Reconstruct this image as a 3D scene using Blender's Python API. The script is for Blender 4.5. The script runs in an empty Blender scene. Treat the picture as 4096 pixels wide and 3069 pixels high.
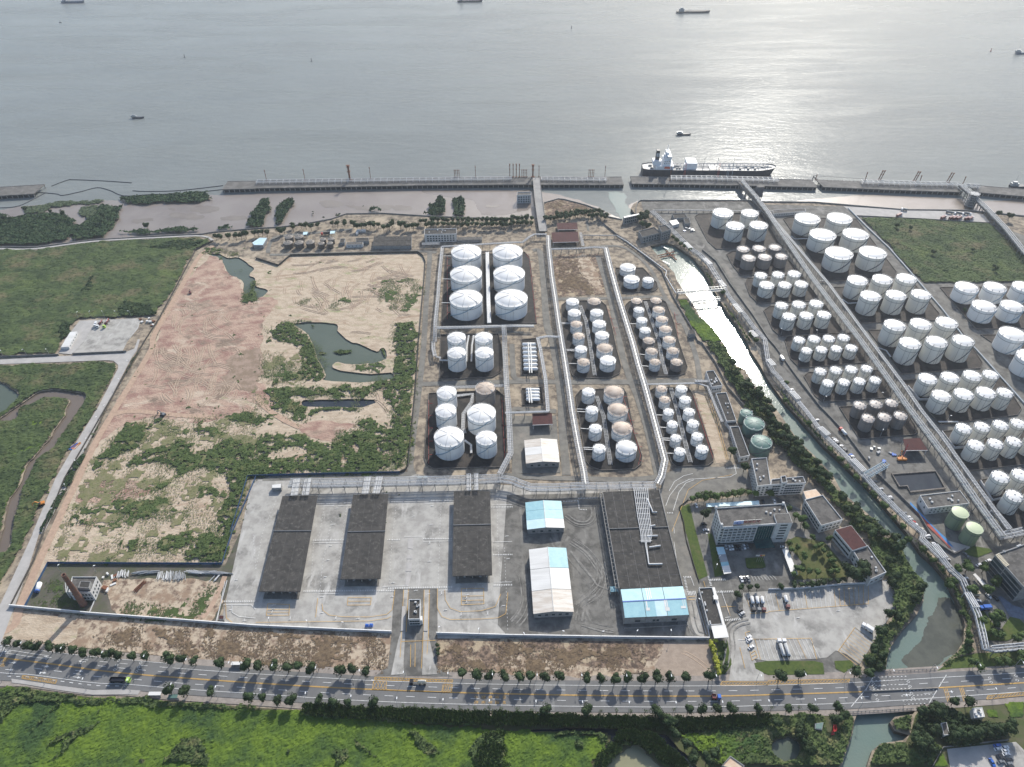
import bpy, math, random
import numpy as np
from mathutils import Vector, Matrix
from mathutils.geometry import tessellate_polygon
R = math.radians
random.seed(7)
SC = bpy.context.scene
COL = SC.collection
# ---------------------------------------------------------------- camera
H = 420.0; FPX = 2850.0; PITCH = R(39.8); ROLL = R(-0.35)
cam_d = bpy.data.cameras.new('camera'); cam = bpy.data.objects.new('camera', cam_d); COL.objects.link(cam)
FW = np.array([0, math.cos(PITCH), -math.sin(PITCH)]); R0 = np.array([1., 0, 0]); U0 = np.cross(R0, FW)
RT = math.cos(ROLL)*R0+math.sin(ROLL)*U0; UP = -math.sin(ROLL)*R0+math.cos(ROLL)*U0
cam.matrix_world = Matrix(((RT[0], UP[0], -FW[0], 0), (RT[1], UP[1], -FW[1], 0), (RT[2], UP[2], -FW[2], H), (0, 0, 0, 1)))
cam_d.sensor_width = 36; cam_d.lens = 36*FPX/4096; cam_d.clip_start = 1; cam_d.clip_end = 60000
SC.camera = cam
# ---------------------------------------------------------------- light
SUN_EL = R(34.5); SUN_AZ = R(20.0)
w = bpy.data.worlds.new('World'); SC.world = w; w.use_nodes = True
nt = w.node_tree; nt.nodes.clear()
sky = nt.nodes.new('ShaderNodeTexSky'); sky.sky_type = 'NISHITA'; sky.sun_disc = False
sky.sun_elevation = SUN_EL; sky.sun_rotation = SUN_AZ; sky.air_density = 1.0; sky.dust_density = 1.8; sky.ozone_density = 1.5; sky.altitude = 200
bg = nt.nodes.new('ShaderNodeBackground'); bg.inputs[1].default_value = 0.148
out = nt.nodes.new('ShaderNodeOutputWorld'); nt.links.new(sky.outputs[0], bg.inputs[0]); nt.links.new(bg.outputs[0], out.inputs[0])
sd = Vector((math.sin(SUN_AZ)*math.cos(SUN_EL), math.cos(SUN_AZ)*math.cos(SUN_EL), math.sin(SUN_EL)))
sl = bpy.data.lights.new('sun', 'SUN'); sl.energy = 4.1; sl.angle = R(0.5); sl.color = (1, .955, .87)
so = bpy.data.objects.new('sun', sl); COL.objects.link(so); so.rotation_euler = sd.to_track_quat('Z', 'Y').to_euler(); so.location = (0, 0, 900)
SC.view_settings.view_transform = 'Standard'; SC.view_settings.look = 'None'; SC.view_settings.gamma = 1; SC.view_settings.exposure = 0.33
SC.view_settings.use_curve_mapping = False
SC.render.engine = 'CYCLES'; SC.cycles.max_bounces = 4; SC.cycles.volume_bounces = 0
# ---------------------------------------------------------------- photograph readings -> ground positions
REG = {'O': (0, 0, .54), 'F': (0, 0, 1), 'A1': (0, 600, 2.1572), 'A2': (1024, 600, 2.1572), 'A3': (2048, 600, 2.1572), 'A4': (3072, 600, 2.1572),
       'A5': (0, 1368, 2.1572), 'A6': (1024, 1368, 2.1572), 'A7': (2048, 1368, 2.1572), 'A8': (3072, 1368, 2.1572),
       'B1': (0, 2136, 1.7764), 'B2': (1024, 2136, 1.7764), 'B3': (2048, 2136, 1.7764), 'B4': (3072, 2136, 1.7764),
       'C1': (0, 0, 1.6193), 'C2': (1366, 0, 1.6193), 'C3': (2732, 0, 1.6217), 'Z1': (2080, 2550, 2.765), 'Z4': (3600, 2100, 4.4536),
       'Z5': (1560, 2100, 4.418), 'Z6': (0, 2560, 4.418), 'Z7': (2540, 2300, 4.418), 'Z8': (3640, 1860, 4.844), 'ZW': (880, 640, 3.95),
       'ZS': (2540, 600, 3.814), 'ZO': (2780, 2000, 5.5225), 'ZY': (1120, 920, 7.363), 'ZC': (200, 2260, 9.204)}
def px(s, reg='O'):
    out = []
    for t in s.split():
        if t in REG: reg = t; continue
        a, b = t.split(',')[:2]; x0, y0, k = REG[reg]; out.append((x0+float(a)/k, y0+float(b)/k))
    return out
def G(p, z=0.):
    d = FW+RT*((p[0]-2048)/FPX)-UP*((p[1]-1534.5)/FPX); t = (z-H)/d[2]
    return Vector((d[0]*t, d[1]*t, z))
def PJ(x, y, z):
    v = np.array((x, y, z-H)); d = v@FW
    return 2048+FPX*(v@RT)/d, 1534.5-FPX*(v@UP)/d
def W(s, z=0., reg='O'): return [G(p, z) for p in px(s, reg)]
# ---------------------------------------------------------------- materials
MATS = {}
def mat(name, c, c2=None, scale=.3, rough=.8, metal=0., c3=None, s2=None, bump=0., detail=4, lo=.4, hi=.6, objrand=0., stretch=None, spec=.5, contrast3=(.55, .7), bscale=None, c4=None, s4=.1, contrast4=(.53, .62), aniso=None):
    if name in MATS: return MATS[name]
    m = bpy.data.materials.new(name); m.use_nodes = True; MATS[name] = m
    N = m.node_tree.nodes; L = m.node_tree.links; b = N['Principled BSDF']
    b.inputs['Roughness'].default_value = rough; b.inputs['Metallic'].default_value = metal; b.inputs['Specular IOR Level'].default_value = spec if rough < .75 else spec*.4
    col = lambda v: (v[0], v[1], v[2], 1)
    if c2 is None: c2 = tuple(x*.82 for x in c)
    tc = N.new('ShaderNodeTexCoord'); src = tc.outputs['Object']
    if stretch:
        mp = N.new('ShaderNodeMapping'); mp.inputs['Scale'].default_value = stretch[:3]
        if len(stretch) > 3: mp.inputs['Rotation'].default_value[2] = stretch[3]
        L.new(src, mp.inputs[0]); src = mp.outputs[0]
    def noise(sc, det, a, z):
        n = N.new('ShaderNodeTexNoise'); n.inputs['Scale'].default_value = sc; n.inputs['Detail'].default_value = det; n.inputs['Roughness'].default_value = .66; L.new(src, n.inputs['Vector'])
        r = N.new('ShaderNodeMapRange'); r.inputs[1].default_value = a; r.inputs[2].default_value = z; L.new(n.outputs[0], r.inputs[0]); return n, r
    n1, r1 = noise(scale, detail, lo, hi)
    mx = N.new('ShaderNodeMix'); mx.data_type = 'RGBA'; mx.inputs[6].default_value = col(c); mx.inputs[7].default_value = col(c2); L.new(r1.outputs[0], mx.inputs[0])
    cur = mx.outputs[2]
    if c3 is not None:
        n2, r2 = noise(s2 or scale*.2, 5, *contrast3)
        m2 = N.new('ShaderNodeMix'); m2.data_type = 'RGBA'; L.new(cur, m2.inputs[6]); m2.inputs[7].default_value = col(c3); L.new(r2.outputs[0], m2.inputs[0]); cur = m2.outputs[2]
    if c4 is not None:
        keep = src
        if aniso: mp = N.new('ShaderNodeMapping'); mp.inputs['Scale'].default_value = aniso[:3]; mp.inputs['Rotation'].default_value[2] = aniso[3]; L.new(tc.outputs['Object'], mp.inputs[0]); src = mp.outputs[0]
        n4, r4 = noise(s4, 10, *contrast4); src = keep; n4.inputs['Distortion'].default_value = .6
        m4 = N.new('ShaderNodeMix'); m4.data_type = 'RGBA'; L.new(cur, m4.inputs[6]); m4.inputs[7].default_value = col(c4); L.new(r4.outputs[0], m4.inputs[0]); cur = m4.outputs[2]
    if objrand:
        oi = N.new('ShaderNodeObjectInfo'); hs = N.new('ShaderNodeHueSaturation'); mr = N.new('ShaderNodeMapRange')
        mr.inputs[3].default_value = 1-objrand; mr.inputs[4].default_value = 1+objrand; L.new(oi.outputs['Random'], mr.inputs[0]); L.new(mr.outputs[0], hs.inputs['Value'])
        L.new(cur, hs.inputs['Color']); cur = hs.outputs[0]
    L.new(cur, b.inputs['Base Color'])
    if bump:
        bp = N.new('ShaderNodeBump'); bp.inputs['Strength'].default_value = 1.; bp.inputs['Distance'].default_value = bump
        if bscale: nb, _ = noise(bscale, 4, 0, 1)
        else: nb = n1
        L.new(nb.outputs[0], bp.inputs['Height']); L.new(bp.outputs[0], b.inputs['Normal'])
    return m
# ---------------------------------------------------------------- objects
LW = []
def tag(o, label=None, cat=None, group=None, kind=None):
    if label: o['label'] = label; LW.append(label) if not 4 <= len(label.split()) <= 16 else 0
    if cat: o['category'] = cat
    if group: o['group'] = group
    if kind: o['kind'] = kind
    return o
def empty(name, loc, label, cat, group=None, rz=0.):
    o = bpy.data.objects.new(name, None); COL.objects.link(o); o.location = loc; o.rotation_euler = (0, 0, rz); o.empty_display_size = .5
    return tag(o, label, cat, group)
def put(name, me, parent=None, loc=(0, 0, 0), rz=0., scale=None, m=None):
    o = bpy.data.objects.new(name, me); COL.objects.link(o)
    o.location = loc
    if rz: o.rotation_euler = (0, 0, rz)
    if scale: o.scale = scale
    if parent: o.parent = parent
    if m is not None:
        if not me.materials: me.materials.append(m)
        if me.materials[0] is not m: o.material_slots[0].link = 'OBJECT'; o.material_slots[0].material = m
    return o
class MB:
    def __init__(s): s.v = []; s.f = []
    def add(s, vs, fs):
        n = len(s.v); s.v += [tuple(v) for v in vs]; s.f += [tuple(i+n for i in f) for f in fs]; return s
    def box(s, c, d, rz=0., top=1.):
        cx, cy, cz = c; x, y, z = d[0]/2, d[1]/2, d[2]/2; ca, sa = math.cos(rz), math.sin(rz); vs = []
        for dz in (-z, z):
            k = top if dz > 0 else 1
            for dx, dy in ((-x, -y), (x, -y), (x, y), (-x, y)):
                dx *= k; dy *= k; vs.append((cx+dx*ca-dy*sa, cy+dx*sa+dy*ca, cz+dz))
        return s.add(vs, [(3, 2, 1, 0), (4, 5, 6, 7), (0, 1, 5, 4), (1, 2, 6, 5), (2, 3, 7, 6), (3, 0, 4, 7)])
    def beam(s, a, b, w, h=None):
        a = Vector(a); b = Vector(b); h = h or w; d = b-a
        if d.length < 1e-4: return s
        d.normalize(); side = d.cross(Vector((0, 0, 1)))
        if side.length < 1e-3: side = Vector((1, 0, 0))
        side.normalize(); up = side.cross(d); vs = []
        for p in (a, b):
            for i, j in ((-1, -1), (1, -1), (1, 1), (-1, 1)): vs.append(p+side*i*w/2+up*j*h/2)
        return s.add(vs, [(3, 2, 1, 0), (4, 5, 6, 7), (0, 1, 5, 4), (1, 2, 6, 5), (2, 3, 7, 6), (3, 0, 4, 7)])
    def prism(s, poly, z0, z1, cap=True, bot=False):
        n = len(poly); vs = [(p[0], p[1], z0) for p in poly]+[(p[0], p[1], z1) for p in poly]
        a = sum(poly[i][0]*poly[(i+1) % n][1]-poly[(i+1) % n][0]*poly[i][1] for i in range(n))
        if a < 0:
            poly = poly[::-1]; vs = [(p[0], p[1], z0) for p in poly]+[(p[0], p[1], z1) for p in poly]
        fs = [(i, (i+1) % n, n+(i+1) % n, n+i) for i in range(n)]
        if cap: fs.append(tuple(range(n, 2*n)))
        if bot: fs.append(tuple(range(n-1, -1, -1)))
        return s.add(vs, fs)
    def tube(s, path, r, n=6, caps=False):
        path = [Vector(p) for p in path]; rings = []
        for i, p in enumerate(path):
            d = (path[min(i+1, len(path)-1)]-path[max(i-1, 0)]).normalized(); side = d.cross(Vector((0, 0, 1)))
            if side.length < 1e-3: side = Vector((1, 0, 0))
            side.normalize(); up = side.cross(d); rr = r[i] if isinstance(r, (list, tuple)) else r
            rings.append([p+side*math.cos(2*math.pi*k/n)*rr+up*math.sin(2*math.pi*k/n)*rr for k in range(n)])
        vs = [v for q in rings for v in q]; fs = []
        for i in range(len(path)-1):
            for k in range(n): fs.append((i*n+k, i*n+(k+1) % n, (i+1)*n+(k+1) % n, (i+1)*n+k))
        if caps: fs += [tuple(range(n-1, -1, -1)), tuple(range((len(path)-1)*n, len(path)*n))]
        return s.add(vs, fs)
    def lathe(s, prof, n=24, c=(0, 0, 0)):
        vs = [(c[0]+r*math.cos(2*math.pi*k/n), c[1]+r*math.sin(2*math.pi*k/n), c[2]+z) for r, z in prof for k in range(n)]; fs = []
        for i in range(len(prof)-1):
            for k in range(n): fs.append((i*n+k, i*n+(k+1) % n, (i+1)*n+(k+1) % n, (i+1)*n+k))
        return s.add(vs, fs)
    def mesh(s, name, m=None, off=(0, 0, 0), smooth=False):
        me = bpy.data.meshes.new(name); ox, oy, oz = off
        me.from_pydata([(v[0]-ox, v[1]-oy, v[2]-oz) for v in s.v], [], s.f)
        if m: me.materials.append(m)
        if smooth: me.polygons.foreach_set('use_smooth', [True]*len(me.polygons))
        me.update(); return me
    def build(s, name, m, parent=None, smooth=False):
        off = parent.location if parent else (0, 0, 0)
        if parent and parent.parent: off = parent.parent.location
        o = put(name, s.mesh(name, m, off, smooth)); 
        if parent: o.parent = parent
        return o
def thing(name, label, cat, mb, m, group=None, smooth=False):
    xs = np.array(mb.v); c = ((xs[:, 0].min()+xs[:, 0].max())/2, (xs[:, 1].min()+xs[:, 1].max())/2, xs[:, 2].min())
    o = put(name, mb.mesh(name, m, c, smooth), loc=c); return tag(o, label, cat, group)
# ---------------------------------------------------------------- noise helpers
def h2(ix, iy, s):
    n = (ix*374761393+iy*668265263+s*1442695041) & 0xffffffff
    n = ((n ^ (n >> 13))*1274126177) & 0xffffffff
    return ((n ^ (n >> 16)) & 0xffff)/65535.
def vnoise(x, y, s=0):
    ix = np.floor(x).astype(np.int64); iy = np.floor(y).astype(np.int64); fx = x-ix; fy = y-iy; fx = fx*fx*(3-2*fx); fy = fy*fy*(3-2*fy)
    a = h2(ix, iy, s); b = h2(ix+1, iy, s); c = h2(ix, iy+1, s); d = h2(ix+1, iy+1, s)
    return (a*(1-fx)+b*fx)*(1-fy)+(c*(1-fx)+d*fx)*fy
def fbm(x, y, s=0, o=4):
    t = 0; a = .5; 
    for k in range(o): t = t+a*vnoise(x*2**k, y*2**k, s+k); a /= 2
    return t/(1-.5**o)
def lumps(x, y, c, s=0, rk=.85):
    ix = np.floor(x/c).astype(np.int64); iy = np.floor(y/c).astype(np.int64); best = np.zeros_like(x)
    for dx in (-1, 0, 1):
        for dy in (-1, 0, 1):
            jx = ix+dx; jy = iy+dy; cx = (jx+h2(jx, jy, s))*c; cy = (jy+h2(jx, jy, s+1))*c; r = c*rk*(.6+.6*h2(jx, jy, s+2)); hh = .55+.45*h2(jx, jy, s+3)
            d2 = ((x-cx)**2+(y-cy)**2)/r**2; best = np.maximum(best, hh*np.sqrt(np.maximum(0, 1-d2)))
    return best
def inside(x, y, poly):
    ins = np.zeros(x.shape, bool); n = len(poly)
    for i in range(n):
        x1, y1 = poly[i][0], poly[i][1]; x2, y2 = poly[(i+1) % n][0], poly[(i+1) % n][1]
        if y1 == y2: continue
        c = ((y1 > y) != (y2 > y)) & (x < (x2-x1)*(y-y1)/(y2-y1)+x1); ins ^= c
    return ins
def smooth_loop(pts, n=4, closed=True, jit=0., seed=0):
    out = []; N = len(pts); rnd = random.Random(seed)
    rng = range(N) if closed else range(N-1)
    for i in rng:
        g = lambda k: Vector(pts[(i+k) % N] if closed else pts[max(0, min(N-1, i+k))])
        p0, p1, p2, p3 = g(-1), g(0), g(1), g(2)
        for k in range(n):
            t = k/n; q = .5*((2*p1)+(p2-p0)*t+(2*p0-5*p1+4*p2-p3)*t*t+(3*p1-p0-3*p2+p3)*t**3)
            if jit: q = q+Vector((rnd.uniform(-jit, jit), rnd.uniform(-jit, jit), 0))
            out.append(q)
    if not closed: out.append(Vector(pts[-1]))
    return out
def ragged(pts, amp, seed=0, step=1.2):
    pts = [Vector(p) for p in pts]; out = []; n = len(pts); acc = 0.
    for i in range(n):
        a, b = pts[i], pts[(i+1) % n]; L = (b-a).length; k = max(1, int(L/step)); nn = Vector((-(b-a).y, (b-a).x, 0)).normalized() if L else Vector()
        for j in range(k):
            p = a+(b-a)*(j/k); q = np.array([p.x]), np.array([p.y]); d = (fbm(q[0]/26, q[1]/26, seed+3, 2)[0]-.5)*2.2+(fbm(q[0]/6, q[1]/6, seed+5, 2)[0]-.5)*1.+(fbm(q[0]/1.8, q[1]/1.8, seed+7, 2)[0]-.5)*.5
            out.append(p+nn*d*amp)
    return out
def offset_line(pts, d):
    out = []
    for i, p in enumerate(pts):
        a = pts[max(i-1, 0)]; b = pts[min(i+1, len(pts)-1)]; t = Vector((b[0]-a[0], b[1]-a[1])).normalized()
        out.append(Vector((p[0]-t.y*d, p[1]+t.x*d, p[2] if len(p) > 2 else 0)))
    return out
def resample(pts, step, start=0.):
    pts = [Vector(p) for p in pts]; out = []; s = start; acc = 0.
    for a, b in zip(pts[:-1], pts[1:]):
        L = (b-a).length
        while s <= acc+L and L > 0: out.append((a+(b-a)*((s-acc)/L), (b-a).normalized())); s += step
        acc += L
    return out
# ================================================================ MATERIALS OF THE GROUND
M = {}
M['dirt'] = mat('dirt', (.33, .275, .205), (.15, .125, .10), .16, .95, c3=(.42, .35, .26), s2=.05, bump=.3, detail=12, lo=.43, hi=.57, contrast3=(.52, .64))
M['sand'] = mat('sand', (.51, .42, .315), (.40, .315, .23), .10, .95, c3=(.30, .30, .165), s2=.045, bump=.5, detail=12, stretch=(1, 2.0, 1, .2), bscale=.5, lo=.44, hi=.6, contrast3=(.56, .68), c4=(.34, .245, .175), s4=.03, contrast4=(.57, .66), aniso=(1, 2.2, 1, -.3))
M['sandpink'] = mat('sand_pink', (.44, .315, .24), (.29, .175, .14), .06, .95, c3=(.22, .165, .125), s2=.035, bump=.6, detail=12, stretch=(1, 1.5, 1, -.3), bscale=.45, lo=.44, hi=.6, contrast3=(.54, .64), c4=(.50, .405, .31), s4=.028, contrast4=(.56, .64), aniso=(1, 1.8, 1, .4))
M['track'] = mat('dirt_track', (.46, .33, .24), (.38, .27, .20), .35, .95, detail=6)
M['scrubsoil'] = mat('scrub_soil', (.47, .385, .285), (.17, .12, .09), .2, .95, c3=(.28, .20, .14), s2=.07, bump=.4, detail=12, lo=.47, hi=.60, contrast3=(.5, .6))
M['drysoil'] = mat('dry_soil', (.25, .18, .13), (.10, .075, .06), .3, .95, c3=(.40, .32, .22), s2=.10, bump=.5, detail=12, lo=.44, hi=.56, contrast3=(.52, .6))
M['bare'] = mat('bare_graded_soil', (.36, .29, .23), (.30, .24, .19), .25, .95, bump=.2, detail=8)
M['conc'] = mat('concrete_yard', (.42, .405, .37), (.32, .305, .28), .12, .85, c3=(.215, .207, .19), s2=.05, detail=12, lo=.42, hi=.6, contrast3=(.53, .66), c4=(.47, .455, .425), s4=.06, contrast4=(.55, .66), aniso=(2.4, .7, 1, .1))
M['conclight'] = mat('concrete_light', (.44, .42, .395), (.37, .355, .335), .1, .8, detail=6)
M['concgrey'] = mat('concrete_grey', (.19, .182, .165), (.13, .125, .113), .12, .88, c3=(.095, .091, .083), s2=.06, detail=12, contrast3=(.5, .66), lo=.43, hi=.6, c4=(.27, .258, .235), s4=.05, contrast4=(.56, .68), aniso=(1.8, .8, 1, .3))
M['road_in'] = mat('site_road', (.215, .205, .18), (.15, .143, .128), .12, .85, detail=8, c3=(.26, .235, .2), s2=.05)
M['asphalt'] = mat('asphalt', (.172, .172, .170), (.15, .15, .149), .1, .85, detail=8, c3=(.195, .193, .188), s2=.04)
M['walk'] = mat('pavement', (.33, .29, .255), (.25, .22, .195), .3, .9, detail=7)
M['bund'] = mat('bund_floor', (.040, .036, .033), (.022, .021, .021), .18, .8, detail=8, c3=(.075, .062, .052), s2=.06)
M['bund2'] = mat('bund_floor_brown', (.062, .053, .046), (.036, .032, .03), .18, .8, detail=8, c3=(.09, .078, .068), s2=.06)
M['lawn'] = mat('lawn', (.085, .115, .03), (.06, .09, .025), .5, .95, detail=6, c3=(.12, .12, .05), s2=.08)
M['mud'] = mat('mudflat', (.235, .20, .17), (.20, .165, .14), .02, .38, detail=8, c3=(.165, .135, .11), s2=.012, spec=.6, bump=.08)
M['mudwet'] = mat('wet_mud', (.19, .155, .125), (.22, .185, .155), .03, .2, detail=8, spec=.6, bump=.05)
M['bank'] = mat('bank_earth', (.15, .125, .095), (.09, .08, .06), .3, .95, detail=6)
M['white'] = mat('white_marking', (.70, .70, .68), (.55, .55, .53), .8, .7, detail=6)
M['yellow'] = mat('yellow_marking', (.62, .37, .09), (.48, .30, .10), .8, .7, detail=6)
def water(name, c, c2, rough, wave, dist, sc2=.01, lo=.4, hi=.6, stretch=(1, 1, 1), wave2=None, dist2=0., spec=.5, rvar=0., **kw):
    m = mat(name, c, c2, sc2, rough, detail=5, lo=lo, hi=hi, spec=spec, **kw); N = m.node_tree.nodes; L = m.node_tree.links; b = N['Principled BSDF']
    b.inputs['IOR'].default_value = 1.33
    tc = N.new('ShaderNodeTexCoord'); mp = N.new('ShaderNodeMapping'); mp.inputs['Scale'].default_value = stretch; mp.inputs['Rotation'].default_value[2] = .25; L.new(tc.outputs['Object'], mp.inputs[0])
    n = N.new('ShaderNodeTexNoise'); n.inputs['Scale'].default_value = wave; n.inputs['Detail'].default_value = 3; L.new(mp.outputs[0], n.inputs[0])
    bp = N.new('ShaderNodeBump'); bp.inputs['Strength'].default_value = 1; bp.inputs['Distance'].default_value = dist; L.new(n.outputs[0], bp.inputs['Height'])
    if wave2:
        n2 = N.new('ShaderNodeTexNoise'); n2.inputs['Scale'].default_value = wave2; n2.inputs['Detail'].default_value = 4; L.new(mp.outputs[0], n2.inputs[0])
        b2 = N.new('ShaderNodeBump'); b2.inputs['Strength'].default_value = 1; b2.inputs['Distance'].default_value = dist2; L.new(n2.outputs[0], b2.inputs['Height']); L.new(bp.outputs[0], b2.inputs['Normal']); bp = b2
    if rvar:
        m3 = N.new('ShaderNodeMapping'); m3.inputs['Scale'].default_value = (.5, 2.4, 1); m3.inputs['Rotation'].default_value[2] = -.12; L.new(tc.outputs['Object'], m3.inputs[0]); n3 = N.new('ShaderNodeTexNoise'); n3.inputs['Scale'].default_value = .006; n3.inputs['Detail'].default_value = 7; n3.inputs['Roughness'].default_value = .6; n3.inputs['Distortion'].default_value = .8; L.new(m3.outputs[0], n3.inputs[0])
        r3 = N.new('ShaderNodeMapRange'); r3.inputs[1].default_value = .42; r3.inputs[2].default_value = .62; r3.inputs[3].default_value = rough-rvar; r3.inputs[4].default_value = rough+rvar; L.new(n3.outputs[0], r3.inputs[0]); L.new(r3.outputs[0], b.inputs['Roughness'])
    L.new(bp.outputs[0], b.inputs['Normal']); return m
M['river'] = water('river_water', (.200, .216, .206), (.184, .198, .19), .25, .30, .20, .004, stretch=(1, 2.2, 1), wave2=.05, dist2=.5, spec=.10, rvar=.06, c4=(.172, .186, .178), s4=.004, contrast4=(.48, .66), aniso=(.5, 2.6, 1, -.12))
M['creek'] = water('creek_water', (.145, .20, .175), (.165, .21, .18), .12, .55, .10, .02)
M['pondg'] = water('pond_water_green', (.088, .11, .085), (.10, .122, .095), .1, .4, .02, .02)
M['pondb'] = water('pond_water_brown', (.16, .13, .105), (.14, .115, .095), .15, .4, .02, .02)
M['pondy'] = water('pond_water_olive', (.27, .26, .16), (.25, .24, .15), .2, .4, .02, .02)
M['pondd'] = water('basin_water_dark', (.02, .028, .04), (.035, .045, .055), .12, .3, .02, .05)
M['teal'] = water('stream_water', (.14, .20, .185), (.17, .22, .20), .2, .6, .05, .03)
# ================================================================ RIVER, LAND, CREEK
LZ = .09
LCNT = {}
def lz(k):
    LCNT[k] = LCNT.get(k, -1)+1; return LZ*k+.003*LCNT[k]
HOLES = []
def flat(name, pts, z, m, kind='structure', holes=()):
    me = bpy.data.meshes.new(name); loops_ = [list(pts)]
    if holes:
        for hl in holes:
            xs = np.array([p[0] for p in hl]); ys = np.array([p[1] for p in hl])
            if inside(xs, ys, pts).all(): loops_.append(list(hl))
    tris = tessellate_polygon([[Vector((p[0], p[1], 0)) for p in l_] for l_ in loops_]); pts = [p for l_ in loops_ for p in l_]
    fs = []
    for t in tris:
        a, b, c = [pts[i] for i in t]
        cr = (b[0]-a[0])*(c[1]-a[1])-(b[1]-a[1])*(c[0]-a[0]); fs.append(t if cr > 0 else t[::-1])
    me.from_pydata([(p[0], p[1], z) for p in pts], [], fs); me.materials.append(m); me.update()
    o = put(name, me); tag(o, kind=kind); return o
def sheet(name, s, layer, m, jit=0., sm=0, reg='O', seed=1):
    pts = W(s, 0, reg)
    if sm: pts = smooth_loop(pts, max(2, sm-2), True, 0, seed)
    if jit: pts = ragged(pts, jit*4.5, seed+len(s))
    return flat(name, pts, lz(layer), m, holes=HOLES)
def strip(name, s, width, layer, m, sm=4, reg='O'):
    pts = W(s, 0, reg)
    if sm: pts = smooth_loop(pts, sm, False)
    a = offset_line(pts, width/2); b = offset_line(pts, -width/2)
    mb = MB(); n = len(pts); zz = lz(layer); mb.add([(p.x, p.y, zz) for p in a+b], [(i+1, i, n+i, n+i+1) for i in range(n-1)])
    o = put(name, mb.mesh(name, m)); return tag(o, kind='structure')
WZ = -4.
mb = MB(); mb.add([(-4500, -900, WZ), (4500, -900, WZ), (4500, 5500, WZ), (-4500, 5500, WZ)], [(0, 1, 2, 3)])
tag(put('river', mb.mesh('river', M['river'])), kind='structure')
OUT = W('F -1500,1030 A1 0,840 300,845 800,780 1400,745 1740,730 1850,712 2209,680 A2 200,670 400,645 650,600 780,555 1100,550 1500,575 1850,590 2190,592 A3 200,592 262,560 275,460 400,425 450,430 640,480 750,520 830,580 900,596 950,605 1010,600 1070,560 1025,505 1050,465 1100,440 2000,440 2190,452 A4 400,455 750,485 1170,520 1700,525 2209,575 F 5600,1000 5600,3900 -1800,3900')
CREEK = W('A3 1190,830 1290,950 1340,1000 1400,1060 1420,1120 1500,1250 1560,1330 1620,1430 1740,1550 1820,1657 A7 1860,80 1930,200 2010,240 2100,390 2209,490 A8 100,620 260,850 400,980 560,1150 640,1300 800,1430 950,1560 1060,1657 B4 900,30 940,100 985,200 1040,280 1110,350 1105,480 1060,570 960,680 880,790 850,870 835,975 740,1130 640,1260 615,1330 600,1420 560,1540 520,1657 500,1900 690,1900 700,1657 740,1540 800,1490 960,1465 1000,1430 900,1400 865,1340 900,1300 1030,1280 1060,1240 1130,1100 1195,965 1240,920 1340,840 1390,760 1395,620 1360,520 1310,420 1270,330 1180,220 1080,130 990,0 A8 900,1300 600,1010 480,900 320,720 140,520 0,330 A7 2140,200 2060,80 A3 2030,1657 1990,1600 1930,1500 1850,1400 1790,1290 1740,1210 1700,1140 1650,1040 1560,930 1400,820 1330,800')
PONDS = [('pond', M['pondg'], 'A2 320,1505 450,1488 600,1490 700,1510 705,1560 760,1620 820,1657 A6 900,20 1040,85 1070,60 1110,60 1120,150 950,190 760,187 690,175 660,215 720,245 860,265 1000,277 1165,265 1170,320 900,350 590,330 605,285 530,140 495,20 A2 480,1657 430,1570', 3),
         ('pond', M['pondd'], 'A6 410,505 560,500 900,492 1045,510 930,560 820,568 600,560 415,555', 3),
         ('pond', M['pondg'], 'A1 1800,895 1900,900 1960,932 2060,930 2150,990 2190,1030 2150,1080 2200,1110 2209,1180 A2 100,1210 60,1262 0,1305 A1 2110,1290 2080,1260 2105,1170 2080,1120 1980,1080 1920,970 1860,930', 3),
         ('ditch', M['pondb'], 'A5 0,665 90,600 230,500 350,430 500,415 640,440 740,460 700,560 620,680 560,760 490,850 450,930 390,960 300,1030 260,1150 200,1250 160,1400 120,1500 100,1657 60,1800 -30,1800 20,1657 50,1500 90,1350 170,1240 220,1100 240,1050 310,980 380,890 440,830 470,760 560,640 570,570 610,500 480,480 360,490 300,520 160,580 150,640 90,682 30,680', 3),
         ('pond', M['pondg'], 'A5 -300,300 0,350 60,380 160,460 100,540 0,612 -300,680', 3),
         ('pond', M['pondy'], 'Z1 960,1435 1060,1310 1170,1240 1260,1188 1340,1220 1430,1310 1560,1435 1650,1600 800,1600', 4),
         ('pond', M['pondg'], 'B4 40,1480 150,1440 220,1500 210,1580 120,1610 40,1570', 3),
         ('canal', M['pondd'], 'Z1 150,1018 500,1000 870,1000 1290,1015 1500,1055 1640,1100 1720,1190 1870,1330 1960,1440 1880,1440 1780,1340 1600,1170 1480,1095 1250,1050 1120,1050 1050,1140 1000,1190 880,1290 790,1400 950,1210 1000,1120 985,1075 870,1045 500,1032 150,1040', 3)]
mb = MB(); loops = [OUT, CREEK]; sheets = [('creek', M['creek'], CREEK, -3.)]
for nm, m_, s_, k_ in PONDS:
    lp = smooth_loop(W(s_), k_, True, .5, 3); loops.append(lp); HOLES.append(lp); sheets.append((nm, m_, lp, -1.))
vs = [v for lp in loops for v in lp]; tris = tessellate_polygon([[Vector((p.x, p.y, 0)) for p in lp] for lp in loops]); fs = []
for t in tris:
    a, b, c = [vs[i] for i in t]; fs.append(tuple(t) if (b.x-a.x)*(c.y-a.y)-(b.y-a.y)*(c.x-a.x) > 0 else tuple(t[::-1]))
me = bpy.data.meshes.new('ground'); me.from_pydata([(v.x, v.y, 0) for v in vs], [], fs); me.materials.append(M['dirt']); tag(put('ground', me), kind='structure')
mb = MB()
for lp in loops:
    n = len(lp); mb.add([(p.x, p.y, 0) for p in lp]+[(p.x, p.y, -5) for p in lp], [(i, (i+1) % n, n+(i+1) % n, n+i) for i in range(n)])
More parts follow.
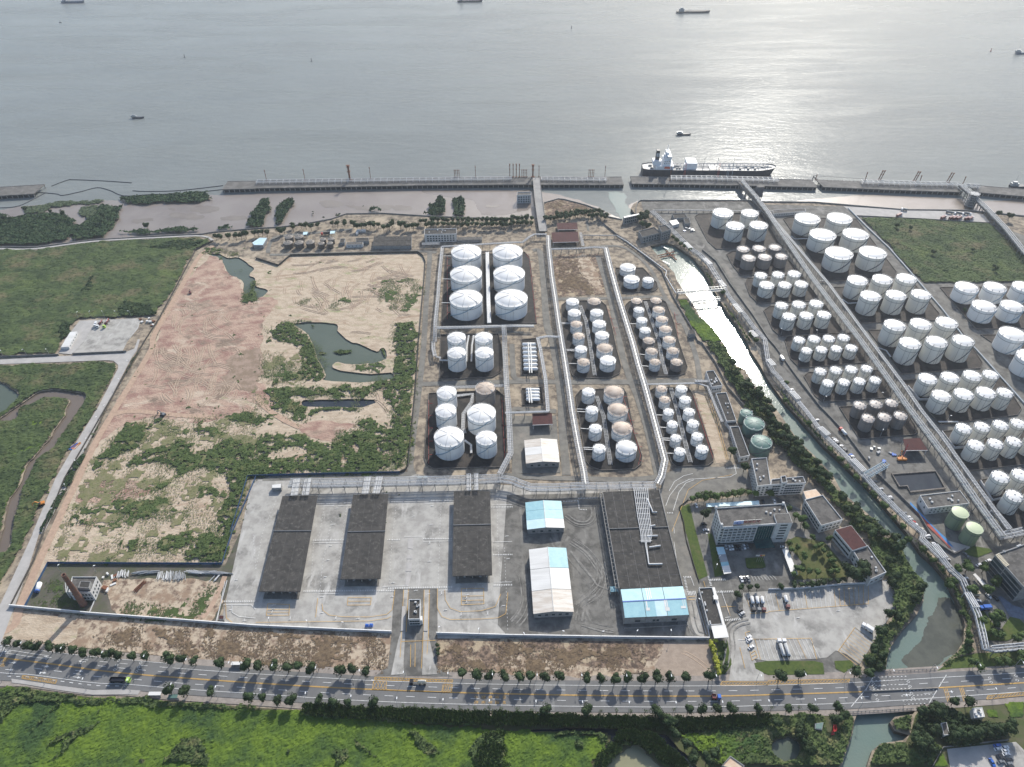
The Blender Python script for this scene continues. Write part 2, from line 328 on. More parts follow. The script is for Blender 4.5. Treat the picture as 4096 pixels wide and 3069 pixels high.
tag(put('bank', mb.mesh('bank', M['bank'])), kind='structure')
for nm, m_, lp, z in sheets:
    a = Vector((sum(p.x for p in lp), sum(p.y for p in lp), 0))/len(lp)
    flat(nm, lp, z, m_)
# tidal flats in front of the sea wall (z = WZ)
def low(name, s, dz, m, sm=2, jit=1.): return flat(name, ragged(smooth_loop(W(s, WZ), sm, True), 3*jit, 5), WZ+dz, m)
low('mudflat', 'A1 -300,560 0,525 200,490 900,440 1080,440 1850,390 2209,375 A2 400,366 1400,345 2209,352 A3 200,352 560,430 850,560 990,640 F 2400,1000 -300,1150', .1, M['mud'])
low('wet_mudflat', 'A2 1420,350 2209,352 A3 200,352 560,430 850,560 700,560 400,440 270,460 A2 2209,560 1950,560 1870,440 1600,400', .16, M['mudwet'])
low('mudflat', 'A3 1010,520 1000,470 1100,435 1150,450 1110,540', .1, M['mudwet'])
low('mudflat', 'A4 300,440 520,420 780,385 1100,395 1650,425 1800,440 2209,430 2500,440 2500,620 0,520', .1, M['mudwet'])
low('stream', 'A3 830,365 960,378 985,450 1040,520 1080,575 960,610 920,560 880,480', .2, M['teal'])
flat('shoal', ragged(W('B4 1205,440 1300,450 1370,560 1395,640 1385,760 1330,830 1200,940 1000,960 950,900 1050,780 1140,640 1190,540', -3), 3, 8), -2.95, water('shoal_water', (.105, .11, .09), (.08, .085, .07), .2, .5, .05, .1))
for k_, s_ in enumerate(('A1 1500,540 1640,560 1780,570 1700,600 1500,580', 'A1 1620,500 1800,480 1900,510 1750,545', 'A1 1900,590 2100,560 2150,600 1980,620', 'A1 1150,600 1300,590 1330,620 1180,640', 'A2 560,450 700,440 750,480 620,500', 'A2 770,470 1000,480 1190,470 1150,510 900,525 790,500', 'A2 1210,490 1340,485 1330,520 1230,525', 'A2 1980,470 2100,480 2060,500 1990,495', 'A1 1450,510 1520,500 1500,530')): flat('mud_shoal', ragged(smooth_loop(W(s_, WZ), 3), 5, k_), WZ+.2+.01*k_, mat('mud_dark', (.17, .14, .115), (.20, .17, .14), .05, .45, detail=10))
# ================================================================ GROUND COVERS
sheet('sand_field', 'A2 300,925 1380,893 1440,930 1455,1000 1420,1500 A6 1400,0 1330,850 1290,1080 1230,1120 0,1150 A5 2140,1165 1990,1657 B1 1580,210 345,208 200,540 120,530 A5 440,1657 800,950 1330,20 A1 1480,1330 1700,960 1840,830 1900,890 A2 0,950 200,1010', 1, M['sand'])
sheet('pink_earth', 'A1 1810,915 1900,960 1970,1080 2090,1150 2090,1290 2209,1300 A2 60,1270 180,1300 130,1380 60,1500 60,1600 A6 20,60 60,200 0,330 80,360 90,500 180,600 60,560 A5 1900,480 2209,560 1700,700 1400,660 1100,700 880,860 760,1000 930,620 1330,60 A1 1500,1290 1640,1090', 2, M['sandpink'], .8, 4)
sheet('pink_earth', 'A6 350,700 430,690 600,670 720,700 860,720 700,790 660,860 500,830 400,800 180,640', 2, M['sandpink'], .6, 4)
sheet('pink_earth', 'A5 720,1230 1100,1190 1300,1260 1150,1350 700,1400 640,1350', 2, M['sandpink'], .6, 4)
sheet('brown_earth', 'A5 2000,130 2209,80 A6 60,200 0,400 A5 2000,420 1880,400 1950,250', 3, mat('brown_earth', (.24, .18, .13), (.33, .245, .19), .12, .95, detail=12, lo=.45, hi=.57), 2., 4)
strip('dirt_track', 'A1 1850,830 1740,900 1640,1050 1500,1300 1330,1600 A5 1310,60 1150,330 960,640 830,860 700,1130 560,1420 450,1657 B1 300,150 150,500 110,640 20,700', 5.5, 4, M['track'])
strip('dirt_track', 'A5 1850,650 1600,640 1400,620 1130,600 950,640', 5, 4, M['track'])
strip('dirt_track', 'A6 0,470 100,580 250,680 380,740', 5, 4, M['track'])
# service road, left
sheet('service_road', 'A5 -200,140 0,155 520,125 1060,100 1160,60 1190,-20 1210,-20 1180,80 1130,150 1110,190 1000,400 860,680 600,1200 380,1657 280,1657 480,1180 700,800 850,560 1020,230 1020,200 980,165 930,160 0,195 -200,205', 4, M['conclight'])
sheet('service_road', 'B1 280,0 235,0 60,380 -60,640 -60,800 0,800 90,560 200,260', 4, M['conclight'])
sheet('service_yard', 'A1 690,1475 840,1470 1190,1455 1210,1480 1195,1540 1100,1657 A5 1060,80 640,105 510,100 A1 560,1640', 4, M['conc'])
sheet('service_yard', 'A1 690,1475 840,1470 720,1657 A5 620,110 510,100 A1 560,1640', 5, M['conclight'])
sheet('scrub_ground', 'A5 1140,150 1180,90 1230,60 880,620 560,1190 400,1500 330,1657 380,1657 620,1200', 3, M['bank'])
# chimney compound, roadside strip
sheet('compound_ground', 'B1 180,525 345,215 1600,225 1700,0 1819,0 1660,300 1540,640 640,570', 2, mat('compound_soil', (.11, .10, .085), (.09, .095, .06), .15, .95, detail=8, c3=(.16, .14, .115), s2=.05))
sheet('sandy_ground', 'B1 740,330 1000,310 1560,340 1500,620 1100,600 850,590 760,450', 3, M['scrubsoil'], .6, 4)
strip('dirt_track', 'B1 1600,300 1560,400 1500,520 1440,600', 3.5, 4, M['track'])
sheet('roadside_ground', 'B1 -100,600 80,540 640,590 1540,655 B2 0,680 960,710 960,960 860,1010 B2 0,960 B1 1600,920 1000,850 400,790 0,760', 2, M['scrubsoil'])
sheet('roadside_ground', 'B1 100,600 520,600 560,700 480,790 200,770 60,700', 3, M['sand'], .6, 4)
sheet('roadside_ground', 'B2 1280,740 B3 0,750 1080,770 1060,870 950,900 1000,990 500,1000 0,985 B2 1290,970', 2, M['drysoil'])
sheet('roadside_ground', 'B3 1080,775 1395,775 1440,985 1420,1010 950,1010 1000,940', 3, M['bare'])
sheet('roadside_ground', 'B3 -80,900 0,880 120,900 300,920 430,940 640,960 900,930 920,870 1000,860 1080,800 1050,940 960,1005 500,1010 -80,990', 3, M['scrubsoil'], .6, 4)
# paved yards, centre
sheet('yard_paving', 'O 545,1037 900,1025 1085,1048 1300,1060 1440,1058 1460,1100 1480,1180 1497,1240 1522,1378 945,1380 940,1290 850,1290 847,1370 478,1345', 3, M['conc'])
sheet('gate_drive', 'B2 980,390 1290,390 1290,710 1280,720 1290,960 1400,1015 850,1010 940,940 965,700', 4, M['concgrey'])
sheet('yard_paving', 'O 1095,1070 1300,1066 1500,1375 1100,1378 1075,1350', 4, M['concgrey'])
for s_ in ['B2 1080,30 1120,30 1115,110 1080,105', 'B2 1075,150 1115,150 1112,180 1072,180', 'B2 1070,205 1110,205 1105,270 1065,268', 'B2 1072,285 1108,285 1085,370 1060,368']:
    sheet('paving_patch', s_, 5, M['conclight'])
sheet('lane_paving', 'B2 1050,400 1085,400 1060,720 1045,1000 960,1005 1010,760 1030,700', 6, M['conc'])
sheet('lane_paving', 'B2 1195,400 1232,400 1225,720 1290,1000 1180,1005 1190,760', 6, M['conc'])
# tank-farm roads (west site)
ROADS = [('A2 105,890 110,840 150,765 250,738 500,718 830,685', 5), ('A3 640,590 660,700', 3), ('A2 120,905 300,903 1000,885 1400,876 1560,888', 5), ('A2 1500,870 1495,1000 1470,1300 1450,1657 A6 1420,300 1370,700 1330,1050 1360,1150', 5.5),
         ('A6 1330,1140 1000,1165 400,1175 60,1185', 5), ('A6 1420,365 1700,360 2209,345 A7 300,345 420,350', 6), ('A3 180,870 240,880 270,1100 300,1500 A7 350,0 420,450 440,800 470,1150', 7),
         ('A3 740,915 790,1080 850,1290 A7 940,60 1010,300 1090,500 1180,800 1260,1160', 6), ('A3 270,1290 600,1285 960,1280 1250,1270 1370,1330 1480,1500 A7 1580,100 1620,330', 5),
         ('A7 420,350 800,345 1100,348 1650,335', 7), ('A3 560,850 900,830 1060,900 1200,1040 1300,1230 1450,1500', 4), ('A7 -100,1150 300,1175 600,1180 1000,1190 1280,1165', 5),
         ('A7 60,1130 0,900 0,600 150,590 380,600', 5), ('A7 0,20 10,250 40,320 200,345', 5), ('A7 1290,1180 1400,1130 1500,1100 1850,1100', 5), ('A3 -120,1575 0,1570 100,1580', 4), ('A6 1580,-30 1560,-300', 3)]
for s_, w_ in ROADS: strip('site_road', s_, w_, 3, M['road_in'])
sheet('road_junction', 'A7 1290,1170 1420,1110 1870,1075 1940,1060 2000,1060 2040,1150 2060,1260 1900,1290 1700,1330 1520,1370 1440,1430 1480,1640 B3 1300,300 1370,390 1360,420 1300,430 1200,380 1130,60 A7 1290,1300', 4, M['road_in'])
sheet('yard_paving', 'A7 0,640 380,640 420,1130 0,1140', 3, M['road_in'])
sheet('bare_plot', 'A3 345,905 760,900 800,1250 400,1265', 2, M['drysoil'])
sheet('bare_plot', 'A3 560,900 640,900 760,1080 790,1240 700,1180 580,1050', 3, M['scrubsoil'], .6, 4)
sheet('bare_plot', 'A7 1570,420 1700,430 1850,1040 1760,1050', 2, M['sand'])
sheet('dirt_plot', 'A3 280,455 400,430 450,435 640,485 720,560 300,570', 2, M['drysoil'])
# office complex, lorry park
sheet('office_yard', 'B3 1230,0 1330,350 1500,1050 1580,1060 B4 560,1020 660,900 900,520 840,350 480,120 330,-120 A7 2209,1300 1500,1400', 2, M['concgrey'])
sheet('lorry_park', 'B3 1560,640 1640,610 1640,420 B4 0,408 700,360 870,320 920,500 650,930 560,860 480,830 420,880 340,890 0,905 B3 1720,890 1790,1000 1790,1050 1540,1050 1560,900 1500,700', 3, M['conc'])
sheet('lawn', 'B3 1240,0 1310,0 1390,300 1320,330', 4, M['lawn']); sheet('lawn', 'B3 1390,0 1420,0 1515,290 1440,310', 4, M['lawn'])
sheet('lawn', 'A7 1450,1430 1530,1400 1590,1657 1490,1657', 4, M['lawn'])
sheet('lawn', 'B4 -10,905 330,905 390,920 400,1000 0,1005 B3 1730,960 1720,920', 4, M['lawn']); sheet('lawn', 'B4 470,905 590,900 610,940 540,990 480,960', 4, M['lawn'])
sheet('garden', 'B4 120,60 200,20 400,60 520,200 560,310 180,330 240,200', 4, mat('garden_grass', (.12, .12, .05), (.07, .09, .03), .15, .95, detail=7, c3=(.17, .135, .07), s2=.06))
sheet('lawn', 'B3 1450,760 1530,760 1560,930 1510,1000 1480,1000', 4, M['lawn'])
# east site
sheet('east_paving', 'A3 1115,450 2000,450 A4 10,472 660,490 1900,628 F 4400,1050 4400,2560 B4 1540,830 1500,700 1420,450 1340,300 1240,170 1100,20 A8 1320,1657 1000,1380 620,980 500,870 340,700 160,490 20,300 A3 2080,1657 1960,1420 1830,1230 1760,1060 1660,980 1500,850 1200,560 1130,520', 1, M['concgrey'])
sheet('quay_road', 'A4 650,488 1170,522 1700,535 1860,560 1915,632 1330,598 750,568', 4, M['conclight'])
strip('site_road', 'A3 1560,560 1600,700 1720,860 1800,960 1880,1080 2020,1320 A8 30,60 250,300 480,560 520,700 700,880', 7, 3, M['road_in'])
sheet('paint_stripe', 'Z8 0,720 0,790 400,1215 700,1525 850,1620 700,1430 440,1190', 5, mat('blue_floor_paint', (.06, .20, .45), (.08, .24, .48), .5, .8))
sheet('paint_stripe', 'Z8 0,790 0,830 330,1190 650,1500 760,1620 790,1610 430,1210', 6, mat('red_floor_paint', (.34, .08, .06), (.38, .12, .09), .5, .8))
sheet('east_plot', 'Z4 870,290 1240,390 1240,480 1100,440 960,500 800,280', 4, M['conclight'])
sheet('lawn', 'Z4 1100,500 1300,380 1600,430 1640,480 1370,590 1200,540', 4, M['lawn'])
sheet('lawn', 'B4 1420,470 1480,640 1560,760 1700,760 1819,700 1819,640 1740,560 1640,700 1540,560', 4, M['lawn'])
sheet('east_corner', 'B4 1480,850 1819,830 1819,930 1300,960 1200,975 1330,880 1440,860', 3, M['lawn'])
sheet('east_plaza', 'Z4 1740,1290 1800,1270 2000,1430 2209,1500 2209,1700 1950,1640', 4, mat('plaza_paving', (.16, .19, .24), (.12, .14, .18), .4, .8))
SG = mat('green_soil', (.075, .095, .035), (.11, .105, .06), .15, .95, detail=10)
sheet('wild_ground', 'B1 -300,1150 60,1080 640,1160 1819,1235 B2 840,1290 1819,1320 B3 900,1320 1819,1290 B4 400,1285 600,1295 590,1420 550,1540 505,1657 490,1900 B1 -300,1900', 1, SG); sheet('wild_ground', 'B4 1075,1250 1045,1295 1010,1425 975,1482 810,1505 755,1550 718,1660 700,1900 2300,1900 2300,1170', 1, SG)
sheet('footway', 'Z6 210,692 420,722 1000,806 1640,890 2209,880 B1 1000,1115 980,1145 Z6 2209,968 1640,975 1000,885 420,785 215,762', 5, M['conclight'])
sheet('south_yard', 'B4 1270,1530 1560,1500 1760,1480 1819,1540 1819,1700 1300,1700', 3, M['conclight'])
SG = mat('green_soil', (.075, .095, .035), (.11, .105, .06), .15, .95, detail=10)
sheet('wild_ground', 'B1 -300,1150 60,1080 640,1160 1819,1235 B2 840,1290 1819,1320 B3 900,1320 1819,1290 B4 400,1285 600,1295 590,1420 550,1540 505,1657 490,1900 B1 -300,1900', 1, SG); sheet('wild_ground', 'B4 1075,1250 1045,1295 1010,1425 975,1482 810,1505 755,1550 718,1660 700,1900 2300,1900 2300,1170', 1, SG)
sheet('footway', 'Z6 210,692 420,722 1000,806 1640,890 2209,880 B1 1000,1115 980,1145 Z6 2209,968 1640,975 1000,885 420,785 215,762', 5, M['conclight'])
sheet('south_yard', 'B4 1560,1500 1760,1480 1819,1560 1819,1700 1600,1700', 4, M['conc'])
# mottled earth of the sand field, stains and worn tracks on the yards
rs_ = random.Random(17)
for s_ in ('B3 420,60 520,130 600,230 640,320 600,430 500,500 470,620', 'B3 400,130 470,220 560,330 600,380 700,420', 'B3 450,500 540,430 620,330 620,200', 'B3 500,640 640,680 720,690', 'B3 20,640 80,560 110,440 90,300', 'Z7 1250,1100 1100,1060 1010,900 960,620 930,480', 'Z7 1640,1650 1700,1300 1680,1000 1800,860 2000,800', 'A7 470,1500 560,1560 650,1560 700,1500 690,1420'):
    for k in range(4):
        q = offset_line(smooth_loop(W(s_), 5, False), rs_.uniform(-4, 4)); a_ = ragged(offset_line(q, .3)+offset_line(q, -.3)[::-1], .5, k, 1.5); flat('tyre_wear', a_, lz(6), mat('tyre_pale', (.27, .26, .238), (.17, .163, .15), .5, .85, detail=8))
# ---------------------------------------------------------------- main road
NK = W('F -500,2545 0,2579 136,2598.5 249,2613 385,2628 500,2638 700,2656 1024,2679 1272,2693 1497,2707 1812,2716 2048,2721 2555,2725 2870,2725 3072,2724 3393,2714 3700,2695 4096,2672 4600,2640')
SK = W('F -500,2690 0,2723 95,2724 226,2741 371,2759 500,2760 700,2778 1024,2799 1497,2831 2048,2846 2586,2852 2876,2850 3072,2845 3393,2837 3652,2820 3950,2798 4096,2787 4600,2750')
CL = W('F -500,2570 0,2632 226,2660 500,2695 1024,2734 1497,2760 2048,2778 2555,2786 2876,2786 3072,2781 3443,2769 3753,2753 4096,2733 4600,2700')
def ribbon(name, a, b, z, m):
    n = len(a); mb = MB(); mb.add([(p.x, p.y, z) for p in a+b], [(i, i+1, n+i+1, n+i) if True else 0 for i in range(n-1)])
    return mb
a_, b_ = smooth_loop(SK, 4, False), smooth_loop(NK, 4, False)
pl = a_+b_[::-1]; flat('road', pl, LZ*5, M['asphalt'])
for s_ in ('Z1 168,500 500,500 503,642 165,640', 'Z1 340,655 382,655 382,820 338,820', 'B4 495,1170 550,1170 555,1198 500,1198', 'B1 1250,915 1300,920 1290,960 1235,955'): flat('road_patch', W(s_), LZ*5+.03+.004*len(s_ )/10, mat('asphalt_patch', (.215, .215, .21), (.19, .19, .187), .2, .85, detail=8))
mb = MB(); k1 = offset_line(b_, 4.2); mb.prism(b_+k1[::-1], 0, .28); tag(put('pavement', mb.mesh('pavement', M['walk'])), kind='structure')
k2 = offset_line(a_, -3.6); mb = MB(); mb.prism(a_+k2[::-1], 0, .28); tag(put('pavement', mb.mesh('pavement', M['walk'])), kind='structure')
# ================================================================ STORAGE TANKS
ORD = ['zeroth', 'first', 'second', 'third', 'fourth', 'fifth', 'sixth', 'seventh', 'eighth', 'ninth', 'tenth', 'eleventh', 'twelfth']
def ordn(n):
    if n < 13: return ORD[n]
    return '%d%s' % (n, {1: 'st', 2: 'nd', 3: 'rd'}.get(n % 10 if n not in (11, 12, 13) else 0, 'th'))
mat('tank_white', (.83, .84, .83), (.79, .80, .79), .25, .5, detail=4, objrand=.05, stretch=(1, 1, .15), c3=(.66, .63, .57), s2=3.5, contrast3=(.56, .8))
mat('tank_cream', (.71, .705, .655), (.66, .65, .60), .25, .6, detail=6, objrand=.06, stretch=(1, 1, .15), c3=(.55, .51, .43), s2=3.5, contrast3=(.56, .78))
mat('roof_white', (.80, .79, .76), (.74, .73, .70), .4, .5, detail=7, objrand=.06, c3=(.62, .57, .49), s2=1.6, contrast3=(.55, .75))
mat('roof_tan', (.50, .41, .33), (.36, .27, .20), 1.5, .6, detail=9, c3=(.62, .56, .48), s2=1.2, objrand=.12)
mat('shell_grey', (.25, .235, .225), (.19, .175, .165), .3, .6, detail=7, stretch=(1, 1, .15))
mat('roof_greybrown', (.46, .41, .37), (.38, .33, .29), .25, .5, detail=7)
mat('shell_green', (.10, .185, .165), (.08, .15, .135), .3, .5, detail=6); mat('roof_green', (.11, .205, .175), (.09, .17, .145), .3, .5)
mat('shell_palegreen', (.24, .30, .19), (.19, .25, .16), .3, .5, detail=6, stretch=(1, 1, .15)); mat('roof_palegreen', (.50, .56, .36), (.46, .52, .33), .3, .5)
mat('shell_old', (.16, .135, .11), (.11, .095, .08), .5, .8, detail=8, stretch=(1, 1, .2)); mat('roof_old', (.42, .37, .31), (.30, .26, .22), .5, .8, detail=8)
mat('dark_steel', (.12, .13, .14), (.09, .10, .11), .5, .6); mat('blue_steel', (.30, .40, .47), (.26, .36, .43), .5, .6); mat('galv', (.42, .43, .43), (.34, .35, .35), .4, .45, metal=.3)
mat('grey_paint', (.33, .34, .35), (.28, .29, .3), .4, .6)
def unit_cyl(n=40):
    mb = MB(); mb.lathe([(1, 0), (1, 1)], n); return mb.mesh('shell', smooth=True)
def unit_dome(n=40):
    mb = MB(); prof = [(math.cos(a), math.sin(a)) for a in np.linspace(0, math.pi/2*.985, 7)]
    prof = [(r, z) for r, z in [(1.012, -.02), (1.012, 0)]+[(x, (math.sqrt(max(0, 1-x*x*.75))-.5)*2) for x in (1, .85, .68, .5, .3, .12, .01)]]
    mb.lathe(prof, n); return mb.mesh('roof', smooth=True)
def rib_mesh(k, w, only=None):
    mb = MB()
    for i in range(only or k):
        a = 2*math.pi*i/k+.35; pts = []
        for x in (.995, .8, .6, .4, .15): pts.append((x*math.cos(a), x*math.sin(a), (math.sqrt(1-x*x*.75)-.5)*2+.03))
        for p, q in zip(pts[:-1], pts[1:]):
            d = Vector((-math.sin(a), math.cos(a), 0))*w; P, Q = Vector(p), Vector(q); u = Vector((0, 0, .05))
            mb.add([P-d, P+d, Q+d, Q-d, P-d+u, P+d+u, Q+d+u, Q-d+u], [(4, 5, 6, 7), (0, 1, 5, 4), (1, 2, 6, 5), (2, 3, 7, 6), (3, 0, 4, 7)])
    return mb.mesh('roof_rib')
def stair_mesh(a0, a1, n=16):
    mb = MB(); vs = []
    for i in range(n+1):
        t = i/n; a = a0+(a1-a0)*t; z = t
        for r in (1.0, 1.055):
            for dz in (0, .045): vs.append((r*math.cos(a), r*math.sin(a), z*.97+dz))
    fs = []
    for i in range(n):
        k = i*4; fs += [(k+1, k+3, k+7, k+5), (k+2, k+6, k+7, k+3), (k, k+4, k+6, k+2)]
    return mb.add(vs, fs).mesh('stairway')
U_C = unit_cyl(); U_D = unit_dome(); RIB1 = rib_mesh(6, .007, 1); RIB10 = rib_mesh(16, .014)
mb = MB(); mb.lathe([(1.004, 0), (1.022, 0), (1.022, 1), (1.004, 1)], 40); RING = mb.mesh('wind_girder')
STL = stair_mesh(R(200), R(300)); STR = stair_mesh(R(330), R(245)); STB = stair_mesh(R(240), R(320))
mb = MB(); mb.lathe([(.001, 1.), (.5, 1), (.5, 0)], 8); NOZ = mb.mesh('roof_nozzle')
mb = MB()
for i in range(36):
    a = 2*math.pi*i/36; mb.box((1.01*math.cos(a), 1.01*math.sin(a), .5), (.006, .006, 1))
mb.lathe([(1.008, .94), (1.016, .94), (1.016, 1), (1.008, 1), (1.008, .94)], 36); RAIL = mb.mesh('railing')
mb = MB(); mb.box((0, 0, .5), (.12, .12, 1)); PIPEV = mb.mesh('downpipe')
def solve(xl, xr, yr, yb=None, h=None):
    cx, cy, w_ = (xl+xr)/2, yr-(xr-xl)*.3, xr-xl; hh = h or 12.; R_ = 10.; an = np.linspace(0, 2*math.pi, 49)[:-1]
    for it in range(14):
        c = G((cx, cy), hh); z = (np.array((c.x, c.y, hh-H))@FW)
        if it == 0: R_ = w_/2*z/FPX
        P = np.array([PJ(c.x+R_*math.cos(a), c.y+R_*math.sin(a), hh) for a in an])
        cx += (xl+xr)/2-(P[:, 0].min()+P[:, 0].max())/2; R_ *= w_/(P[:, 0].max()-P[:, 0].min()); cy += yr-P[:, 1].max()
        if yb is not None and h is None:
            Q = max(PJ(c.x+R_*math.cos(a), c.y+R_*math.sin(a), 0)[1] for a in an); cur = Q-P[:, 1].max(); hh *= min(2, max(.5, (yb-yr)/max(cur, 1)))
    return c.x, c.y, R_, hh
NTANK = 0
TANKPOS = []
def tank(x, y, r, h, kind, label, group, ribs=0, dome=.11, stair='l', lines=3, noz=8, rnd=None):
    t = empty('storage_tank', (x, y, 0), label, 'tank', group)
    SH, RF = {'W': ('tank_white', 'roof_white'), 'C': ('tank_cream', 'roof_white'), 'T': ('tank_white', 'roof_tan'), 'G': ('shell_grey', 'roof_tan'), 'B': ('shell_grey', 'roof_greybrown'),
              'GR': ('shell_green', 'roof_green'), 'PG': ('shell_palegreen', 'roof_palegreen'), 'OLD': ('shell_old', 'roof_old')}[kind]
    put('shell', U_C, t, scale=(r, r, h), m=MATS[SH]); put('roof', U_D, t, loc=(0, 0, h), scale=(r, r, r*dome*2), m=MATS[RF])
    if ribs == 6:
        for k in range(6): put('roof_rib', RIB1, t, loc=(0, 0, h), scale=(r, r, r*dome*2), rz=k*math.pi/3, m=MATS['grey_paint'])
    elif ribs: put('roof_ribs', RIB10, t, loc=(0, 0, h), scale=(r, r, r*dome*2), m=MATS['dark_steel'])['kind'] = 'stuff'
    dk = MATS['dark_steel' if kind not in ('W', 'T') else 'grey_paint']
    put('wind_girder', RING, t, loc=(0, 0, h*.79), scale=(r, r, .28), m=MATS['dark_steel'])
    put('base_ring', RING, t, loc=(0, 0, 0), scale=(r*1.02, r*1.02, .35), m=MATS['dark_steel'])
    put('railing', RAIL, t, loc=(0, 0, h), scale=(r, r, 1.), m=MATS['tank_white'])
    if stair: put('stairway', {'l': STL, 'r': STR, 'b': STB}[stair], t, scale=(r, r, h), m=MATS['blue_steel' if kind in ('W', 'T') else 'dark_steel'])
    rn = random.Random(int(x*7+y))
    for i in range(lines):
        a = R(232+i*26+rn.uniform(-9, 9)) if lines < 6 else R(180+i*180/lines); put('downpipe', PIPEV, t, loc=(math.cos(a)*(r+.12), math.sin(a)*(r+.12), 0), scale=(1, 1, h), m=dk)
    if noz:
        nz = MB()
        for i in range(noz):
            a = 2*math.pi*i/noz+.2; x_, y_ = .94*r*math.cos(a), .94*r*math.sin(a); nz.box((x_, y_, h+.6+r*dome*.1), (.5, .5, 1.7)); 
        nz.box((.06*r, 0, h+r*dome+.5), (.35, .35, 1.5)); nz.box((-.05*r, .04*r, h+r*dome+.5), (.35, .35, 1.3)); nz.box((.45*r, -.35*r, h+r*dome*.75+.35), (r*.75, .16, .5), rz=-.7)
        o = put('roof_fittings', nz.mesh('roof_fittings', MATS['roof_white' if ribs == 6 else 'grey_paint']), t); o['kind'] = 'stuff'
    TANKPOS.append((x, y, r)); return t
# reg, kind, opts, then rows "xl,xr,rim,base"
def tgroup(reg, rows, where, group, h=None, **kw):
    x0, y0, k = REG[reg]; S = []
    for ri, (rowname, kinds, vals) in enumerate(rows):
        for i, v in enumerate(vals.split()):
            q = v.split(','); xl, xr = x0+float(q[0])/k, x0+float(q[1])/k; yr = y0+float(q[2])/k; yb = y0+float(q[3])/k if len(q) > 3 else None
            S.append((rowname, kinds[i % len(kinds)] if not isinstance(kinds, str) else kinds, i, len(vals.split()), xl, xr, yr, yb))
    hs = []
    for s_ in S:
        if s_[7] is not None: hs.append(solve(*s_[4:8])[3])
    hm = h or (sum(hs)/len(hs))
    for (rn, kd, i, n, xl, xr, yr, yb) in S:
        x, y, r, hh = solve(xl, xr, yr, None, hm)
        col = {'W': 'white', 'C': 'cream white', 'T': 'white tan-roofed', 'G': 'grey tan-roofed', 'B': 'brownish grey', 'GR': 'dark green', 'PG': 'pale green', 'OLD': 'stained old'}[kd]
        tank(x, y, r, hm, kd, '%s tank, %s in %s, %s' % (col, (ordn(i+1) if n > 2 else ('first', 'second')[i]) if n > 1 else 'only one', rn, where.replace('the ', '', 1) if where.startswith('the ') else where), group, **kw)
    return hm
HH = {}
HH['A'] = tgroup('F', [('left column', 'W', '1805.6,1924.7,1037.6 1801.4,1927,1128.5 1799,1929,1230.4,1286.5'), ('right column', 'W', '1971,2089.7,1036.6 1974.3,2099,1127 1980,2109.6,1229,1283')],
   'six biggest tanks by white pipe corridor', 'six big ribbed white tanks', ribs=6, dome=.12, lines=3)
HH['B'] = tgroup('F', [('back row', 'W', '1789,1863,1372 1899,1970,1371'), ('front row', 'W', '1788.9,1864,1434,1491 1900,1974,1433,1489.5')], 'bund just south of six biggest', 'four medium white tanks', ribs=6, dome=.12)
HH['C'] = tgroup('A6', [('left column', 'W', '1560,1730,490 1548,1728,652 1537,1793,908,1027'), ('right column', ['G', 'W', 'W'], '1893,2063,455 1823,2068,697,812 1897,2078,893,1019')], 'the mixed bund with red fire pipes', 'six tanks of mixed size', ribs=6, dome=.12)
kw = dict(ribs=0, dome=.13, lines=4, noz=6)
HH['D'] = tgroup('A3', [('left column', ['W', 'W', 'T', 'T', 'W', 'T'], '467,578,1340 482,595,1437 505,607,1533 525,627,1635 543,648,1750,1802 563,673,1864,1933'),
   ('right column', ['G', 'W', 'W', 'W', 'T', 'W'], '652,767,1337 675,788,1435 695,812,1533 718,838,1633 732,870,1752 760,897,1857,1935')], 'twelve-tank bund beside middle pipe rack', 'twelve tanks in two columns, west block', **kw)
HH['E'] = tgroup('A3', [('left column', ['G', 'W', 'W', 'W', 'G', 'T', 'T'], '1027,1123,1328 1050,1142,1405 1075,1168,1495 1102,1198,1583 1130,1232,1675 1152,1258,1769,1827 1187,1283,1859,1923'),
   ('right column', ['G', 'T', 'T', 'T', 'T', 'T', 'G'], '1195,1292,1325 1215,1320,1408 1243,1347,1490 1272,1380,1577 1303,1413,1670 1337,1443,1764,1822 1370,1473,1862,1919')], 'the fourteen-tank bund next to the creek road', 'fourteen small tanks in two columns', **kw)
HH['F'] = tgroup('A3', [('back row', 'W', '932,1067,1048'), ('front row', 'W', '965,1100,1150,1203 1128,1225,1147,1203')], 'the three-tank bund near the bend of the creek wall', 'three white tanks near the creek', **kw)
HH['G'] = tgroup('A7', [('left column', 'W', '605,718,467,540 637,745,622,697 665,777,785,863 697,810,960,1040')], 'the rounded bund south of the cross road', 'four narrow white tanks', **kw)
tgroup('A7', [('right column', ['T', 'T', 'T', 'W'], '795,965,487 827,1000,643 863,1037,805,865 898,1078,975,1053')], 'the rounded bund south of the cross road', 'four wide tanks, three with rusty roofs', ribs=0, dome=.17, lines=4)
HH['H'] = tgroup('A7', [('left column', ['T', 'T', 'W', 'W', 'W', 'W'], '1242,1340,435 1272,1368,528,595 1305,1398,635,695 1338,1433,742,805 1368,1463,862,918 1400,1500,980,1037'),
   ('right column', 'W', '1413,1513,435,485 1445,1547,530,592 1480,1580,635,693 1512,1615,738,803 1550,1652,850,912 1588,1695,962,1030')], 'the twelve-tank bund beside the yellow-lined lane', 'twelve tanks in two columns, east block', **kw)
tgroup('A7', [('row', 'GR', '1968,2077,650,712 2000,2180,765,855 2062,2244,925,1003')], 'green tanks beside the creek trees', 'three dark green tanks', ribs=6, dome=.12, noz=3)
ke = dict(ribs=0, dome=.10, lines=3, noz=10, stair='b')
tgroup('A3', [('back row', 'C', '1733,1910,580,693 1978,2130,578'), ('front row', 'C', '1848,2005,690,802 2050,2209,685,790')], 'the northernmost east bund by the sea wall', 'four tanks by the sea wall', **ke)
ke['stair'] = None
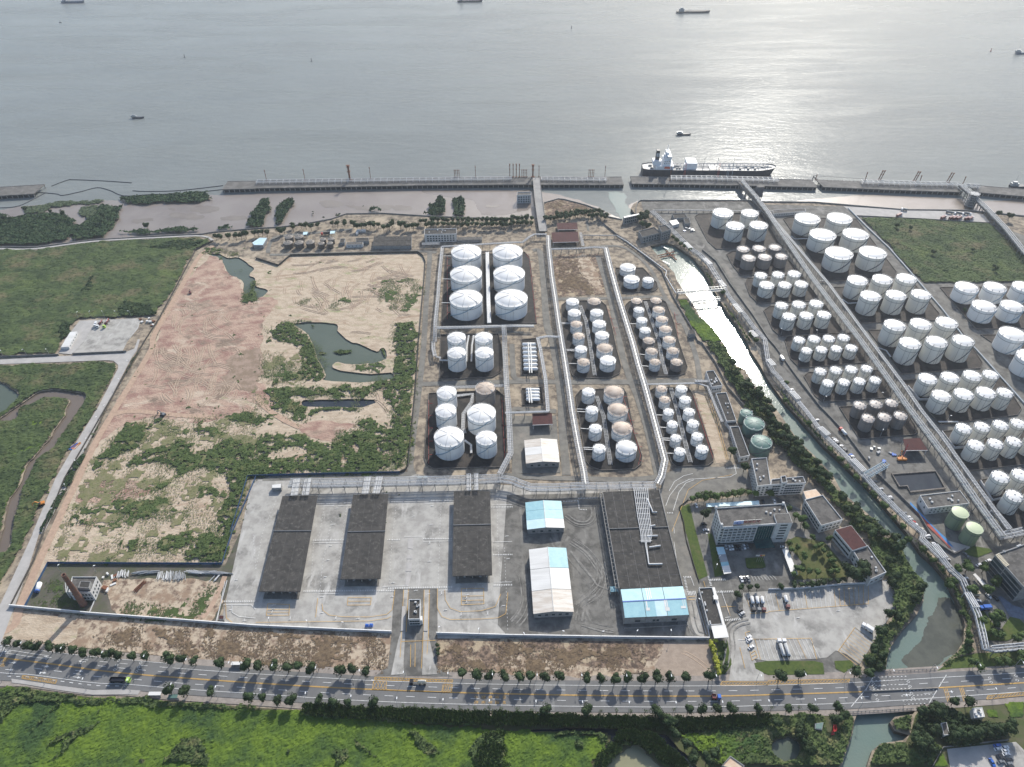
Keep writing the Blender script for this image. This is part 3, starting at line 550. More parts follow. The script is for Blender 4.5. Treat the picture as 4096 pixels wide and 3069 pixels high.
tgroup('A3', [('back row', 'B', '1940,2050,883 2075,2190,878 2216,2324,868'), ('front row', 'B', '1983,2103,962,1040 2122,2242,955 2271,2379,946,1030')], 'the northern grey-brown bund', 'six brownish tanks, north', **ke)
ke['stair'] = 'b'
tgroup('A4', [('back row', 'C', '-116,-5,1110 35,143,1103 170,285,1098'), ('front row', 'C', '-75,57,1200,1285 88,205,1195,1278 230,348,1187,1272')], 'the six-tank bund south of the grey-brown tanks', 'six cream tanks, upper', **ke)
tgroup('A4', [('back row', 'C', '62,177,1372,1470 208,328,1365 357,480,1358'), ('front row', 'C', '122,243,1470,1562 272,395,1462,1555 422,547,1455,1548')], 'the second six-tank bund along the creek road', 'six cream tanks, lower', **ke)
tgroup('A8', [('back row', 'C', '218,323,12 345,455,5 472,580,0 600,708,-8'), ('front row', 'C', '285,385,103,180 410,515,95,172 540,643,88,165 667,775,82,157')], 'the upper eight-tank bund', 'eight small cream tanks, upper', **ke)
tgroup('A8', [('back row', 'C', '400,507,285,370 533,642,276 665,775,268 800,905,260'), ('front row', 'C', '467,573,387,470 605,710,378,462 737,845,370,453 873,978,360,443')], 'the lower eight-tank bund', 'eight small cream tanks, lower', **ke)
ke['stair'] = None
tgroup('A8', [('back row', 'B', '735,848,583,672 872,988,573 1008,1122,562'), ('front row', 'B', '805,922,697,785 945,1065,687,773 1083,1202,675,760')], 'the southern grey-brown bund', 'six brownish tanks, south', **ke)
ke['stair'] = 'b'
tgroup('A4', [('back row', 'C', '232,452,640,743 510,728,637,735'), ('middle row', 'C', '360,588,783,902 645,872,777,893'), ('front row', 'C', '495,735,948,1072 787,1025,940,1062')], 'the six large tanks beside the green field', 'six large cream tanks', **ke)
tgroup('A4', [('back row', 'C', '685,862,1168,1300 900,1077,1160 1108,1285,1152'), ('front row', 'C', '797,977,1305,1440 1017,1195,1297,1430 1235,1410,1290,1420')], 'the bund south of the six large tanks', 'six mid-size cream tanks, upper', **ke)
tgroup('A8', [('back row', 'C', '1000,1190,-94 1225,1415,-105 1447,1640,-117'), ('front row', 'C', '1133,1322,62,212 1362,1552,50,195 1592,1782,38,180')], 'bund north of long eight-tank row', 'six mid-size cream tanks, lower', **ke)
tgroup('A8', [('back row', 'C', '1297,1462,365,485 1490,1655,352 1682,1847,337 1850,1993,322'), ('front row', 'C', '1412,1585,515,640 1603,1778,500,620 1795,1970,487,605 1972,2120,480,577')], 'the long bund near the right edge', 'eight cream tanks near the right edge', **ke)
tgroup('A8', [('back row', 'C', '1617,1762,790,900 1778,1920,775 1938,2080,760 2090,2230,745'), ('front row', 'C', '1720,1872,938,1047 1892,2035,922,1030 2053,2195,903,1010 2212,2352,888')], 'the bund with the white corner wall', 'cream tanks behind the white corner wall', **ke)
tgroup('A8', [('back row', 'C', '1925,2087,1217,1335 2100,2260,1198'), ('front row', 'C', '2045,2205,1382,1500 2225,2380,1362')], 'the lowest bund at the right edge', 'cream tanks in the lowest bund', **ke)
tgroup('A4', [('back row', 'W', '1613,1820,1235,1335 1860,2060,1232 2107,2310,1228'), ('front row', 'W', '1760,1975,1400,1505 2005,2215,1397,1500')], 'the bund below the green field at the right', 'white tanks below the green field', **ke)
tgroup('A8', [('diagonal pair', 'W', '1992,2235,-7,112 2143,2390,195,320')], 'big tanks cut by the right edge', 'two big white tanks at the right edge', **ke)
tgroup('Z8', [('pair', 'PG', '805,1145,1035,1280 1085,1425,1340,1583')], 'tall tanks beside the small white building', 'two pale green tanks', ribs=0, dome=.06, lines=2, noz=0, stair=None)
ko = dict(ribs=10, dome=.16, lines=0, noz=0, stair=None)
tgroup('ZY', [('back row', 'OLD', '130,385,262 432,690,258'), ('front row', 'OLD', '105,370,440,580 437,693,432,580 757,1015,420,560')], 'the weathered tank yard by the shore trees', 'five weathered squat tanks', **ko)
tgroup('ZY', [('back row', 'OLD', '1175,1350,318 1415,1600,308'), ('front row', 'OLD', '1120,1310,440,575 1385,1560,430,570')], 'the small weathered tanks in the shore yard', 'four small weathered tanks', **ko)
# horizontal pressure vessels
def vessel(a, b, r, label, group):
    a = G(a, 3.2); b = G(b, 3.2); c = (a+b)/2; c.z = 0
    t = empty('pressure_vessel', c, label, 'pressure vessel', group); d = (b-a).normalized(); mb = MB()
    mb.tube([a-d*r*.55, a-d*r*.4, a, b, b+d*r*.4, b+d*r*.55], [.05, r*.6, r, r, r*.6, .05], 14); mb.build('drum', MATS['tank_white'], t, True)
    for k in (.2, .8): q = a+(b-a)*k; m2 = MB(); m2.box((q.x, q.y, 1.2), (.8, 2*r*.8, 2.4)); m2.build('saddle', MATS['concrete_grey'], t)
for i in range(7):
    y = 22+i*35; vessel(px('A7 %f,%f' % (95+i*2, y))[0], px('A7 %f,%f' % (203+i*2, y))[0], 1.75, 'white horizontal pressure vessel, %s from the north in the long vessel bund' % ordn(i+1), 'seven horizontal vessels')
for i in range(4):
    y = 412+i*28; vessel(px('A7 %f,%f' % (125+i, y))[0], px('A7 %f,%f' % (232+i, y))[0], 1.5, 'white horizontal pressure vessel, %s from the north in the short vessel bund' % ordn(i+1), 'four horizontal vessels')
for reg_, x0_, x1_, y0_, y1_, nm_ in (('A7', 80, 222, 8, 262, 'long'), ('A7', 112, 250, 400, 520, 'short')):
    t = None; mb = MB()
    for xx in (140, 160):
        a = G(px('A7 %f,%f' % (xx, y0_-5))[0], 5.6); b = G(px('A7 %f,%f' % (xx+12, y1_+5))[0], 5.6); mb.beam(a, b, .9, .15)
        for p, d in resample([a, b], 9): mb.beam(p, (p.x, p.y, 0), .15)
    thing('catwalk', 'steel catwalk over the white pressure vessels of the %s bund' % nm_, 'catwalk', mb, MATS['galv'])
# ================================================================ BUNDS
mat('bund_wall', (.22, .20, .18), (.15, .135, .12), .5, .9, detail=6); mat('white_wall', (.62, .62, .63), (.52, .52, .53), .4, .8, detail=6)
def bund(s, m, label, h=1.2, layer=4, sm=0, wallm='bund_wall', th=.35):
    p = W(s)
    if sm: p = smooth_loop(p, sm)
    a = sum(p[i].x*p[(i+1) % len(p)].y-p[(i+1) % len(p)].x*p[i].y for i in range(len(p)))
    if a < 0: p = p[::-1]
    flat('bund_floor', p, lz(layer), m)
    q = p+[p[0]]; mb = MB(); n = len(p); inn = []
    for i in range(n):
        t = (p[(i+1) % n]-p[i-1]).normalized(); inn.append(p[i]+Vector((-t.y, t.x, 0))*th)
    mb.add([(v.x, v.y, z) for z in (0, h) for v in p]+[(v.x, v.y, z) for z in (0, h) for v in inn],
           [f for i in range(n) for j in [(i+1) % n] for f in ((i, j, n+j, n+i), (n+i, n+j, 3*n+j, 3*n+i), (2*n+j, 2*n+i, 3*n+i, 3*n+j))])
    thing('bund_wall', label, 'bund wall', mb, MATS[wallm], 'containment walls round the tanks')
B1_, B2_ = M['bund'], M['bund2']
for s_, m_, l_, sm_ in [
 ('A2 1635,905 2160,898 A3 20,888 110,885 150,930 165,1000 215,1500 A2 1595,1528', B1_, 'six biggest ribbed white tanks', 0),
 ('A2 1595,1600 2090,1590 A6 2118,30 2138,200 2110,270 2040,310 1580,330', B1_, 'four medium white tanks', 0),
 ('A6 1490,450 1560,445 2080,420 2140,470 2165,900 2158,1050 2110,1085 1530,1100 1475,1070 1450,1000', B1_, 'mixed tanks and red fire pipes', 0),
 ('A3 425,1345 470,1312 760,1302 815,1350 870,1560 A7 900,50 945,220 930,275 860,312 570,322 520,295 490,210 440,0', B1_, 'twelve-tank west block', 0),
 ('A3 975,1345 1010,1312 1270,1292 1330,1320 1400,1500 A7 1440,0 1515,225 1495,275 1430,298 1190,305 1145,280 1080,0', B1_, 'fourteen small tanks', 0),
 ('A3 890,1025 1130,1022 1250,1150 1258,1195 1220,1225 950,1240', B1_, 'three white tanks near the creek', 0),
 ('A7 545,470 590,420 960,402 990,450 1060,800 1125,990 1118,1055 1060,1103 770,1115 680,1085 640,1040', B1_, 'four rusty-roofed wide tanks', 0),
 ('A7 1190,425 1240,395 1520,400 1560,450 1740,980 1738,1035 1690,1073 1420,1083 1370,1040', B1_, 'twelve-tank east block', 0),
 ('A7 80,-15 215,-25 228,285 78,290', B1_, 'seven pressure vessels', 0), ('A7 82,408 255,395 272,540 92,552', B1_, 'four pressure vessels', 0),
 ('A3 1575,580 1610,555 2150,545 2300,800 2335,835 2300,857 1760,860 1690,800', B2_, 'four tanks by the sea wall', 0),
 ('A3 1850,905 1900,878 2310,870 2470,1045 2440,1082 1970,1085 1900,1000', B2_, 'northern grey-brown tanks', 0),
 ('A4 -200,1150 -180,1110 300,1105 425,1270 390,1308 -90,1330 -160,1260', B2_, 'upper six cream tanks', 0),
 ('A4 -40,1390 10,1355 490,1340 640,1560 610,1588 110,1618 40,1560', B2_, 'lower six cream tanks', 0),
 ('A8 140,-10 170,-50 740,-75 870,140 850,180 270,232 190,150', B2_, 'upper eight cream tanks', 0),
 ('A8 305,300 345,265 960,250 1065,430 1040,485 470,525 400,470', B2_, 'lower eight cream tanks', 0),
 ('A8 610,565 1150,535 1295,780 1270,805 785,845', B2_, 'southern grey-brown tanks', 0),
 ('A4 130,600 180,585 760,600 1110,1060 1085,1105 530,1140 430,1040', B2_, 'six large cream tanks', 0),
 ('A4 560,1190 1260,1160 1480,1420 1445,1475 800,1500', B2_, 'six upper mid-size tanks', 0),
 ('A4 860,1560 1650,1540 A8 1850,185 1830,232 1150,283', B2_, 'six lower mid-size tanks', 0),
 ('A8 1150,335 2000,290 2185,580 2150,635 1480,720', B2_, 'eight tanks of the long row', 0),
 ('A8 1500,775 2230,700 2420,1040 1710,1120', B2_, 'tanks behind the white corner wall', 0),
 ('A8 1800,1200 2350,1100 2420,1560 2090,1620', B2_, 'lowest bund at the right edge', 0),
 ('A4 1480,1190 2400,1180 2500,1540 1790,1550', B2_, 'white tanks below the green field', 0),
 ('A4 1830,1600 2400,1600 A8 2450,380 2360,300', B2_, 'two big tanks at the right edge', 0)]:
    bund(s_, m_, 'low concrete containment wall round the %s' % l_)
# ================================================================ PIPE RACKS
mat('pipe_white', (.62, .62, .62), (.50, .51, .51), .6, .5, detail=6); mat('pipe_green', (.42, .47, .40), (.36, .41, .35), .6, .5); mat('concrete_beam', (.30, .29, .27), (.22, .21, .2), .6, .85, detail=6)
mat('rust', (.23, .10, .055), (.14, .065, .045), .8, .85, detail=7); mat('red_paint', (.42, .05, .04), (.32, .05, .04), .6, .6)
def rack(s, width, h, n, label, group=None, every=9, pr=.2, walk=None, twin=False, pm='pipe_white', bm='concrete_beam', reg='O', mix=None, tall=0, name='pipe_rack', cat='pipe rack'):
    pts = W(s, h, reg); c = sum(pts, Vector())/len(pts); c.z = 0
    t = empty(name, c, label, cat, group); rn = random.Random(len(label))
    offs = [(-width/2+.4+(width-.8)*i/max(1, n-1)) for i in range(n)]
    for i, o in enumerate(offs):
        q = offset_line(pts, o+rn.uniform(-.1, .1)); r = pr*rn.choice((.5, .65, .8, 1.05)); mb = MB(); mb.tube([(p.x, p.y, h+r) for p in q], r, 6)
        mb.build('pipe', MATS[(mix[i % len(mix)] if mix else pm)], t, True)
    if tall:
        for o in (-width/2+.5, 0, width/2-.5):
            q = offset_line(pts, o); mb = MB(); mb.tube([(p.x, p.y, h+tall) for p in q], pr, 6); mb.build('pipe', MATS[pm], t, True)
    bents = resample([Vector((p.x, p.y, 0)) for p in pts], every, every*.3); bm_mesh = None
    mb = MB(); 
    for sx in (-1, 1): mb.box((0, sx*(width/2-.15), (h+tall)/2), (.38, .38, h+tall))
    mb.box((0, 0, h-.3), (.4, width+.5, .45)); 
    if tall: mb.box((0, 0, h+tall-.15), (.3, width+.4, .3))
    if twin: mb.box((0, 0, h*.55), (.3, width, .3))
    TR = mb.mesh('trestle', MATS[bm])
    for p, d in bents: put('trestle', TR, t, loc=(p.x-c.x, p.y-c.y, 0), rz=math.atan2(d.y, d.x))
    for o in (-width/2, width/2):
        q = offset_line(pts, o); mb = MB()
        for a, b in zip(q[:-1], q[1:]): mb.beam((a.x, a.y, h-.05), (b.x, b.y, h-.05), .28, .5)
        mb.build('edge_beam', MATS[bm], t)
    if walk is not None:
        q1 = offset_line(pts, walk-.45); q2 = offset_line(pts, walk+.45); mb = MB(); k = len(pts)
        mb.add([(p.x, p.y, h+.7) for p in q2+q1], [(i+1, i, k+i, k+i+1) for i in range(k-1)]); mb.build('walkway', MATS['galv'], t)
    if n > 4 and width > 3:
        mb = MB(); mb.box((0, 0, 0), (.3, width+.2, .12)); CBM = mb.mesh('cross_bar', MATS['grey_paint'])
        for p, d in resample([Vector((p.x, p.y, 0)) for p in pts], every/3): put('cross_bar', CBM, t, loc=(p.x-c.x, p.y-c.y, h+pr*2.2), rz=math.atan2(d.y, d.x))
    return t
GP = 'elevated pipe racks of the west site'; GE = 'elevated pipe racks of the east site'
rack('A2 1608,835 1585,1060 1570,1260 1548,1480 1542,1657 A6 1530,0 1530,60 1545,125', 3.6, 5.5, 6, 'white pipe rack along the west side of the six biggest tanks', GP, pr=.26)
rack('A6 1545,125 1590,135 1590,158 1655,160', 2, 3.5, 4, 'short white pipe branch feeding the western medium tank', GP, pr=.2)
rack('A2 1605,835 2209,798 A3 90,798 150,750 190,728 300,728', 3.2, 6, 5, 'white pipe rack behind the six biggest tanks, bending to the jetty', GP)
rack('A2 1435,812 1585,808', 5, 5, 6, 'white pipe rack stub in front of the shore office block', GP, pr=.15)
t_ = rack('A2 1995,890 2000,1100 2005,1300 2012,1500', 3.6, 5, 4, 'broad white pipe corridor between the six biggest tanks', GP, pr=.95, every=12)
rack('A2 1565,1535 1900,1528 2209,1518 A3 190,1520', 4.4, 5, 6, 'white cross rack south of the six biggest tanks', GP, pr=.22, walk=.3)
rack('A2 2138,1515 2148,1657 A6 2145,0 2163,380 2182,600 2198,960 2105,1140', 4.6, 7, 7, 'white pipe rack dropping from the cross rack to the long yard rack', GP, pr=.24)
rack('A3 312,740 318,850 345,1100 375,1290 400,1470 430,1657 A7 455,150 490,380 520,600 570,880 620,1120 635,1230', 5.4, 7, 8, 'ladder-like pipe rack west of the twelve-tank bund', GP, pr=.2, walk=0, every=7)
rack('A3 810,850 850,1020 925,1290 1000,1530 1040,1657 A7 1090,190 1145,370 1230,680 1320,1020 1290,1160 1255,1225', 5.6, 7, 8, 'pipe rack west of the fourteen-tank bund, running down to the yard', GP, pr=.22, walk=0, every=7)
rack('A3 340,856 590,850 700,840 825,845', 3.6, 6.5, 5, 'pipe bridge from the maroon pump shed to the middle rack', GP, pr=.2)
rack('A3 592,715 600,760 615,830', 3.4, 6.5, 5, 'short pipe rack at the east end of the maroon shed', GP)
rack('A3 612,737 905,738', 1.4, 3.5, 2, 'thin pipe run from the maroon shed to the creek wall', GP, pr=.15)
rack('A6 290,1222 600,1225 1130,1212 1700,1200 2110,1185', 8.5, 7, 12, 'long white pipe rack across the north edge of the loading yard', GP, pr=.24, walk=-3, tall=1.6, every=10)
rack('A6 2110,1185 2209,1200 A7 60,1225 165,1262 380,1262 600,1250', 7, 7, 9, 'angled white pipe rack north of the blue-roofed store', GP, pr=.24, tall=1.6, every=9)
rack('A7 600,1250 900,1248 1240,1240', 7, 7, 9, 'white pipe rack in front of the big dark-roofed warehouse', GP, pr=.22, tall=1.6, every=9)
for a_, b_, l_ in (('355,1180', '330,1325', 'west canopy, left bundle'), ('450,1178', '425,1322', 'west canopy, right bundle'), ('965,1165', '940,1310', 'second canopy, left bundle'), ('1065,1163', '1035,1308', 'second canopy, right bundle'),
                   ('1835,1140', '1835,1282', 'third canopy, left bundle'), ('1900,1138', '1902,1280', 'third canopy, right bundle')):
    rack('A6 %s %s' % (a_, b_), 5.6 if 'third' not in l_ else 3.5, 9, 11 if 'third' not in l_ else 7, 'close-set white pipes crossing the long rack to the %s' % l_, 'pipe bundles feeding the canopies', pr=.2, every=14)
rack('A7 222,-35 245,60 290,320 312,600', 3.2, 7, 6, 'pipe rack beside the horizontal vessels', GP, pr=.28)
rack('A7 315,600 150,605 -60,612', 2.6, 7, 4, 'pipe branch running west from the maroon vessel shed', GP, pr=.25)
rack('A3 220,1625 300,1610 430,1615', 3, 7, 5, 'short pipe bridge from the vessel rack to the middle rack', GP, pr=.22)
rack('A7 1165,365 1600,355 1690,385 1760,560 1815,690', 2.4, 5, 4, 'narrow pipe run round the east twelve-tank bund', GP, pr=.18)
rack('A7 1580,338 1710,340', 3.2, 6, 5, 'short pipe stub at the boiler building', GP, pr=.2)
rack('A6 1700,392 1890,388 2140,378', 3.4, 4.5, 6, 'white pipes crossing behind the narrow tanks', GP, pr=.2)
rack('A6 1735,465 1870,450 1860,520 1790,620 1785,740 1800,790', 3.2, 1.6, 6, 'white ground pipes winding between the mixed tanks', GP, pr=.24)
rack('A6 1800,850 1855,890 1857,960', 1.8, 2, 4, 'bent white pipe group beside the largest mixed tank', GP, pr=.3)
for x_, l_ in ((1815, 'left'), (1857, 'right')): rack('A2 %d,1600 A6 %d,30 %d,170' % (x_+20, x_+5, x_), 1.7, 3, 4, 'vertical white pipe bank, %s of the pair between four medium tanks' % l_, GP, pr=.2)
for s_, l_ in (('A3 590,1345 640,1480 670,1657 A7 690,130 715,290', 'west twelve-tank bund'), ('A3 1150,1310 1200,1450 1270,1657 A7 1290,130 1330,280', 'fourteen-tank bund'),
               ('A7 730,470 790,640 820,850 850,1060', 'rusty-roofed tank bund'), ('A7 1370,400 1430,600 1490,850 1540,1040', 'east twelve-tank bund')):
    rack(s_, 3.2, 1., 5, 'low central manifold pipes of the %s' % l_, 'manifold pipes between tank columns', pr=.13, every=4, twin=True, bm='grey_paint', mix=['pipe_white', 'grey_paint', 'galv', 'dark_steel', 'pipe_white'])
# short feeder pipes from rack to tanks
k_ = 0
for s_ in ['A3 415,1490 500,1492', 'A3 430,1500 510,1500', 'A7 470,65 545,65', 'A7 475,75 545,78', 'A7 490,185 570,188', 'A7 560,578 640,582', 'A7 560,600 640,604', 'A7 590,745 668,752', 'A7 615,910 695,912', 'A7 620,925 700,930', 'A3 985,1500 1075,1500', 'A7 1100,105 1160,112', 'A7 1120,205 1190,212',
           'A7 1240,630 1310,632', 'A7 1270,735 1340,740', 'A7 1300,830 1370,832', 'A7 1300,845 1370,850', 'A7 1330,960 1400,962', 'A2 1610,915 1690,915', 'A2 1610,1112 1680,1115', 'A2 1600,1318 1675,1320']:
    k_ += 1; a, b = W(s_, 3); mb = MB(); mb.beam(a, b, .6, .3); mb.beam(b, (b.x, b.y, 0), .2); mb.beam(a, (a.x, a.y, 0), .2)
    thing('feeder_pipe', 'short white feeder pipe between rack and tank, %s from the north-west' % ordn(k_), 'pipe', mb, MATS['pipe_white'], 'feeder pipes between rack and tanks')
# ribbed pipe trench along the creek wall and pipe bridges
rack('A3 915,740 1000,790 1345,1045 1338,1090 1430,1240', 4.4, 2.2, 1, 'ribbed grey pipe support along the creek wall', None, every=5.5, pr=.5)
def truss(s, w_, h, z, label, m='galv', n=14):
    a, b = W(s, z); c = (a+b)/2; c.z = 0; t = empty('pipe_bridge', c, label, 'bridge'); d = (b-a).normalized(); sd_ = Vector((-d.y, d.x, 0))*w_/2; L = (b-a).length
    for k in (-1, 1):
        mb = MB(); mb.beam(a+sd_*k, b+sd_*k, .35); u = Vector((0, 0, h)); mb.beam(a+sd_*k+u, b+sd_*k+u, .35)
        for i in range(n):
            p = a+d*L*i/n+sd_*k; q = a+d*L*(i+1)/n+sd_*k; mb.beam(p, p+u, .2); mb.beam(*((p, q+u) if i % 2 else (p+u, q)), .2)
        mb.build('side_truss', MATS[m], t)
    mb = MB()
    for i in range(n+1):
        p = a+d*L*i/n; mb.beam(p-sd_, p+sd_, .2); mb.beam(p-sd_+Vector((0, 0, h)), p+sd_+Vector((0, 0, h)), .2)
    mb.build('cross_bracing', MATS[m], t)
    for o in (-.5, 0, .5): mb = MB(); mb.tube([a+sd_*o+Vector((0, 0, .4)), b+sd_*o+Vector((0, 0, .4))], .25, 6); mb.build('pipe', MATS['pipe_white'], t, True)
    for p in (a, b): mb = MB(); mb.box((p.x, p.y, (z-3)/2), (1.2, w_, z+3)); mb.build('pier', MATS['concrete_beam'], t)
truss('A3 1430,1235 1830,1205', 4.5, 3, 5, 'northern steel lattice pipe bridge over the creek glare')
truss('A3 1540,1310 1790,1290', 4, 2.2, 2.5, 'lower lattice walkway bridge just south of the pipe bridge')
truss('A8 840,1165 1015,1065', 4.5, 3, 5, 'pale blue lattice bridge over the eastern creek-side lane', 'blue_steel', 8)
# red fire mains
for i, s_ in enumerate(['A3 115,890 150,940 210,1500', 'A2 1650,920 1650,1460', 'A6 1490,500 1490,1050', 'A6 2120,480 2150,1060', 'A7 950,440 1110,980 1090,1060', 'A7 1560,460 1740,1020', 'A3 820,1360 900,1600', 'A3 1400,1400 1440,1657']):
    p = W(s_, .6); mb = MB(); mb.tube(p, .14, 5)
    for q, d in resample(p, 16, 5): mb.beam(q, q+Vector((d.y, -d.x, 0))*-3.5, .22); mb.beam(q, q+Vector((0, 0, 1.2)), .3)
    thing('fire_main', 'red fire main with hydrants, %s tanks' % ['beside the right of the six biggest', 'beside the left of the six biggest', 'left edge of the mixed', 'right edge of the mixed', 'right edge of the rusty-roofed', 'right edge of the eastern twelve', 'right edge of the western twelve', 'right edge of the fourteen'][i], 'pipe', mb, MATS['red_paint'], 'red fire mains')
# east site racks
rack('A3 1205,530 1240,560 1400,715 1560,868 1620,905 1700,990 1790,1130 1835,1215', 6, 5.5, 7, 'pipe rack on the east creek bank from the pump house to the lattice bridge', GE, pr=.22, tall=1)
rack('A3 1835,1215 1900,1310 1960,1365 2080,1530 2180,1640 A8 0,180 40,255 110,330', 4.4, 5, 6, 'pipe rack on the east creek bank, second stretch', GE, pr=.22, tall=1.2)
rack('A8 110,330 200,440 340,610 480,800 640,950 830,1160', 4.2, 5, 6, 'pipe rack on the east creek bank beside the parked cars', GE, pr=.25)
rack('A8 830,1160 930,1270 1080,1420 1220,1560 1340,1657 B4 1090,40 1230,175 1290,250', 4.6, 5, 7, 'pipe rack on the east creek bank by the pale green tanks', GE, pr=.3, tall=1.2)
rack('B4 1290,250 1380,330 1430,450 1490,580 1520,700 1545,820 1600,820 1819,800 1900,795', 4.6, 5, 6, 'pipe rack curving past the blue bus to the lower right edge', GE, pr=.3, tall=1.2)
for i, s_ in enumerate(['A3 1500,800 1545,850', 'A3 1660,935 1715,985', 'A3 1790,1125 1835,1175', 'A3 1920,1330 1975,1400', 'A3 2060,1560 2110,1610', 'A8 5,150 50,200', 'A8 205,425 265,490', 'A8 450,735 520,800', 'A8 730,1010 830,1110', 'B4 1420,420 1480,520', 'Z4 620,350 800,580']):
    a, b = W(s_, 6.6); mb = MB(); d = (b-a).normalized(); n_ = Vector((-d.y, d.x, 0))
    for o in (-1.5, -.5, .5, 1.5): mb.beam(a+n_*o*1.4, b+n_*o*1.4, .55)
    mb.beam(a-n_*2.6, a+n_*2.6, .3); mb.beam(b-n_*2.6, b+n_*2.6, .3)
    for q in (a-n_*2.5, a+n_*2.5, b-n_*2.5, b+n_*2.5): mb.beam(q, (q.x, q.y, 0), .3)
    thing('expansion_loop', 'raised pipe expansion loop over the creek-bank rack, %s from the north' % ordn(i+1), 'pipe loop', mb, MATS['pipe_white'], 'expansion loops')
rack('A3 1985,270 2100,400 2209,545 A4 60,640 370,1095 560,1345 790,1640 A8 975,240 1190,545 1435,870 1600,1090 1800,1380 1960,1600 2020,1680', 5.2, 8, 8, 'wide green-grey double pipe rack running the whole length of the east site', GE, pr=.28, tall=1.5, mix=['pipe_white', 'pipe_green', 'pipe_white', 'galv'], every=11)
rack('A4 0,525 60,610 530,1165 880,1640 A8 1165,360 1330,600 1490,800 1800,1235 2080,1620', 3.4, 8, 5, 'narrow white pipe rack east of the double rack', GE, pr=.3, every=10, mix=['pipe_white', 'galv'])
rack('A4 1665,305 1790,415 1900,520 2050,680 2209,880 2500,1200', 6, 8, 7, 'pipe rack on the right-hand approach jetty', GE, pr=.28, tall=1.5)
rack('A3 1215,520 1600,520 2209,530 A4 40,530', 1.8, 3, 3, 'low pipe run parallel to the sea wall', GE, pr=.2)
rack('Z8 1680,1390 1850,1370 2209,1290', 6, 6, 8, 'pipe rack turning right below the pale green tanks', GE, pr=.3, tall=1.5)
rack('Z8 1560,880 1640,920 1920,1260', 4.5, 6, 5, 'gridded white rack beside the lowest cream tank', GE, pr=.3, tall=1.5)
for i, s_ in enumerate(['A4 200,745 230,770 340,765', 'A4 640,1290 690,1325 770,1320', 'A8 950,50 1020,75 1060,130', 'A8 1470,690 1640,690', 'A4 450,1130 520,1135']):
    rack(s_, 1.6, 2, 3, 'small white branch pipes off the narrow rack, %s from the north' % ordn(i+1), GE, pr=.25)
# white corner walls of the southern bunds
def wall(s, h, th, label, m, name='wall', cat='wall', z0=0., reg='O', cap=None, group=None, sm=0):
    p = W(s, z0, reg)
    if sm: p = smooth_loop(p, sm, False)
    mb = MB(); a = offset_line(p, th/2); b = offset_line(p, -th/2); mb.prism(a+b[::-1], z0, z0+h)
    if cap:
        o = empty(name, (p[0].x, p[0].y, 0), label, cat, group); mb.build('wall_panel', m, o); mc = MB(); mc.prism(offset_line(p, th/2+.12)+offset_line(p, -th/2-.12)[::-1], z0+h, z0+h+.15, bot=True); mc.build('coping', cap, o); return o
    return thing(name, label, cat, mb, m, group)
WW = MATS['white_wall']
wall('Z8 1340,345 1570,720 1820,660', 3.2, .5, 'white L-shaped retaining wall by the lowest cream tanks', WW)
wall('A8 1490,790 1600,930 1740,915', 3.2, .5, 'white L-shaped retaining wall of the bund behind the rack', WW)
wall('A8 1200,395 1300,510 1410,505', 3., .5, 'white L-shaped retaining wall of the long eight-tank bund', WW)
# ================================================================ SEA WALLS, SITE WALLS, FENCES
SW_ = mat('seawall_stone', (.22, .215, .205), (.16, .155, .15), .4, .9, detail=6); BL = mat('blue_sheet', (.045, .10, .20), (.035, .08, .17), .8, .6); DKW = mat('dark_wall', (.10, .095, .085), (.07, .065, .06), .5, .9, detail=6)
wall('F -1500,1030 A1 0,840 300,845 800,780 1400,745 1740,730 1850,712 2209,680 A2 200,670 400,645 650,600 780,555 1100,550 1500,575 1850,590 2190,592', 1.3, .8, 'low grey sea wall curving along the western tidal flat', SW_, name='sea_wall')
wall('A3 262,560 275,460 400,425 450,430 640,480 750,520 830,580 950,605', 1.3, .8, 'curved sea wall round the brown plot east of the jetty', SW_, name='sea_wall')
wall('A3 1070,555 1070,500 1085,455 1110,440 2000,440 2190,452 A4 400,455 750,485 1170,520 1700,525 2209,575', 1.5, .9, 'straight sea wall in front of the east site', SW_, name='sea_wall')
strip('sea_path', 'A1 -200,850 0,855 300,856 800,792 1400,757 1740,745 1840,785', 3.2, 5, M['conclight'])
wall('B1 75,518 640,572 1540,640 1819,662 B2 965,705', 2.6, .35, 'long white roadside wall left of the gate', WW, cap=MATS['roof_white'], name='perimeter_wall')
wall('B2 1283,715 B3 -20,730 700,742 1400,750', 2.6, .35, 'long white roadside wall right of the gate', WW, cap=MATS['roof_white'], name='perimeter_wall')
wall('B1 178,527 345,212 900,215 1580,218 1650,0 A6 2,1170', 2.3, .12, 'blue sheet fence round the chimney compound', BL, name='site_fence', cat='fence')
wall('A5 1990,1657 2140,1165 A6 400,1150 1240,1132', 2.4, .12, 'blue sheet fence between scrub and loading yard', BL, name='site_fence', cat='fence')
wall('A6 1240,1132 1290,1110 1315,1070 1320,1000 1345,750 1375,450 1405,0 A2 1420,1480 1450,1150 1462,970 1440,920 1400,888 900,898 300,915 195,1003 0,940', 2.4, .3, 'dark concrete wall round the north and east of the sand field', DKW, name='site_wall')
wall('A3 735,600 900,735 1080,860 1290,1050 1380,1260 1540,1530 1600,1657 A7 1640,20 1750,180 1860,400 2000,560', 2.2, .35, 'grey wall along the west bank of the creek', SW_, name='creek_wall')
wall('A3 1640,870 1760,970 1870,1150 2080,1440 2209,1640 A8 60,50 230,290 440,560 660,790 880,1080', 2., .4, 'long wall between east tank farm and creek-side lane', SW_, name='creek_wall')
wall('A8 930,1140 1100,1300 1300,1500 B4 1180,60 1320,150 1400,110', 2., .4, 'wall beside the red and blue painted strip', SW_, name='site_wall')
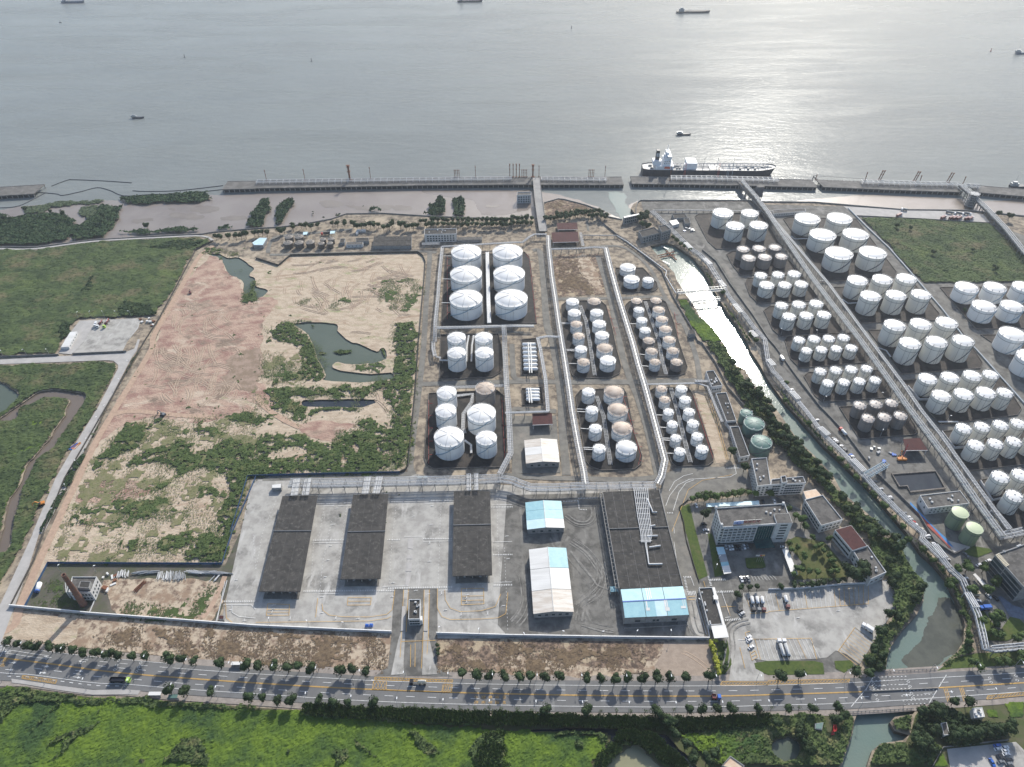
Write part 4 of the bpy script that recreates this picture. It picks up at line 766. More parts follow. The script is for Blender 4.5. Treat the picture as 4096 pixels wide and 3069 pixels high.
wall('B4 0,402 230,392 560,362 700,358', 2.2, .3, 'white wall behind the lorry park', WW, name='perimeter_wall')
wall('A7 1520,1365 1440,1430 1480,1560 B3 1240,60 1330,350', 1.4, .3, 'low dark wall along the lawn west of the office', DKW, name='lawn_wall')
wall('A5 -100,140 0,137 510,118', 2.2, .3, 'grey wall with panels along the service road', SW_, name='roadside_wall'); wall('A5 630,112 1095,90', 2.2, .3, 'grey wall in front of the service yard', SW_, name='roadside_wall')
wall('A1 1840,790 1690,870 1500,1230 1370,1470 1250,1657 A5 1190,100 880,640 560,1190 400,1600 B1 250,180 80,515', 2.2, .1, 'long wire fence beside the dirt track', MATS['galv'] if 0 else DKW, name='wire_fence', cat='fence')
wall('A4 690,508 860,680 1040,850 1260,1100 1500,1380 1700,1640 A8 1800,80 2209,540', 1.6, 1.2, 'pale blue-grey pipe culvert along the green field', mat('culvert', (.30, .34, .37), (.25, .29, .32), .5, .7), name='culvert')
wall('A4 750,570 1330,598 1915,634', 1.2, .4, 'kerb wall between quay road and green field', SW_, name='field_wall')
wall('B4 1165,1657 1240,1520 1700,1468', 1.6, .3, 'low pale wall round the lower right yard', SW_, name='yard_wall')
wall('B3 1330,390 1395,700 1400,750', 2.2, .3, 'low wall west of the long gatehouse', WW, name='yard_wall')
wall('B1 1615,335 1535,635', 1.2, .25, 'low white kerb wall at the west end of the yard', WW, name='yard_wall'); wall('B1 690,440 635,570', 1.2, .25, 'thin white divider wall in the chimney compound', WW, name='yard_wall')
# ================================================================ WHARVES AND JETTIES (deck 1.5 m above land, water 4 m below)
DK = mat('wharf_deck', (.165, .158, .146), (.11, .105, .098), .12, .85, detail=8, c3=(.26, .245, .225), s2=.05); DF = mat('wharf_face', (.03, .032, .036), (.02, .022, .025), .3, .8, detail=6)  # DF: near-black colour that paints the shadow under the wharf decks
def wharf(s, depth, label, zt=1.5):
    p = W(s, zt); d = Vector((0, 1, 0)); a = p; b = [q+Vector((0, depth, 0)) for q in p]; c = (p[0]+p[-1])/2; c.z = 0
    t = empty('wharf', c, label, 'wharf', 'wharves in the river'); mb = MB(); mb.prism(a+b[::-1], zt-1.2, zt, bot=True); mb.build('deck', DK, t)
    mb = MB(); mb.prism(offset_line(a, 2.5)+offset_line(a, 3)[::-1], WZ-1, zt-1.2); mb.build('inner_wall', DF, t)  # backing wall behind the piles, under-deck shade put into its colour
    pm = MB(); pm.box((0, 0, (WZ-1+zt-1.2)/2), (.9, .9, zt-1.2-WZ+1)); pm.add([(-.5, -1, zt-1.2), (.5, -1, zt-1.2), (.5, -.4, zt-2.6), (-.5, -.4, zt-2.6), (.5, 1, zt-1.2), (-.5, 1, zt-1.2)], [(0, 1, 2, 3), (1, 4, 2), (0, 3, 5)]); PM = pm.mesh('pile', MATS['concrete_beam'])
    for q, dd in resample(offset_line(a, .8), 7, 2): put('pile', PM, t, loc=(q.x-c.x, q.y-c.y, 0))
    for q, dd in resample(offset_line(b, -.8), 14, 2): put('pile', PM, t, loc=(q.x-c.x, q.y-c.y, 0))
    mb = MB()
    for q, dd in resample(b, 5, 1): mb.box((q.x, q.y-.8, zt+.35), (.6, .6, .7))
    mb.beam(b[0]+Vector((0, -.3, .2)), b[-1]+Vector((0, -.3, .2)), .5, .4); o = mb.build('mooring_kerb', MATS['concrete_beam'], t)
    return t
def wrack(s, depth, h, label, zt=1.5, every=8, n=6):
    p = W(s, zt); c = (p[0]+p[-1])/2; c.z = 0; t = empty('wharf_pipe_rack', c, label, 'pipe rack', 'pipe racks on the wharves')
    for i in range(n): q = offset_line(p, 1+i*depth/n); mb = MB(); mb.tube([(v.x, v.y, zt+h*(1 if i % 2 else .45)) for v in q], .25, 6); mb.build('pipe', MATS['pipe_white' if i % 3 else 'galv'], t, True)
    mb = MB()
    for yy in (.3, depth): mb.box((0, yy, zt+h/2), (.35, .35, h))
    mb.box((0, depth/2, zt+h), (.35, depth+.6, .35)); mb.box((0, depth/2, zt+h*.45), (.3, depth, .25)); F_ = mb.mesh('frame', MATS['pipe_white'])
    for q, d in resample(p, every, 1): put('frame', F_, t, loc=(q.x-c.x, q.y-c.y, 0))
    for yy in (.3, depth): mb = MB(); q = offset_line(p, yy); [mb.beam(a+Vector((0, 0, h)), b+Vector((0, 0, h)), .3) for a, b in zip(q[:-1], q[1:])]; mb.build('rail_beam', MATS['pipe_white'], t)
wharf('A1 1915,340 2209,333 A2 0,330 700,318 1400,305 2209,298 A3 0,298 965,300', 26, 'long concrete wharf in the river, west of the gap')
wharf('A3 1038,292 1500,297 2209,310 A4 0,312 425,322', 24, 'concrete wharf where the tanker ship is moored')
wharf('A4 440,285 480,320 1100,345 1680,365', 24, 'concrete wharf east of the tanker berth')
wharf('A4 1800,365 2209,400 2700,440', 24, 'wharf leaving the frame at the right edge')
wharf('A1 -300,415 0,395 290,378', 30, 'separate short wharf at the left edge of the river')
wrack('A2 0,300 700,290 1400,280 2209,272', 8, 3.6, 'pipe rack on the western wharf, long left stretch', every=9)
wrack('A3 250,275 820,280', 8, 3.6, 'pipe rack on the western wharf, right of the jetty')
wrack('A3 1370,270 1700,272 2209,285 A4 95,290', 9, 4.5, 'pipe rack beside the moored tanker ship', every=7)
wrack('A4 810,305 1240,320 1670,330', 9, 4.5, 'pipe rack on the wharf east of the tanker', every=7)
wrack('A4 1700,335 1830,345', 9, 4, 'short pipe rack at the far end of the right jetty', every=7)
# loading arms / lamp masts
def arm(p, h, w_, label, m, kind='loading_crane', cat='loading arm', group='loading arms on the wharves', lean=0.):
    a = G(p, 1.5); mb = MB(); mb.beam(a, a+Vector((lean, 0, h)), w_); mb.box((a.x, a.y, a.z+.4), (w_*2.6, w_*2.6, .8)); mb.box((a.x+lean*.6, a.y, a.z+h*.6), (w_*1.8, w_*1.8, .9)); mb.box((a.x+lean*.9, a.y, a.z+h*.9), (w_*1.7, w_*1.7, .9)); mb.box((a.x+lean, a.y, a.z+h), (w_*2.2, w_*1.4, .5))
    return thing(kind, label, cat, mb, m, group)
k = 0
for s_, h_ in [('A2 95,275', 17), ('A2 425,268', 17), ('A2 990,250', 17), ('A2 1895,235', 16), ('A3 232,232', 16), ('A3 800,240', 17), ('A3 1360,268', 22)]:
    k += 1; arm(px(s_)[0], h_, .55, 'slim dark light mast on the wharf, %s from the left' % ordn(k), MATS['rust'], 'light_mast', 'mast', 'light masts on the wharves')
arm(px('A2 812,265')[0], 22, 2.2, 'thick rusty fender tower standing on the western wharf', MATS['rust'], 'tower', 'tower', None); arm(px('A3 180,235')[0], 18, 1.8, 'thick rusty tower by the jetty head', MATS['rust'], 'tower', 'tower', None)
k = 0
for x_ in (1714, 1727, 1741, 1754): k += 1; arm(px('A2 %d,238' % x_)[0], 11, .6, 'rusty loading arm, %s in the left group of four' % ordn(k), MATS['rust'])
arm(px('A2 2190,235')[0], 19, .9, 'tall loading arm at the centre of the long wharf', MATS['rust'])
for k, x_ in enumerate((10, 37, 64)): arm(px('A3 %d,235' % x_)[0], 19, .9, 'tall loading arm, %s of three left of the jetty' % ordn(k+1), MATS['rust'])
for k, x_ in enumerate((85, 98, 112, 126)): arm(px('A3 %d,236' % x_)[0], 11, .6, 'short loading arm, %s of four beside the jetty head' % ordn(k+1), MATS['rust'])
for k, x_ in enumerate((662, 676, 690, 703)): arm(px('A3 %d,236' % x_)[0], 11, .6, 'short loading arm, %s of four right of the jetty' % ordn(k+1), MATS['rust'])
for k, (x_, y_) in enumerate(((950, 262), (968, 262), (1253, 270), (1270, 272), (1538, 282), (1557, 284))): arm(px('A4 %d,%d' % (x_, y_))[0], 14, .8, 'dark red loading arm east of the ship, %s from the left' % ordn(k+1), MATS['rust'], lean=2.5)
for k, (x_, y_, h_) in enumerate(((828, 290, 16), (1308, 275, 9), (1683, 292, 10), (410, 262, 8))): arm(px('A4 %d,%d' % (x_, y_))[0], h_, .6, 'dark light mast on the eastern wharves, %s listed' % ordn(k+1), MATS['rust'], 'light_mast', 'mast', 'light masts on the wharves')
for k, (x_, c_) in enumerate(((1480, 'red_paint'), (1490, 'red_paint'), (1770, 'red_paint'), (1780, 'red_paint'), (1850, 'blue_steel'), (1862, 'blue_steel'), (1895, 'blue_steel'))):
    arm(px('A3 %d,232' % x_)[0], 19, .38, '%s loading arm beside the ship, %s from the left' % ('red' if c_ == 'red_paint' else 'blue', ordn(k+1)), MATS[c_])
# jetty bridges
def bridge(s, w_, zt, th, label, m, every=14, parapet=.9):
    p = W(s, zt); c = sum(p, Vector())/len(p); c.z = 0; t = empty('jetty_bridge', c, label, 'bridge'); a = offset_line(p, w_/2); b = offset_line(p, -w_/2); mb = MB()
    n = len(p); mb.add([(v.x, v.y, v.z) for v in a+b]+[(v.x, v.y, v.z-th) for v in a+b], [f for i in range(n-1) for f in ((i+1, i, n+i, n+i+1), (2*n+i, 2*n+i+1, 3*n+i+1, 3*n+i), (i, i+1, 2*n+i+1, 2*n+i), (n+i+1, n+i, 3*n+i, 3*n+i+1))]); mb.build('deck', m, t)
    for q in (a, b): mb = MB(); [mb.beam(u+Vector((0, 0, parapet/2)), v+Vector((0, 0, parapet/2)), .3, parapet) for u, v in zip(q[:-1], q[1:])]; mb.build('parapet', MATS['concrete_beam'], t)
    pm = MB()
    for sx in (-1, 1): pm.box((0, sx*w_*.35, (zt-th+WZ)/2), (.9, .9, zt-th-WZ))
    P_ = pm.mesh('pier', MATS['concrete_beam'])
    for q, d in resample(p, every, 5): put('pier', P_, t, loc=(q.x-c.x, q.y-c.y, 0), rz=math.atan2(d.y, d.x))
bridge('A3 210,240 225,400 250,580 270,700', 10, 5, 1.2, 'wide grey approach bridge from the land to the long wharf', mat('bridge_deck', (.33, .32, .30), (.26, .25, .24), .1, .8, detail=6))
bridge('A3 1968,275 2060,390 2209,560 2260,610', 7, 4.5, 1, 'eastern approach trestle under the double pipe rack', DK)
bridge('A4 1660,312 1790,425 1900,530 2060,700 2209,890', 6, 4.5, 1, 'right-hand approach trestle to the far wharf', DK)
def box_tower(s, w_, d_, h, label, m, z0=WZ, n=5, cat='building', name='jetty_tower'):
    q = W(s, z0)[0]; t = empty(name, (q.x, q.y, 0), label, cat); mb = MB(); mb.box((q.x, q.y, z0+3+(h-3)/2), (w_, d_, h-3)); mb.build('wall', m, t)
    mb = MB(); mb.box((q.x, q.y, z0+h+.2), (w_+1, d_+1, .5)); mb.build('roof', MATS['concrete_grey'], t)
    wm = MB(); wm.box((0, 0, 0), (1.4, .15, 1.4)); WM = wm.mesh('window', MATS['dark_steel'])
    for i in range(n): put('window', WM, t, loc=(0, -d_/2-.05, z0+4.5+i*(h-5)/n))
    for sx in (-1, 1): mb = MB(); mb.box((q.x+sx*w_*.4, q.y-d_*.4, z0+1.5), (.8, .8, 3)); mb.box((q.x+sx*w_*.4, q.y+d_*.4, z0+1.5), (.8, .8, 3)); mb.build('pier', MATS['concrete_beam'], t)
box_tower('ZS 1870,735', 9, 7, 17, 'dark square tower standing in the water beside the trestle', mat('tower_grey', (.12, .12, .13), (.09, .09, .10), .4, .8))
# open stair tower
q = W('A4 1735,490', WZ)[0]; t = empty('stair_tower', (q.x, q.y, 0), 'round multi-level open steel stair tower by the right jetty', 'tower')
for i in range(6):
    mb = MB(); z_ = WZ+2+i*3.2; mb.lathe([(.1, z_), (6.5, z_), (6.5, z_+.5), (.1, z_+.5)], 16, (q.x, q.y, 0)); mb.lathe([(6.4, z_+1.4), (6.6, z_+1.4), (6.6, z_+1.6)], 16, (q.x, q.y, 0)); mb.build('platform', MATS['grey_paint'], t)
mb = MB(); [mb.box((q.x+5.6*math.cos(a), q.y+5.6*math.sin(a), WZ+9), (.5, .5, 20)) for a in np.linspace(0, 5.5, 8)]; mb.box((q.x, q.y, WZ+8), (4, 4, 16)); mb.build('frame', MATS['dark_steel'], t); mb = MB(); mb.tube([(q.x, q.y, WZ+18), (q.x, q.y, WZ+29)], .15, 4); mb.build('antenna', MATS['dark_steel'], t)
# ================================================================ THE TANKER SHIP
HB = mat('hull_black', (.018, .022, .035), (.025, .03, .04), .2, .5); HR = mat('hull_red', (.16, .05, .05), (.12, .04, .04), .3, .7); DW = mat('ship_deck', (.62, .61, .58), (.50, .48, .45), .25, .6, detail=7); SWH = mat('ship_white', (.74, .76, .78), (.68, .70, .72), .3, .5)
a0 = G(px('ZS 115,418')[0], WZ); a1 = G(px('ZS 2160,436')[0], WZ); LS = (a1-a0).length; ang = math.atan2(a1.y-a0.y, a1.x-a0.x); BW = 27.
ship = empty('tanker_ship', (a0.x, a0.y, WZ), 'black-hulled tanker ship with white superstructure moored at the wharf', 'ship', rz=ang)
def sb(mb, name, m, par=ship, sm=False):
    o = put(name, mb.mesh(name, m, smooth=sm)); o.parent = par; return o
def hullw(t, z):  # half width along length
    w_ = BW/2
    if t < .08: w_ *= (.62+.38*math.sin(t/.08*math.pi/2))
    if t > .82: u = (t-.82)/.18; w_ *= math.sqrt(max(0, 1-u**(2.2)))
    return w_
HSEC = [0, .02, .05, .08, .2, .4, .6, .8, .85, .89, .93, .96, .985, 1.]
def hull(z0, z1, shr0, shr1, name, m, deck=False):
    mb = MB(); n = len(HSEC); L_, Rr = [], []
    for z, s_ in ((z0, shr0), (z1, shr1)):
        for t_ in HSEC:
            zz = z+(1.8*max(0, (t_-.85)/.15)**1.3 if z == 11 else 0)+(0)
            x_ = LS*(t_*(s_ if t_ > .5 else 1)); L_.append((x_, BW/2+hullw(t_, z), zz)); Rr.append((x_, BW/2-hullw(t_, z), zz))
    vs = L_+Rr; fs = []
    for i in range(n-1): fs += [(i, n+i, n+i+1, i+1), (2*n+i, 2*n+i+1, 3*n+i+1, 3*n+i)]
    fs += [(0, 2*n, 3*n, n), (n-1, 2*n-1, 4*n-1, 3*n-1)]
    if deck: fs += [(n+i, 3*n+i, 3*n+i+1, n+i+1) for i in range(n-1)]
    mb.add(vs, fs); return sb(mb, name, m)
hull(-1, .8, .97, .975, 'waterline_band', HR); hull(.8, 11, .975, 1., 'hull', HB)
mb = MB(); n = len(HSEC)
mb.add([(LS*t_*.998, BW/2+hullw(t_, 0)*.985, 9.9+1.8*max(0, (t_-.85)/.15)**1.3) for t_ in HSEC]+[(LS*t_*.998, BW/2-hullw(t_, 0)*.985, 9.9+1.8*max(0, (t_-.85)/.15)**1.3) for t_ in HSEC], [(n+i, n+i+1, i+1, i) for i in range(n-1)]); sb(mb, 'deck', DW)
mb = MB(); mb.box((LS*.16, BW/2, 13), (LS*.13, BW*.9, 6)); mb.box((LS*.10, BW/2-2, 18.5), (LS*.06, BW*.45, 6)); mb.box((LS*.175, BW/2, 19.5), (LS*.055, BW*.75, 8)); mb.box((LS*.18, BW/2, 25.5), (LS*.045, BW*.6, 4)); mb.box((LS*.185, BW/2, 29), (LS*.03, BW*1.02, 3)); mb.box((LS*.175, BW/2, 31.5), (LS*.02, BW*.4, 2)); sb(mb, 'superstructure', SWH)
mb = MB(); [mb.box((LS*.2005, BW/2-12+i*2.7, 29.4), (.2, 1.9, 1.2)) for i in range(9)]; [mb.box((LS*.17+i*3, -.02, 29.4), (1.6, .2, 1.2)) for i in range(2)]; [mb.box((LS*.155+i*3, BW*.12, 19+j*3), (1, .3, 1)) for i in range(3) for j in range(2)]; sb(mb, 'bridge_windows', MATS['dark_steel'])['kind'] = 'stuff'
mb = MB(); mb.box((LS*.105, BW/2, 27), (LS*.03, 6.5, 15), top=.75); sb(mb, 'funnel', HB)
mb = MB(); mb.box((LS*.105, BW/2-3.15, 28.5), (4.2, .3, 4)); sb(mb, 'funnel_plate', SWH)
mb = MB(); y_ = BW/2-3.34
for x0_, z0_, x1_, z1_ in ((0, 1.6, 1.5, 0), (1.5, 0, 0, -1.6), (0, -1.6, -1.5, 0), (-1.5, 0, 0, 1.6), (-.5, -.7, -.5, .7), (-.5, .7, .5, -.7), (.5, -.7, .5, .7)): mb.beam((LS*.105+x0_, y_, 28.5+z0_), (LS*.105+x1_, y_, 28.5+z1_), .3)
sb(mb, 'funnel_emblem', HB)['kind'] = 'stuff'
mb = MB(); mb.tube([(LS*.175, BW/2, 32), (LS*.175, BW/2, 42)], .4, 6); mb.beam((LS*.175, BW/2-4, 38), (LS*.175, BW/2+4, 38), .4); mb.beam((LS*.175-2, BW/2, 35), (LS*.175+2, BW/2, 35), .6); sb(mb, 'radar_mast', SWH)
mb = MB(); mb.box((LS*.175, .9, 14.2), (8, 2.6, 2.4), top=.85); sb(mb, 'lifeboat', mat('lifeboat_orange', (.55, .10, .06), (.5, .09, .06), .5, .6))
mb = MB(); mb.box((LS*.36, BW/2, 15), (LS*.075, BW*.72, 9)); mb.box((LS*.325, BW/2-4, 13), (LS*.03, 10, 6)); sb(mb, 'deck_house', SWH)
for yy in (BW/2-1.2, BW/2, BW/2+1.2, BW/2+5): mb = MB(); mb.tube([(LS*.21, yy, 11.6), (LS*.95, yy, 11.6)], .35, 5); sb(mb, 'deck_pipe', MATS['galv'], sm=True)
mb = MB(); mb.box((LS*.58, BW/2+7, 13.2), (LS*.7, 1.2, .3)); [mb.box((LS*(.24+i*.028), BW/2+7, 11.5), (.3, 1.2, 3.4)) for i in range(25)]; sb(mb, 'raised_walkway', MATS['grey_paint'])
mb = MB(); [mb.box((LS*.5+i*1.8, BW/2-4, 11.6), (.5, BW*.55, .5)) for i in range(9)]; sb(mb, 'cargo_manifold', MATS['galv'])['kind'] = 'stuff'
for i_ in range(14): mb = MB(); mb.tube([(LS*(.24+i_*.052), BW*.18, 10.9), (LS*(.24+i_*.052), BW*.82, 10.9)], .28, 5); sb(mb, 'cross_pipe', MATS['galv' if i_ % 2 else 'dark_steel'])
for f_ in (.46, .56, .68, .94): mb = MB(); mb.tube([(LS*f_, BW/2, 10), (LS*f_, BW/2, 10+14)], .3, 5); mb.beam((LS*f_, BW/2-2.5, 19), (LS*f_, BW/2+2.5, 19), .3); sb(mb, 'deck_mast', MATS['galv'])
for f_ in (.06, .25, .27, .72, .78, .83, .9, .955): mb = MB(); mb.box((LS*f_, BW*.62 if f_ < .9 else BW/2, 11), (4.5, 3.2, 1.6)); mb.box((LS*f_+1, BW*.25 if f_ < .9 else BW/2-2, 11), (3, 2, 1.4)); sb(mb, 'deck_winch', MATS['dark_steel'])
mb = MB(); [mb.box((LS*t_, BW/2-hullw(t_, 0)*.97, 11.6), (.15, .15, 1.6)) for t_ in np.linspace(.02, .97, 60)]; sb(mb, 'deck_railing', SWH)['kind'] = 'stuff'
# small vessels
def boat(s, L_, B_, H_, label, m, cab=.2, cabside=-1, rz=0., cat='boat', hold=None, z0=WZ):
    q = W(s, z0)[0]; t = empty('boat', (q.x, q.y, z0), label, cat, rz=rz); mb = MB()
    sec = [(-.5, .8), (-.4, 1), (.3, 1), (.42, .6), (.5, .05)]; vs = []
    for z in (-.4, H_): vs += [(L_*x_*(1 if z > 0 else .95), s_*B_/2*w_, z+(H_*.3 if x_ > .4 and z > 0 else 0)) for s_ in (1, -1) for x_, w_ in (sec if s_ > 0 else sec[::-1])]
    n = 10; fs = [((i+1) % n, i, n+i, n+(i+1) % n) for i in range(n)]+[tuple(range(n, 2*n))[::-1]]; mb.add(vs, fs); o = put('hull', mb.mesh('hull', m)); o.parent = t
    mb = MB(); x_ = L_*(-.34 if cabside < 0 else .3); mb.box((x_, 0, H_+B_*.2), (L_*cab, B_*.62, B_*.4)); mb.box((x_, 0, H_+B_*.5), (L_*cab*.6, B_*.4, B_*.22)); o = put('cabin', mb.mesh('cabin', MATS['grey_paint' if cat == 'barge' else 'galv'])); o.parent = t
    if hold: mb = MB(); mb.box((L_*.06, 0, H_+.25), (L_*.55, B_*.75, .5)); o = put('cargo_hold', mb.mesh('cargo_hold', hold)); o.parent = t
    mb = MB(); mb.tube([(x_, 0, H_+B_*.8), (x_, 0, H_+B_*1.6)], .15, 4); o = put('mast', mb.mesh('mast', MATS['grey_paint'])); o.parent = t
HBL = mat('hull_blue', (.05, .08, .14), (.06, .10, .16), .3, .6); HBR = mat('hull_brown', (.07, .055, .045), (.05, .045, .04), .3, .7)
boat('C1 475,18', 60, 12, 4, 'blue cargo barge far off at the top left', HBL, cab=.14, hold=DK, cat='barge'); boat('C2 832,12', 66, 13, 4, 'dark barge cut by the top edge of the picture', HB, cab=.12, hold=HBR, cat='barge')
boat('C3 65,82', 84, 13, 3.5, 'long dark barge in the sun glitter, upper right', HBR, cab=.14, hold=DK, cat='barge'); boat('C1 897,766', 20, 5.5, 2, 'small dark workboat alone on the left of the river', HB, cab=.5)
boat('A3 1485,-130', 22, 6, 2, 'small dark boat in the glitter above the tanker ship', HB, cab=.45); boat('C3 2200,350', 26, 8, 3, 'blue boat at the far right edge of the river', HBL, cab=.4, rz=-.3)
boat('C1 392,146', 5, 2.5, 1, 'tiny dark boat near the top left corner', HB, cab=.4); boat('A4 2185,330', 32, 9, 3.5, 'workboat moored beyond the far right wharf', HB, cab=.3, rz=-.1)
for k, s_ in enumerate(('C1 1196,372', 'C1 2018,398', 'C2 1490,184', 'C3 1996,333')):
    q = W(s_, WZ)[0]; mb = MB(); mb.lathe([(.1, -.3), (1.6, -.2), (1.6, .8), (.6, 1.2), (.35, 4.6), (.7, 4.6), (.7, 5.6), (.05, 5.8)], 10, (q.x, q.y, WZ)); thing('channel_buoy', ['dark channel buoy, leftmost of four in the river', 'dark channel buoy right of the leftmost one', 'dark channel buoy near the top centre', 'red and white buoy near the right edge'][k], 'buoy', mb, MATS['red_paint'] if k == 3 else HB, 'channel buoys')
# floating booms
for k, s_ in enumerate(('A1 445,312 580,262 640,257 900,268 1135,284', 'A1 1145,352 1250,358 1500,354 1700,335 1925,308', 'A1 330,366 490,380 545,392 700,360 840,326 950,350 1070,396 1300,385 1600,375 1920,342', 'A1 0,500 100,495 200,470 385,375')):
    p = smooth_loop(W(s_, WZ+.25), 4, False); mb = MB(); mb.tube(p, .55, 6); thing('floating_boom', ['dark floating boom, the uppermost curved one', 'dark floating boom leading to the long wharf', 'winding dark boom close to the mangroves', 'dark boom curving from the left wharf to the mud'][k], 'boom', mb, HB, 'floating booms')
# ================================================================ BUILDINGS
mat('roof_dark', (.070, .066, .061), (.048, .046, .043), .15, .9, detail=12, c3=(.12, .112, .102), s2=.35, contrast3=(.54, .68), lo=.43, hi=.58); mat('roof_joint', (.11, .105, .10), (.08, .078, .075), .5, .9)
mat('roof_grey', (.135, .128, .118), (.085, .08, .075), .2, .9, detail=12, c3=(.20, .19, .172), s2=.3, lo=.43, hi=.58); mat('wall_white', (.60, .60, .59), (.50, .50, .49), .4, .8, detail=6); mat('wall_grey', (.30, .30, .295), (.22, .22, .215), .4, .85, detail=7)
mat('tin_white', (.70, .69, .66), (.60, .59, .56), .15, .5, detail=6, stretch=(.2, 2, 1)); mat('tin_cream', (.64, .60, .54), (.52, .46, .39), .2, .55, detail=8, c3=(.40, .27, .18), s2=.3, stretch=(.4, 2, 1), contrast3=(.6, .72))
mat('tin_blue', (.30, .53, .57), (.25, .47, .53), .2, .5, detail=5); mat('tin_pale', (.55, .72, .76), (.48, .66, .71), .2, .5); mat('tin_maroon', (.085, .034, .032), (.062, .026, .026), .3, .85, detail=6); mat('glass_dark', (.03, .045, .055), (.05, .07, .08), .8, .15)
mat('tin_rust', (.52, .36, .24), (.58, .46, .35), .3, .6, detail=7); mat('glass_green', (.03, .09, .09), (.02, .06, .065), .4, .12); mat('deep_blue', (.03, .10, .42), (.04, .12, .40), .8, .5)
wm = MB(); wm.box((0, 0, 0), (1, .12, 1)); WINM = wm.mesh('window', MATS['glass_dark'])
fr = MB(); fr.box((0, -.02, .53), (1.12, .2, .07)); fr.box((0, -.02, -.53), (1.12, .22, .07)); fr.box((.53, -.02, 0), (.07, .2, 1)); fr.box((-.53, -.02, 0), (.07, .2, 1)); FRM = fr.mesh('frame', MATS['wall_white'])
def windows(t, a, b, z0, z1, rows, cols, ww=1.6, wh=1.5, m=None, frame=False, u0=.06, u1=.94):
    d = Vector((b.x-a.x, b.y-a.y, 0)); L = d.length; d.normalize(); rz = math.atan2(d.y, d.x); n_ = Vector((d.y, -d.x, 0))
    for r in range(rows):
        for c in range(cols):
            u = u0+(u1-u0)*(c+.5)/cols; p = Vector((a.x, a.y, 0))+d*L*u+n_*.07; p.z = z0+(z1-z0)*(r+.5)/rows
            o = put('window', WINM, t, loc=p-t.location, rz=rz, scale=(ww, 1, wh), m=m or MATS['glass_dark'])
            if frame: o2 = put('frame', FRM, o)
def building(s, h, label, wall_m='wall_white', roof_m='roof_grey', parapet=.9, wins=(), z0=0., name='building', cat='building', penthouse=None, units=0):
    p = W(s, h+z0); a = sum(p[i].x*p[(i+1) % len(p)].y-p[(i+1) % len(p)].x*p[i].y for i in range(len(p))); rev = a < 0
    q = p[::-1] if rev else p; c = sum(p, Vector())/len(p); c.z = z0; t = empty(name, c, label, cat); n = len(q)
    mb = MB(); mb.prism([(v.x, v.y) for v in q], z0, z0+h-.1, cap=True); mb.build('wall', MATS[wall_m], t)
    def inset(k): return [q[i]+(lambda e1, e2: (Vector((-e1.y, e1.x, 0))+Vector((-e2.y, e2.x, 0)))*k)((q[i]-q[i-1]).normalized(), (q[(i+1) % n]-q[i]).normalized()) for i in range(n)]
    i1 = inset(.3); mb = MB(); mb.prism([(v.x, v.y) for v in i1], z0+h-.1, z0+h+.05); mb.build('roof', MATS[roof_m], t)
    if parapet:
        o_ = inset(-.04); mb = MB(); z1_, z2_ = z0+h-.3, z0+h+parapet
        mb.add([(v.x, v.y, z) for z in (z1_, z2_) for v in o_]+[(v.x, v.y, z) for z in (z1_, z2_) for v in i1], [f for i in range(n) for j in [(i+1) % n] for f in ((i, j, n+j, n+i), (n+i, n+j, 3*n+j, 3*n+i), (2*n+j, 2*n+i, 3*n+i, 3*n+j))]); mb.build('parapet', MATS[wall_m], t)
    for (i, rows, cols, ww, wh, *rest) in wins:
        a_, b_ = p[i], p[(i+1) % len(p)]
        if rev: a_, b_ = b_, a_
        windows(t, a_, b_, z0+(rest[0] if rest else .8), z0+h-.6, rows, cols, ww, wh)
    rn = random.Random(label)
    for k in range(units):
        u, v = rn.uniform(.15, .85), rn.uniform(.15, .85); e = p[0]*(1-u)*(1-v)+p[1]*u*(1-v)+p[2 % n]*u*v+p[3 % n]*(1-u)*v; mb = MB(); mb.box((e.x, e.y, z0+h+.6), (rn.uniform(.8, 1.6), rn.uniform(.8, 1.4), 1.1)); mb.build('roof_unit', MATS['wall_white'], t)
    return t, p
